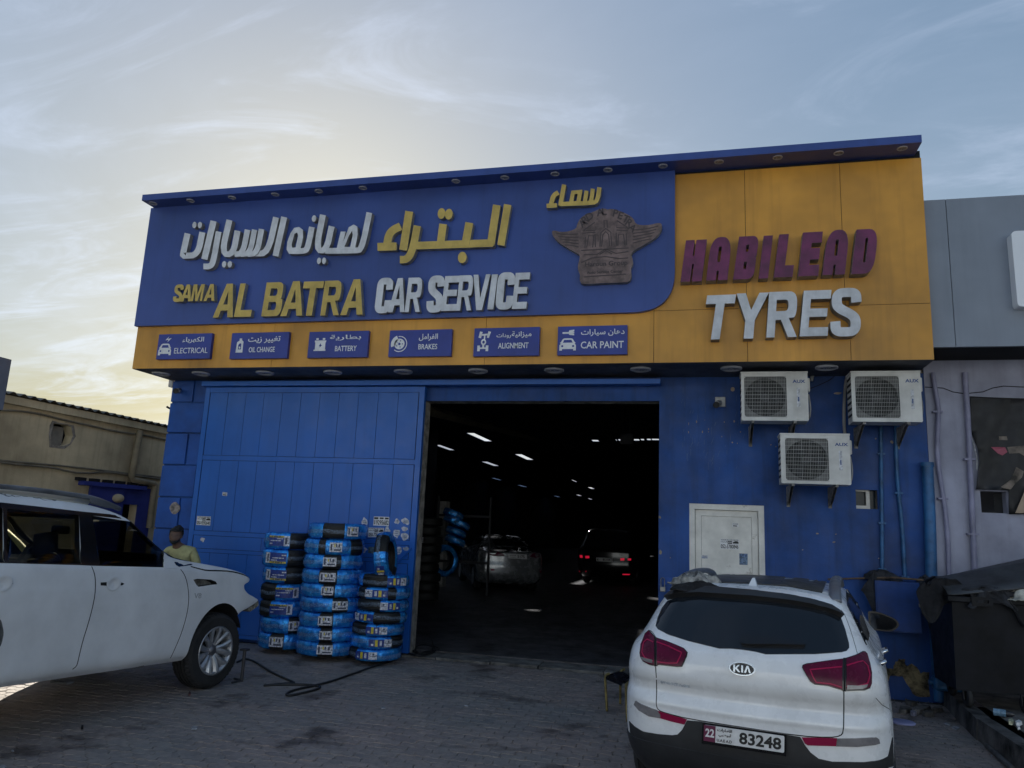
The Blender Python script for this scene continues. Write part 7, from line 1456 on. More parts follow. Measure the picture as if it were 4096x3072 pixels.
def tyre(c, R, h, bare, label, grp, labs=(), style=0, seed=0, tilt=(0, 0), rot=None, full=False, foil=True):
    """bare: angular sectors (deg) left unwrapped; 0 deg faces the camera, positive to the right"""
    c = Vector(c); t = empty('wrapped_tyre' if foil else 'bare_tyre', c - Vector((0, 0, h / 2)) if rot is None else c - Vector((0, 0, R)), label=label, cat='tyre', group=grp)
    vd = Vector((CP[0] - c.x, CP[1] - c.y, 0)).normalized(); ax = Vector((math.sin(tilt[0]), math.sin(tilt[1]), 1)).normalized() if rot is None else rot[0]
    ref = vd if rot is None else rot[1]; rr = random.Random(seed)
    # angle increases towards the right as seen from the camera (counter-clockwise from above)
    pr = []; R0 = R - .006; H = h / 2 * .97
    pr = [(R0 - .12, -H * .8), (R0 - .07, -H), (R0 - .03, -H * .96), (R0 - .008, -H * .78), (R0, -H * .55)]
    for g_ in (-.42, -.14, .14, .42): pr += [(R0, H * (g_ - .06)), (R0 - .011, H * (g_ - .05)), (R0 - .011, H * (g_ + .05)), (R0, H * (g_ + .06))]
    pr += [(R0, H * .55), (R0 - .008, H * .78), (R0 - .03, H * .96), (R0 - .07, H), (R0 - .12, H * .8)]
    def tf(i, j, r_, hh, an): return (r_ - .006, hh) if (i % 3 == 0 and abs(hh) > H * .5 and r_ > R0 - .03) else (r_, hh)
    mb = MB(); mb.lathe(pr, c, ax, n=108, fn=tf, ref=ref); k = len(pr); n_ = 108
    mb.add([], []); 
    o = obj('carcass', mb.V, mb.F, m_tread, t, recalc=True); smooth_by(o, 30)
    if foil:
        b_ = sorted(bare); sects = []
        if not b_: sects = [(0, 360)]
        else:
            for i in range(len(b_)): a0 = b_[i][1]; a1 = b_[(i + 1) % len(b_)][0]; a1 += 360 if a1 <= a0 else 0; sects.append((a0, a1))
        for a0, a1 in sects:
            pf = tprof(R, h, .002); n = max(8, int((a1 - a0) / 2.4)); sd_ = rr.uniform(0, 50)
            pf2 = []
            for (p, q) in zip(pf[:-1], pf[1:]):
                pf2 += [p, ((p[0] + q[0]) / 2, (p[1] + q[1]) / 2)]
            pf2.append(pf[-1])
            def wf(i, j, r_, hh, an):
                w_ = noise.noise(Vector((an * 11 + sd_, hh * 9, sd_))) * .007 + noise.noise(Vector((an * 34 + sd_, hh * 26 + math.sin(an * 9) * 1.5, sd_ * 2))) * .0055
                edge = .012 * math.sin(hh * 38 + sd_) if i in (0, n) else 0
                return r_ + w_ + .001, hh + w_ * .4
            mb = MB(); mb.lathe(pf2, c, ax, n=n, a0=a0, a1=a1, fn=wf, ref=ref); o = mb.build('foil_wrap', m_foil, t, True)
        # printed tape around the middle
        mb = MB(); sd2 = rr.uniform(0, 9)
        def sf(i, j, r_, hh, an): return r_ + .003 * math.sin(an * 13 + sd2), hh + .012 * math.sin(an * 2.3 + sd2) + .004 * math.sin(an * 11)
        tz = rr.uniform(-.02, .01)
        for dz, th in ((.022, .003), (.010, .005), (-.004, .005), (-.020, .003)): mb.lathe([(R + .011, tz + dz - th / 2), (R + .011, tz + dz + th / 2)], c, ax, n=120, a0=-100, a1=100, fn=sf, ref=ref)
        mb.build('printed_tape', m_tape, t, True)
    for kind, a0, a1 in labs:
        lb = MB(); hh = h * .30
        lb.lathe([(R + .014, -hh), (R + .014, hh)], c, ax, n=8, a0=a0, a1=a1, ref=ref); base = m_lab if kind in 'wW' else m_labb
        o = lb.build('tyre_label', base, t, True); sp = a1 - a0
        def strip(f0, f1, z0, z1, mt, nm='label_print'):
            x = MB(); x.lathe([(R + .0155, h * z0), (R + .0155, h * z1)], c, ax, n=6, a0=a0 + sp * f0, a1=a0 + sp * f1, ref=ref); x.build(nm, mt, o, True)
        if kind == 'b':   # blue label: yellow band, white lines, white energy panel at its end
            strip(0, .74, .20, .30, m_laby); strip(.08, .66, .22, .28, m_ink); strip(.42, .7, .10, .15, m_lab); strip(.08, .62, -.02, .03, m_lab); strip(.04, .2, -.2, -.13, m_lab); strip(.75, 1, -.3, .3, m_lab); strip(.8, .9, -.2, .2, m_ink)
        elif kind == 'u': # same, upside down
            strip(.26, 1, -.30, -.20, m_laby); strip(.34, .92, -.28, -.22, m_ink); strip(.32, .6, -.15, -.10, m_lab); strip(.38, .9, -.02, .03, m_lab); strip(.8, .98, .13, .2, m_lab); strip(0, .25, -.3, .3, m_lab); strip(.1, .18, -.2, .2, m_ink)
        elif kind == 'y': # blue label with a yellow block between white panels
            strip(0, .36, -.3, .3, m_lab); strip(.06, .3, -.05, .0, m_ink); strip(.12, .2, .05, .2, m_ink); strip(.62, .74, -.26, .26, m_laby); strip(.45, .55, -.2, .2, m_lab); strip(.8, .9, -.2, -.05, m_lab)
        else:
            strip(.08, .2, -.2, .2, m_ink); strip(.35, .45, .02, .2, m_laby); strip(.5, .58, .02, .22, m_ink); strip(.35, .9, -.22, -.12, m_ink); strip(.7, .82, .0, .2, m_ink)
    return t
def frac2deg(f_): return math.degrees(math.asin(max(-1, min(1, f_))))
def stack(k, cxpix, rpix, tops, Yc, R, grp, rows, names, jit=.012, seed0=0):
    """tops: v pixel of top edges of each tyre at its front and the last bottom edge"""
    for i, rw in enumerate(rows):
        cu, ru = rw[0], rw[1]
        fz = lambda v: onY(*k(cu, v), Yc - R * .85).z
        z1, z0 = fz(tops[i]), fz(tops[i + 1]); h = abs(z1 - z0) * 1.0
        q = onY(*k(cu, (tops[i] + tops[i + 1]) / 2), Yc)
        bare = [(frac2deg((a - cu) / ru), frac2deg((b_ - cu) / ru) if b_ < 9999 else 100) for a, b_ in rw[2]]
        bare = [(min(a, b_), max(a, b_)) for a, b_ in bare]
        labs = [(kd_, frac2deg((a - cu) / ru), frac2deg((b_ - cu) / ru)) for kd_, a, b_ in rw[3]]
        Rr = R * (1 + rng_.uniform(-.02, .02))
        tyre((q.x, Yc + rng_.uniform(-jit, jit), (z0 + z1) / 2), Rr, h * 1.0, bare, names[i], grp, labs, seed=seed0 + i, tilt=(rng_.uniform(-.012, .012), rng_.uniform(-.012, .012)))
pos9 = ['topmost', 'second from the top', 'third from the top', 'fourth from the top', 'fifth from the top', 'sixth from the top', 'seventh from the top', 'eighth from the top', 'bottom']
GRP = 'blue foil wrapped tyres stacked in front of the gate'
pS = ['topmost', 'second from the top', 'third from the top', 'fourth from the top', 'fifth from the top', 'second from the bottom', 'bottom']
R1 = .345
stack(kt, 512, 175, [272, 412, 556, 698, 840, 980, 1112, 1248], 10.22, R1, GRP, [
    (528, 180, [(537, 9999)], [('b', 392, 534)]), (520, 180, [(522, 9999)], [('u', 374, 512)]), (516, 182, [(498, 9999)], [('u', 367, 508)]), (498, 178, [(325, 430)], [('b', 430, 587)]), (490, 180, [(315, 390)], [('b', 392, 548)]), (500, 176, [(520, 620)], [('w', 520, 618)]), (478, 172, [(388, 482)], [('w', 388, 476)])],
    ['blue wrapped tyre, %s in the left stack beside the off road car' % p for p in pS], seed0=10)
stack(kt, 900, 215, [194, 326, 456, 578, 698, 816, 936, 1062, 1180, 1306], 10.05, .41, GRP, [
    (938, 224, [(822, 984)], [('w', 1003, 1082)]), (908, 226, [(790, 842), (1030, 1118)], [('w', 872, 962)]), (900, 216, [(828, 955)], [('w', 828, 920)]), (896, 212, [(802, 925)], [('w', 810, 914)]), (882, 212, [(822, 905)], [('w', 814, 894)]), (880, 214, [(890, 998)], [('w', 890, 992)]), (870, 216, [(800, 895)], [('w', 792, 887)]), (858, 208, [(805, 885)], [('w', 802, 882)]), (842, 200, [(785, 880)], [('w', 782, 880)])],
    ['blue wrapped tyre, %s in the tall middle stack' % p for p in pos9], seed0=30)
stack(kt, 1280, 180, [622, 728, 830, 932, 1030, 1130, 1236, 1340], 10.1, .35, GRP, [
    (1320, 182, [(1172, 1345)], [('y', 1472, 1345)]), (1318, 184, [(1140, 1192), (1346, 1404)], [('y', 1192, 1345)]), (1306, 186, [(1122, 1288)], [('y', 1288, 1424)]), (1294, 184, [(1240, 1432)], [('y', 1118, 1240)]), (1270, 182, [(1090, 1190)], [('y', 1332, 1190)]), (1254, 182, [(1356, 1434)], [('y', 1356, 1206)]), (1244, 184, [(1062, 1115)], [('y', 1258, 1115)])],
    ['blue wrapped tyre, %s in the right stack next to the doorway' % p for p in pS], seed0=60)
# tyre standing upright on the right stack
c = onY(*kt(1335, 470), 10.05); axd = Vector((.985, .14, .10)).normalized(); refd = (Vector((0, -1, 0)) - axd * axd.dot(Vector((0, -1, 0)))).normalized()
tyre(c, .335, .19, [(-62, -12), (78, 140)], 'blue wrapped tyre standing upright on top of the right stack', GRP, [('y', 60, 20)], seed=91, rot=(axd, refd))
# dark tyre columns just inside the doorway, and the blue wrapped ones further in
j = 0
for (u, vs_, Yc, R) in ((88, (800, 1400), 16.5, .34),):
    z1_, z0_ = 2.05, FZ(16.5); n = 9; h = (z1_ - z0_) / n
    q = onY(*ki(u - 10, 1150), Yc)
    for i in range(n):
        tyre((q.x + rng_.uniform(-.03, .03) + .06, Yc, z0_ + h * (i + .5)), R, h, [], 'dark bare tyre, number %s from the floor in the column inside the doorway' % ['one', 'two', 'three', 'four', 'five', 'six', 'seven', 'eight', 'nine'][i], 'dark tyres stacked just inside the doorway', [('w', -30 + rng_.uniform(-20, 20), -18)] if i % 2 == 0 else [], seed=120 + i, foil=False)
for i, (u, v) in enumerate(((300, 885), (303, 930), (345, 955), (318, 1010), (312, 1070))):
    q = onY(*ki(u, v), 17.6); tyre((q.x - .05, 17.6, q.z), .25, .16, [], ['topmost blue wrapped tyre of the pile behind the silver saloon', 'second highest blue wrapped tyre of the pile behind the silver saloon', 'third blue wrapped tyre down the pile, pushed to the right', 'fourth blue wrapped tyre down the pile behind the silver saloon', 'lowest blue wrapped tyre of the pile above the saloon mirror'][i], 'blue wrapped tyres piled inside the workshop', seed=150 + i, tilt=(.3, .2))
q = onY(*ki(245, 1210), 17.0); tyre((q.x - .1, 17.0, q.z), .36, .22, [], 'large blue wrapped tyre standing on the workshop floor beside the silver saloon', 'blue wrapped tyres piled inside the workshop', seed=160, rot=(Vector((.8, -.6, 0)).normalized(), Vector((.6, .8, 0)).normalized()))
mb = MB(); ry = onY(*ki(320, 1000), 17.9); mb.box((ry.x - .6, 17.95, .05), (ry.x - .55, 18.0, 2.6)); mb.box((ry.x + .75, 17.95, .05), (ry.x + .8, 18.0, 2.6)); mb.box((ry.x - .6, 17.94, 1.0), (ry.x + .8, 18.01, 1.06)); mb.box((ry.x - .6, 17.94, 2.1), (ry.x + .8, 18.01, 2.16)); thing('tyre_rack', mb, M('dark_steel', (.03, .03, .035)), 'dark steel rack behind the blue wrapped tyres inside the workshop', 'rack')
# pale pillar edge lit by the side opening
a, b_ = onY(*ki(203, 1290), 19.3), onY(*ki(240, 795), 19.3); mb = MB(); mb.box((a.x - .2, 19.3, .05), (b_.x, 19.6, b_.z)); thing('plastered_pillar', mb, M('pale_plaster', (.45, .44, .42), .9, var=.2, vs=5), 'pale plastered pillar lit from the side inside the workshop, left of the saloon', 'pillar')
# ================================================================== worker
m_skin = M('brown_skin', (.13, .070, .045), .55, var=.12, vs=12); m_shirt = M('yellow_green_shirt', (.42, .40, .20), .9, var=.18, vs=6, bump=.3, bs=30)
m_hair = M('black_hair', (.008, .007, .007), .6, var=.3, vs=60, bump=.9, bs=90); m_mask = M('black_face_mask', (.012, .013, .016), .8, var=.2, vs=20)
PY = 9.55; hd = onY(*km(438, 400), PY); wk = empty('person', (hd.x, PY, 0), label='man in a yellow T shirt and black face mask standing behind the white bonnet', cat='person')
HZ = hd.z; px_, py_ = hd.x, PY
def skinned(name, verts, edges, radii, mat, parent, sub=2, root=0):
    me = bpy.data.meshes.new(name); me.from_pydata([tuple(v) for v in verts], edges, []); o = bpy.data.objects.new(name, me); S.collection.objects.link(o)
    md = o.modifiers.new('s', 'SKIN'); sl_ = me.skin_vertices[0].data
    for i, r_ in enumerate(radii): sl_[i].radius = r_ if isinstance(r_, tuple) else (r_, r_)
    sl_[root].use_root = True
    o.modifiers.new('u', 'SUBSURF').levels = sub
    dg = bpy.context.evaluated_depsgraph_get(); m2 = bpy.data.meshes.new_from_object(o.evaluated_get(dg)); V = [v.co.copy() for v in m2.vertices]; F = [tuple(p.vertices) for p in m2.polygons]
    bpy.data.objects.remove(o); return obj(name, V, F, mat, parent, True)
yaw = math.radians(14); tx = .03   # turned towards the camera, head bowed and to his right
def PP(x, y, z):
    if z < HZ - .1: x += tx; y += .05
    return Vector((px_ + x * math.cos(yaw) - y * math.sin(yaw), py_ + x * math.sin(yaw) + y * math.cos(yaw), z))
nz_ = HZ - .10; sh = HZ - .135
B = [PP(.03, .02, .95), PP(.03, .03, 1.12), PP(.03, .03, sh - .12), PP(.03, .02, sh - .02), PP(.015, .0, nz_ + .0), PP(.0, -.02, HZ - .05), PP(.0, -.02, HZ + .06),
     PP(-.15, .03, sh - .05), PP(-.24, .05, sh - .26), PP(-.20, -.15, sh - .40), PP(-.17, -.26, sh - .38), PP(.19, .03, sh - .05), PP(.25, .06, sh - .28), PP(.27, -.12, sh - .44), PP(.24, -.24, sh - .46),
     PP(-.08, .02, .88), PP(-.10, .0, .48), PP(-.10, .03, .08), PP(-.11, -.12, .04), PP(.14, .02, .88), PP(.16, .0, .48), PP(.16, .03, .08), PP(.17, -.12, .04)]
E_ = [(0, 1), (1, 2), (2, 3), (3, 4), (4, 5), (5, 6), (3, 7), (7, 8), (8, 9), (9, 10), (3, 11), (11, 12), (12, 13), (13, 14), (0, 15), (15, 16), (16, 17), (17, 18), (0, 19), (19, 20), (20, 21), (21, 22)]
Rr = [(.15, .11), (.13, .09), (.13, .09), (.075, .06), .052, (.070, .078), (.066, .08), .045, .040, .034, .028, .045, .040, .034, .028, .085, .058, .042, .035, .085, .058, .042, .035]
skinned('body', B, E_, Rr, m_skin, wk)
for s_, base_ in ((-1, B[10]), (1, B[14])):   # hands: palm with five fingers
    hv = [base_, base_ + Vector((0, -.05, -.01))]; he = [(0, 1)]; hr = [.026, .032]
    for q in range(5):
        a = (q - 2) * .35 if q < 4 else -1.1; l_ = (.05, .06, .058, .045, .04)[q]; st = hv[1] + Vector((.012 * (q - 1.5), -.015, 0)) if q < 4 else hv[0] + Vector((-.03 * s_, -.02, 0))
        dv = Vector((math.sin(a) * .4, -1, -.35)).normalized() if q < 4 else Vector((-s_ * .8, -.6, -.2)).normalized(); i0 = len(hv); hv += [st, st + dv * l_ * .6, st + dv * l_ + Vector((0, .0, -.015))]; he += [(1 if q < 4 else 0, i0), (i0, i0 + 1), (i0 + 1, i0 + 2)]; hr += [.012, .009, .007]
    skinned('hand', hv, he, hr, m_skin, wk, 1)
# shirt: slightly larger torso with sleeves
sB = [PP(.03, .02, .90), PP(.03, .03, 1.12), PP(.03, .03, sh - .16), PP(.03, .015, sh - .045), PP(-.15, .03, sh - .065), PP(-.215, .045, sh - .20), PP(-.235, .045, sh - .26), PP(.19, .03, sh - .065), PP(.255, .045, sh - .20), PP(.275, .045, sh - .26), PP(.02, .01, sh + .012)]
sE = [(0, 1), (1, 2), (2, 3), (3, 4), (4, 5), (5, 6), (3, 7), (7, 8), (8, 9), (3, 10)]
skinned('shirt', sB, sE, [(.17, .13), (.16, .12), (.175, .12), (.11, .085), .072, .066, .070, .072, .066, .070, (.08, .068)], m_shirt, wk)
tr_ = [B[0] + Vector((0, 0, -.02)), B[15], B[16], B[17] + Vector((0, 0, .03)), B[19], B[20], B[21] + Vector((0, 0, .03))]
skinned('trousers', tr_, [(0, 1), (1, 2), (2, 3), (0, 4), (4, 5), (5, 6)], [(.17, .13), .105, .08, .07, .105, .08, .07], M('dark_trousers', (.02, .022, .03), .9, var=.2), wk)
HC = PP(0, -.02, HZ + .015); hy = math.radians(-4)
def HP(x, y, z):   # head frame: x to his left (image right), -y towards camera, pitched down
    p_ = math.radians(16); y2 = y * math.cos(p_) + z * math.sin(p_) * -1 * -1; z2 = z * math.cos(p_) + y * math.sin(p_); yy = math.radians(22); return HC + Vector((x * math.cos(yy) - y2 * math.sin(yy), x * math.sin(yy) + y2 * math.cos(yy), z2))
def headfn(v):
    l_ = v; x, y, z = l_; 
    if z < 0: k_ = 1 + z * 2.2; x *= max(.55, k_); 
    if y < 0 and z < .0: y *= 1.02
    if y < -.05 and abs(x) < .02 and -.03 < z < .03: y -= .012
    return HP(x, y, z)
mb = MB(); mb.sphere((0, 0, 0), .086, .106, .130, 28, fn=headfn)
mb.tube([HP(0, -.088, .022), HP(0, -.103, -.005), HP(0, -.108, -.022), HP(0, -.09, -.03)], [.008, .011, .015, .010], 8)
for s_ in (-1, 1): mb.sphere((0, 0, 0), .012, .022, .032, 10, fn=lambda v, s_=s_: HP(v.x + s_ * .08, v.y + .008, v.z - .01))
mb.build('head', m_skin, wk, True)
for s_ in (-1, 1):
    mb = MB(); mb.sphere((0, 0, 0), .014, .008, .008, 10, fn=lambda v, s_=s_: HP(v.x + s_ * .030, v.y - .087, v.z + .014)); mb.build('eye', M('eye_dark', (.03, .025, .022), .2, var=0), wk, True)
    mb = MB(); mb.tube([HP(s_ * .014, -.096, .030), HP(s_ * .032, -.093, .036), HP(s_ * .05, -.080, .030)], [.004, .005, .003], 6); mb.build('eyebrow', m_hair, wk, True)
mb = MB()
def hairfn(v):
    n_ = noise.noise(v * 30) * .012 + noise.noise(v * 70) * .007; x, y, z = v
    if y < -.03 and z < .078: z = .078 + (z - .078) * .06; y *= .90
    elif y < .03 and z < .0: z *= .2
    if z < -.05: z = -.05 + (z + .05) * .3
    s_ = 1 + n_ / .09; return HP(x * s_, y * s_ + .006, z * s_ + .012)
mb.sphere((0, 0, 0), .094, .112, .132, 40, fn=hairfn); mb.build('hair', m_hair, wk, True)
mb = MB(); mb.sphere((0, 0, 0), .074, .105, .062, 22, fn=lambda v: HP(v.x * (1 - .3 * max(0, -v.z / .06)), min(v.y, .012) - (.010 if abs(v.x) < .02 else 0), v.z - .058)); mk = mb.build('face_mask', m_mask, wk, True)
mb = MB()
for s_ in (-1, 1): mb.tube([HP(s_ * .06, -.06, -.03), HP(s_ * .078, .0, .005), HP(s_ * .084, .02, -.02)], .002, 5)
mb.build('mask_strap', m_mask, wk)
# ================================================================== hoses
def ghose(pts, k, r_, name, label, cat='hose', z=.0, it=3):
    P = chaikin([onZ(*k(*p), z + r_) for p in pts], it); mb = MB(); mb.tube(P, r_, 8); return thing(name, mb, M('black_hose_rubber', (.012, .012, .014), .55, var=.15), label, cat, smooth=True)
ghose([(100, 1345), (165, 1312), (240, 1335), (310, 1380), (380, 1425), (450, 1460), (520, 1490), (575, 1512), (570, 1518), (460, 1524), (325, 1540), (330, 1537), (480, 1530), (640, 1528), (760, 1538), (795, 1550), (770, 1568), (680, 1592), (580, 1615), (520, 1622), (502, 1612), (540, 1585), (640, 1560), (790, 1528), (900, 1498), (1000, 1462), (1100, 1428), (1230, 1378), (1360, 1345), (1440, 1300)], kt, .013, 'air_hose', 'long black air hose looping across the paving in front of the tyre stacks')
k6 = kg
ghose([(545, 160), (600, 175), (660, 165), (715, 160), (722, 150), (690, 135), (600, 128), (535, 150), (522, 172), (560, 192), (620, 190), (690, 175), (700, 150), (640, 125), (580, 130), (560, 165), (600, 190), (670, 180), (685, 130), (670, 85), (640, 65), (590, 58)], kg, .013, 'coiled_hose', 'black hose coiled loosely at the left foot of the open doorway', z=.03)
# ================================================================== broken chair beside the parked SUV
ch = empty('broken_chair', onZ(*kg(1840, 560), 0), label='broken black plastic chair on thin brass legs beside the white compact SUV', cat='chair')
fl_ = onZ(*kg(1782, 545), 0); fr_ = onZ(*kg(1910, 610), 0)
dx_ = (fr_ - fl_); 
sz_ = .47; f1 = onY(*kg(1762, 322), fl_.y).z
sz_ = f1
bk_ = Vector((.10, .40, 0))
m_brass = M('tarnished_brass_leg', (.24, .19, .07), .5, metal=.4, var=.3, vs=14)
for p, tp in ((fl_, fl_ + Vector((-.03, .02, sz_))), (fr_, fr_ + Vector((-.02, .02, sz_))), (fl_ + bk_, fl_ + bk_ + Vector((0, -.03, sz_))), (fr_ + bk_, fr_ + bk_ + Vector((0, -.03, sz_)))):
    mb = MB(); mb.tube(chaikin([p, p + (tp - p) * .85, tp, tp + Vector((.04, .04, .02))], 2), .014, 8); mb.build('leg', m_brass, ch, True)
V = []; n = 14
for i in range(n + 1):
    for jj in range(n + 1):
        u, v = i / n, jj / n; p = fl_ + dx_ * u + bk_ * v + Vector((-.03, .02, sz_ + .02)); edge = max(abs(u - .5), abs(v - .5)) * 2
        p.z += -.05 * (1 - edge ** 2) - (.04 if edge > .93 else 0) + .012 * noise.noise(Vector((u * 5, v * 5, 1)))
        V.append(p)
F = [(i * (n + 1) + jj, (i + 1) * (n + 1) + jj, (i + 1) * (n + 1) + jj + 1, i * (n + 1) + jj + 1) for i in range(n) for jj in range(n) if not (i in (7, 8) and jj in (2, 3)) and not (i > 11 and jj < 1)]
m = len(V); V += [v - Vector((0, 0, .012)) for v in V]; F += [tuple(q + m for q in f_[::-1]) for f_ in F]
m_cs = M('cracked_black_seat', (.012, .012, .016), .3, var=.3, vs=5); obj('seat', V, F, m_cs, ch, True, recalc=False)
bp0 = fl_ + bk_ + Vector((0, .0, sz_)); bp1 = fr_ + bk_ + Vector((0, 0, sz_)); mb = MB(); mb.add([bp0 + Vector((.12, 0, .02)), bp1 + Vector((.05, 0, .02)), bp1 + Vector((.03, .06, .42)), bp0 + Vector((.20, .06, .40))] + [v + Vector((0, .015, 0)) for v in (bp0 + Vector((.12, 0, .02)), bp1 + Vector((.05, 0, .02)), bp1 + Vector((.03, .06, .42)), bp0 + Vector((.20, .06, .40)))], [(0, 1, 2, 3), (7, 6, 5, 4), (0, 4, 5, 1), (1, 5, 6, 2), (2, 6, 7, 3), (3, 7, 4, 0)]); mb.build('backrest', m_cs, ch)
q = onY(*kg(1945, 245), fr_.y + .2); mb = MB(); plate(mb, [blob(0, 0, .04, .03, 5, 14, .5)], lambda x, y: q + Vector((x, 0, y)), (0, .008, 0)); mb.build('exposed_foam', M('yellow_foam', (.42, .36, .14), .9, var=.2), ch)
# ================================================================== litter
def scrap(k, pts, label, mat, name='litter_scrap', z=.006, h=.006, cat='litter', Z0=0):
    P = [onZ(*k(*p), Z0 + z) for p in pts]; c = sum(P, Vector()) / len(P); V = P + [p + (c - p) * .12 + Vector((0, 0, h)) for p in P]; n = len(P)
    mb = MB(); mb.add(V, [tuple(range(n))[::-1], tuple(range(n, 2 * n))] + [(i, (i + 1) % n, n + (i + 1) % n, n + i) for i in range(n)]); return thing(name, mb, mat, label, cat)
m_scr = M('dirty_paper', (.34, .34, .36), .8, var=.3, vs=30); m_rub2 = M('broken_paving', (.12, .11, .10), .9, var=.4, vs=8, bump=.7)
scrap(kg, [(350, 524), (362, 518), (380, 520), (384, 529), (356, 531)], 'small white paper scrap on the paving left of centre', m_scr)
scrap(kg, [(878, 508), (895, 508), (912, 513), (905, 516), (885, 513)], 'thin white scrap on the paving in front of the doorway', m_scr)
scrap(K(0, 2600, .6329), [(1205, 497), (1218, 484), (1250, 485), (1247, 500), (1225, 506), (1210, 503)], 'crumpled grey wrapper on the paving below the off road car wheel', m_scr)
scrap(K(0, 2600, .6329), [(510, 490), (524, 488), (527, 500), (513, 503)], 'small black stone on the paving at the lower left', m_dark, 'stone', h=.02)
scrap(K(0, 2600, .6329), [(1188, 284), (1196, 272), (1206, 280), (1204, 291), (1190, 291)], 'small dark red bolt cap on the paving by the off road car tyre', M('dark_red_plastic', (.06, .02, .02), .6, var=0), 'bolt_cap', h=.02)
scrap(K(0, 2600, .6329), [(-20, 732), (20, 728), (42, 738), (30, 750), (-20, 755)], 'white plastic scrap lying at the bottom left corner of the paving', m_scr)
scrap(K(0, 2600, .6329), [(70, 636), (82, 634), (88, 642), (76, 647)], 'tiny white wrapper near the bottom left corner', m_scr)
c = onZ(*ke(400, 712), 0); mb = MB(); mb.lathe([(.001, .02), (.12, .02), (.135, .012), (.13, .0)], c, n=28); thing('plastic_disc', mb, M('lilac_plastic', (.30, .30, .50), .4, var=.1), 'pale lilac plastic disc on the ground right of the white compact SUV', 'disc', smooth=True)
for i, (pts, lb) in enumerate((([(440, 400), (520, 430), (620, 445), (640, 465), (540, 470), (460, 440)], 'broken paving slab nearest the peeled foot of the blue wall'), ([(560, 570), (600, 515), (720, 490), (840, 515), (760, 560), (660, 585)], 'large dark broken paving slab in the rubble by the blue drain pipe'), ([(830, 565), (880, 520), (1010, 515), (1020, 550), (940, 560)], 'broken paving slab piece closest to the kerb'), ([(350, 570), (370, 505), (480, 520), (560, 545), (450, 585)], 'broken paving slab piece closest to the white compact SUV'), ([(700, 600), (780, 580), (890, 600), (860, 622), (740, 620)], 'thin paving fragment in front of the large broken slab'))): scrap(ke, pts, lb, m_rub2, 'broken_slab', h=.045, cat='paving slab')
scrap(ke, [(525, 575), (560, 570), (625, 590), (620, 612), (570, 618), (528, 600)], 'crushed clear bottle among the broken slabs', M('cloudy_plastic', (.28, .27, .34), .3, var=.3, vs=30), 'crushed_bottle', h=.04, cat='bottle')
scrap(ke, [(1010, 715), (1060, 708), (1130, 735), (1110, 752), (1060, 740)], 'torn white paper on the ground near the kerb', m_scr); scrap(ke, [(1130, 785), (1170, 760), (1240, 765), (1265, 795), (1200, 820)], 'round pale cardboard scrap near the kerb beside the torn paper', m_scr)
scrap(ke, [(1715, 1200), (1740, 1190), (1750, 1208), (1725, 1218)], 'tiny white chip beside the pipe at the foot of the kerb', m_scr)
scrap(ke, [(1975, 725), (1990, 690), (2040, 685), (2065, 715), (2040, 745), (1990, 740)], 'crumpled cream tissue on the raised pavement', M('cream_tissue', (.52, .50, .34), .9, var=.3, vs=40), 'tissue', h=.03, Z0=KH); scrap(ke, [(2080, 730), (2140, 705), (2190, 735), (2150, 760), (2100, 755)], 'crumpled white tissue on the raised pavement beside the cream one', m_white, 'tissue', h=.03, Z0=KH); scrap(ke, [(2105, 785), (2150, 782), (2160, 808), (2120, 815)], 'small white crumb of tissue on the raised pavement below the others', m_white, 'tissue', h=.02, Z0=KH)
p0, p1 = onZ(*ke(1660, 1045), .025), onZ(*ke(2050, 1400), .025); mb = MB(); mb.tube([p0, p1], .025, 10); thing('old_pipe', mb, M('grey_pipe', (.10, .10, .10), .6, var=.3, vs=6), 'old grey pipe lying along the foot of the kerb', 'pipe')
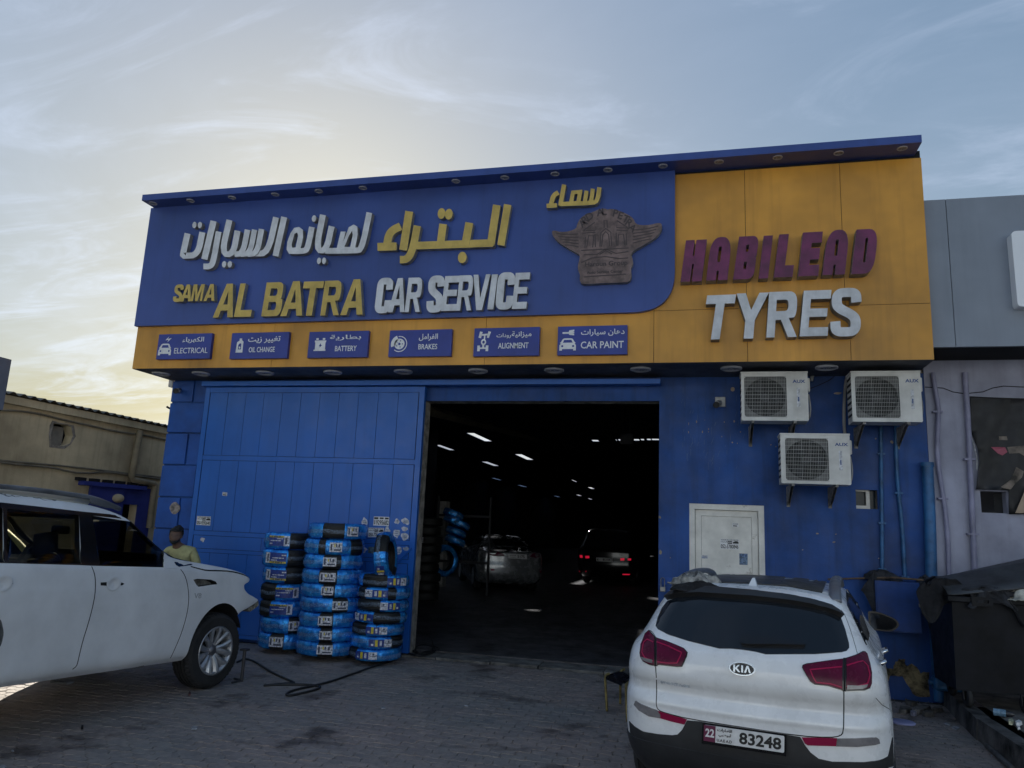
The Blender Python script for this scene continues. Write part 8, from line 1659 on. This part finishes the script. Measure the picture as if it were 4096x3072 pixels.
c = onZ(*ke(1860, 560), KH + .035); d_ = Vector((.9, -.35, -.0)); mb = MB(); mb.tube([c - d_ * .06, c + d_ * .05], [.036, .036], 12); b0 = mb.build('drink_bottle', M('blue_bottle_label', (.16, .28, .40), .3, var=.3, vs=30)); tag(b0, 'small bottle with a blue label lying on the raised pavement under the dumpster', 'bottle'); mb = MB(); mb.tube([c + d_ * .051, c + d_ * .10, c + d_ * .125], [.034, .026, .013], 12); mb.build('bottle_neck', M('dark_bottle', (.02, .02, .025), .2, var=0), b0)
c = onZ(*ke(1080, 235), KH); mb = MB(); mb.box((c.x - .16, c.y - .09, KH), (c.x + .17, c.y + .10, KH + .15), bev=.035); jg = tag(mb.build('jerry_can', M('blue_jerry_can', (.012, .09, .22), .45, var=.2, vs=9)), 'blue plastic jerry can lying at the corner of the pavement behind the dumpster', 'jerry can'); mb = MB(); mb.tube([(c.x - .12, c.y - .02, KH + .15), (c.x - .10, c.y - .02, KH + .20), (c.x + .05, c.y - .02, KH + .20), (c.x + .07, c.y - .02, KH + .15)], .014, 7); mb.build('can_handle', M('blue_jerry_can', (.012, .09, .22)), jg); mb = MB(); mb.cyl((c.x - .2, c.y, KH + .08), (c.x - .16, c.y, KH + .08), .028, 14); mb.build('can_cap', M('blue_jerry_can', (.012, .09, .22)), jg)
grit = MB(); rg = random.Random(9)
for i in range(1500):
    if i < 900: x = rg.uniform(1.2, 2.9); y = rg.uniform(8.3, 10.75); 
    elif i < 1300: x = rg.uniform(-4.2, .2); y = rg.uniform(10.1, 10.7) + abs(rg.gauss(0, .03))
    else: x = rg.uniform(-8, 2.5); y = rg.uniform(5.5, 10.5)
    if i < 900 and rg.random() > ((x - .6) / 2.4) * ((y - 7.6) / 3): continue
    s_ = rg.uniform(.003, .012) * (1.3 if i < 900 else .8); a = rg.uniform(0, 6.28)
    P = [Vector((x + s_ * math.cos(a + t), y + s_ * math.sin(a + t) * .8, .001)) for t in (0, 2.1, 4.2)] + [Vector((x, y, .001 + s_ * .9))]
    grit.add(P, [(0, 1, 2), (0, 1, 3), (1, 2, 3), (2, 0, 3)])
o = grit.build('grit', M('grit_stone', (.13, .12, .11), .9, var=.5, vs=20)); tag(o, 'scattered grit and small stones on the paving', kind='stuff')
for o in list(S.objects):
    if o.parent and 'category' in o: del o['category']
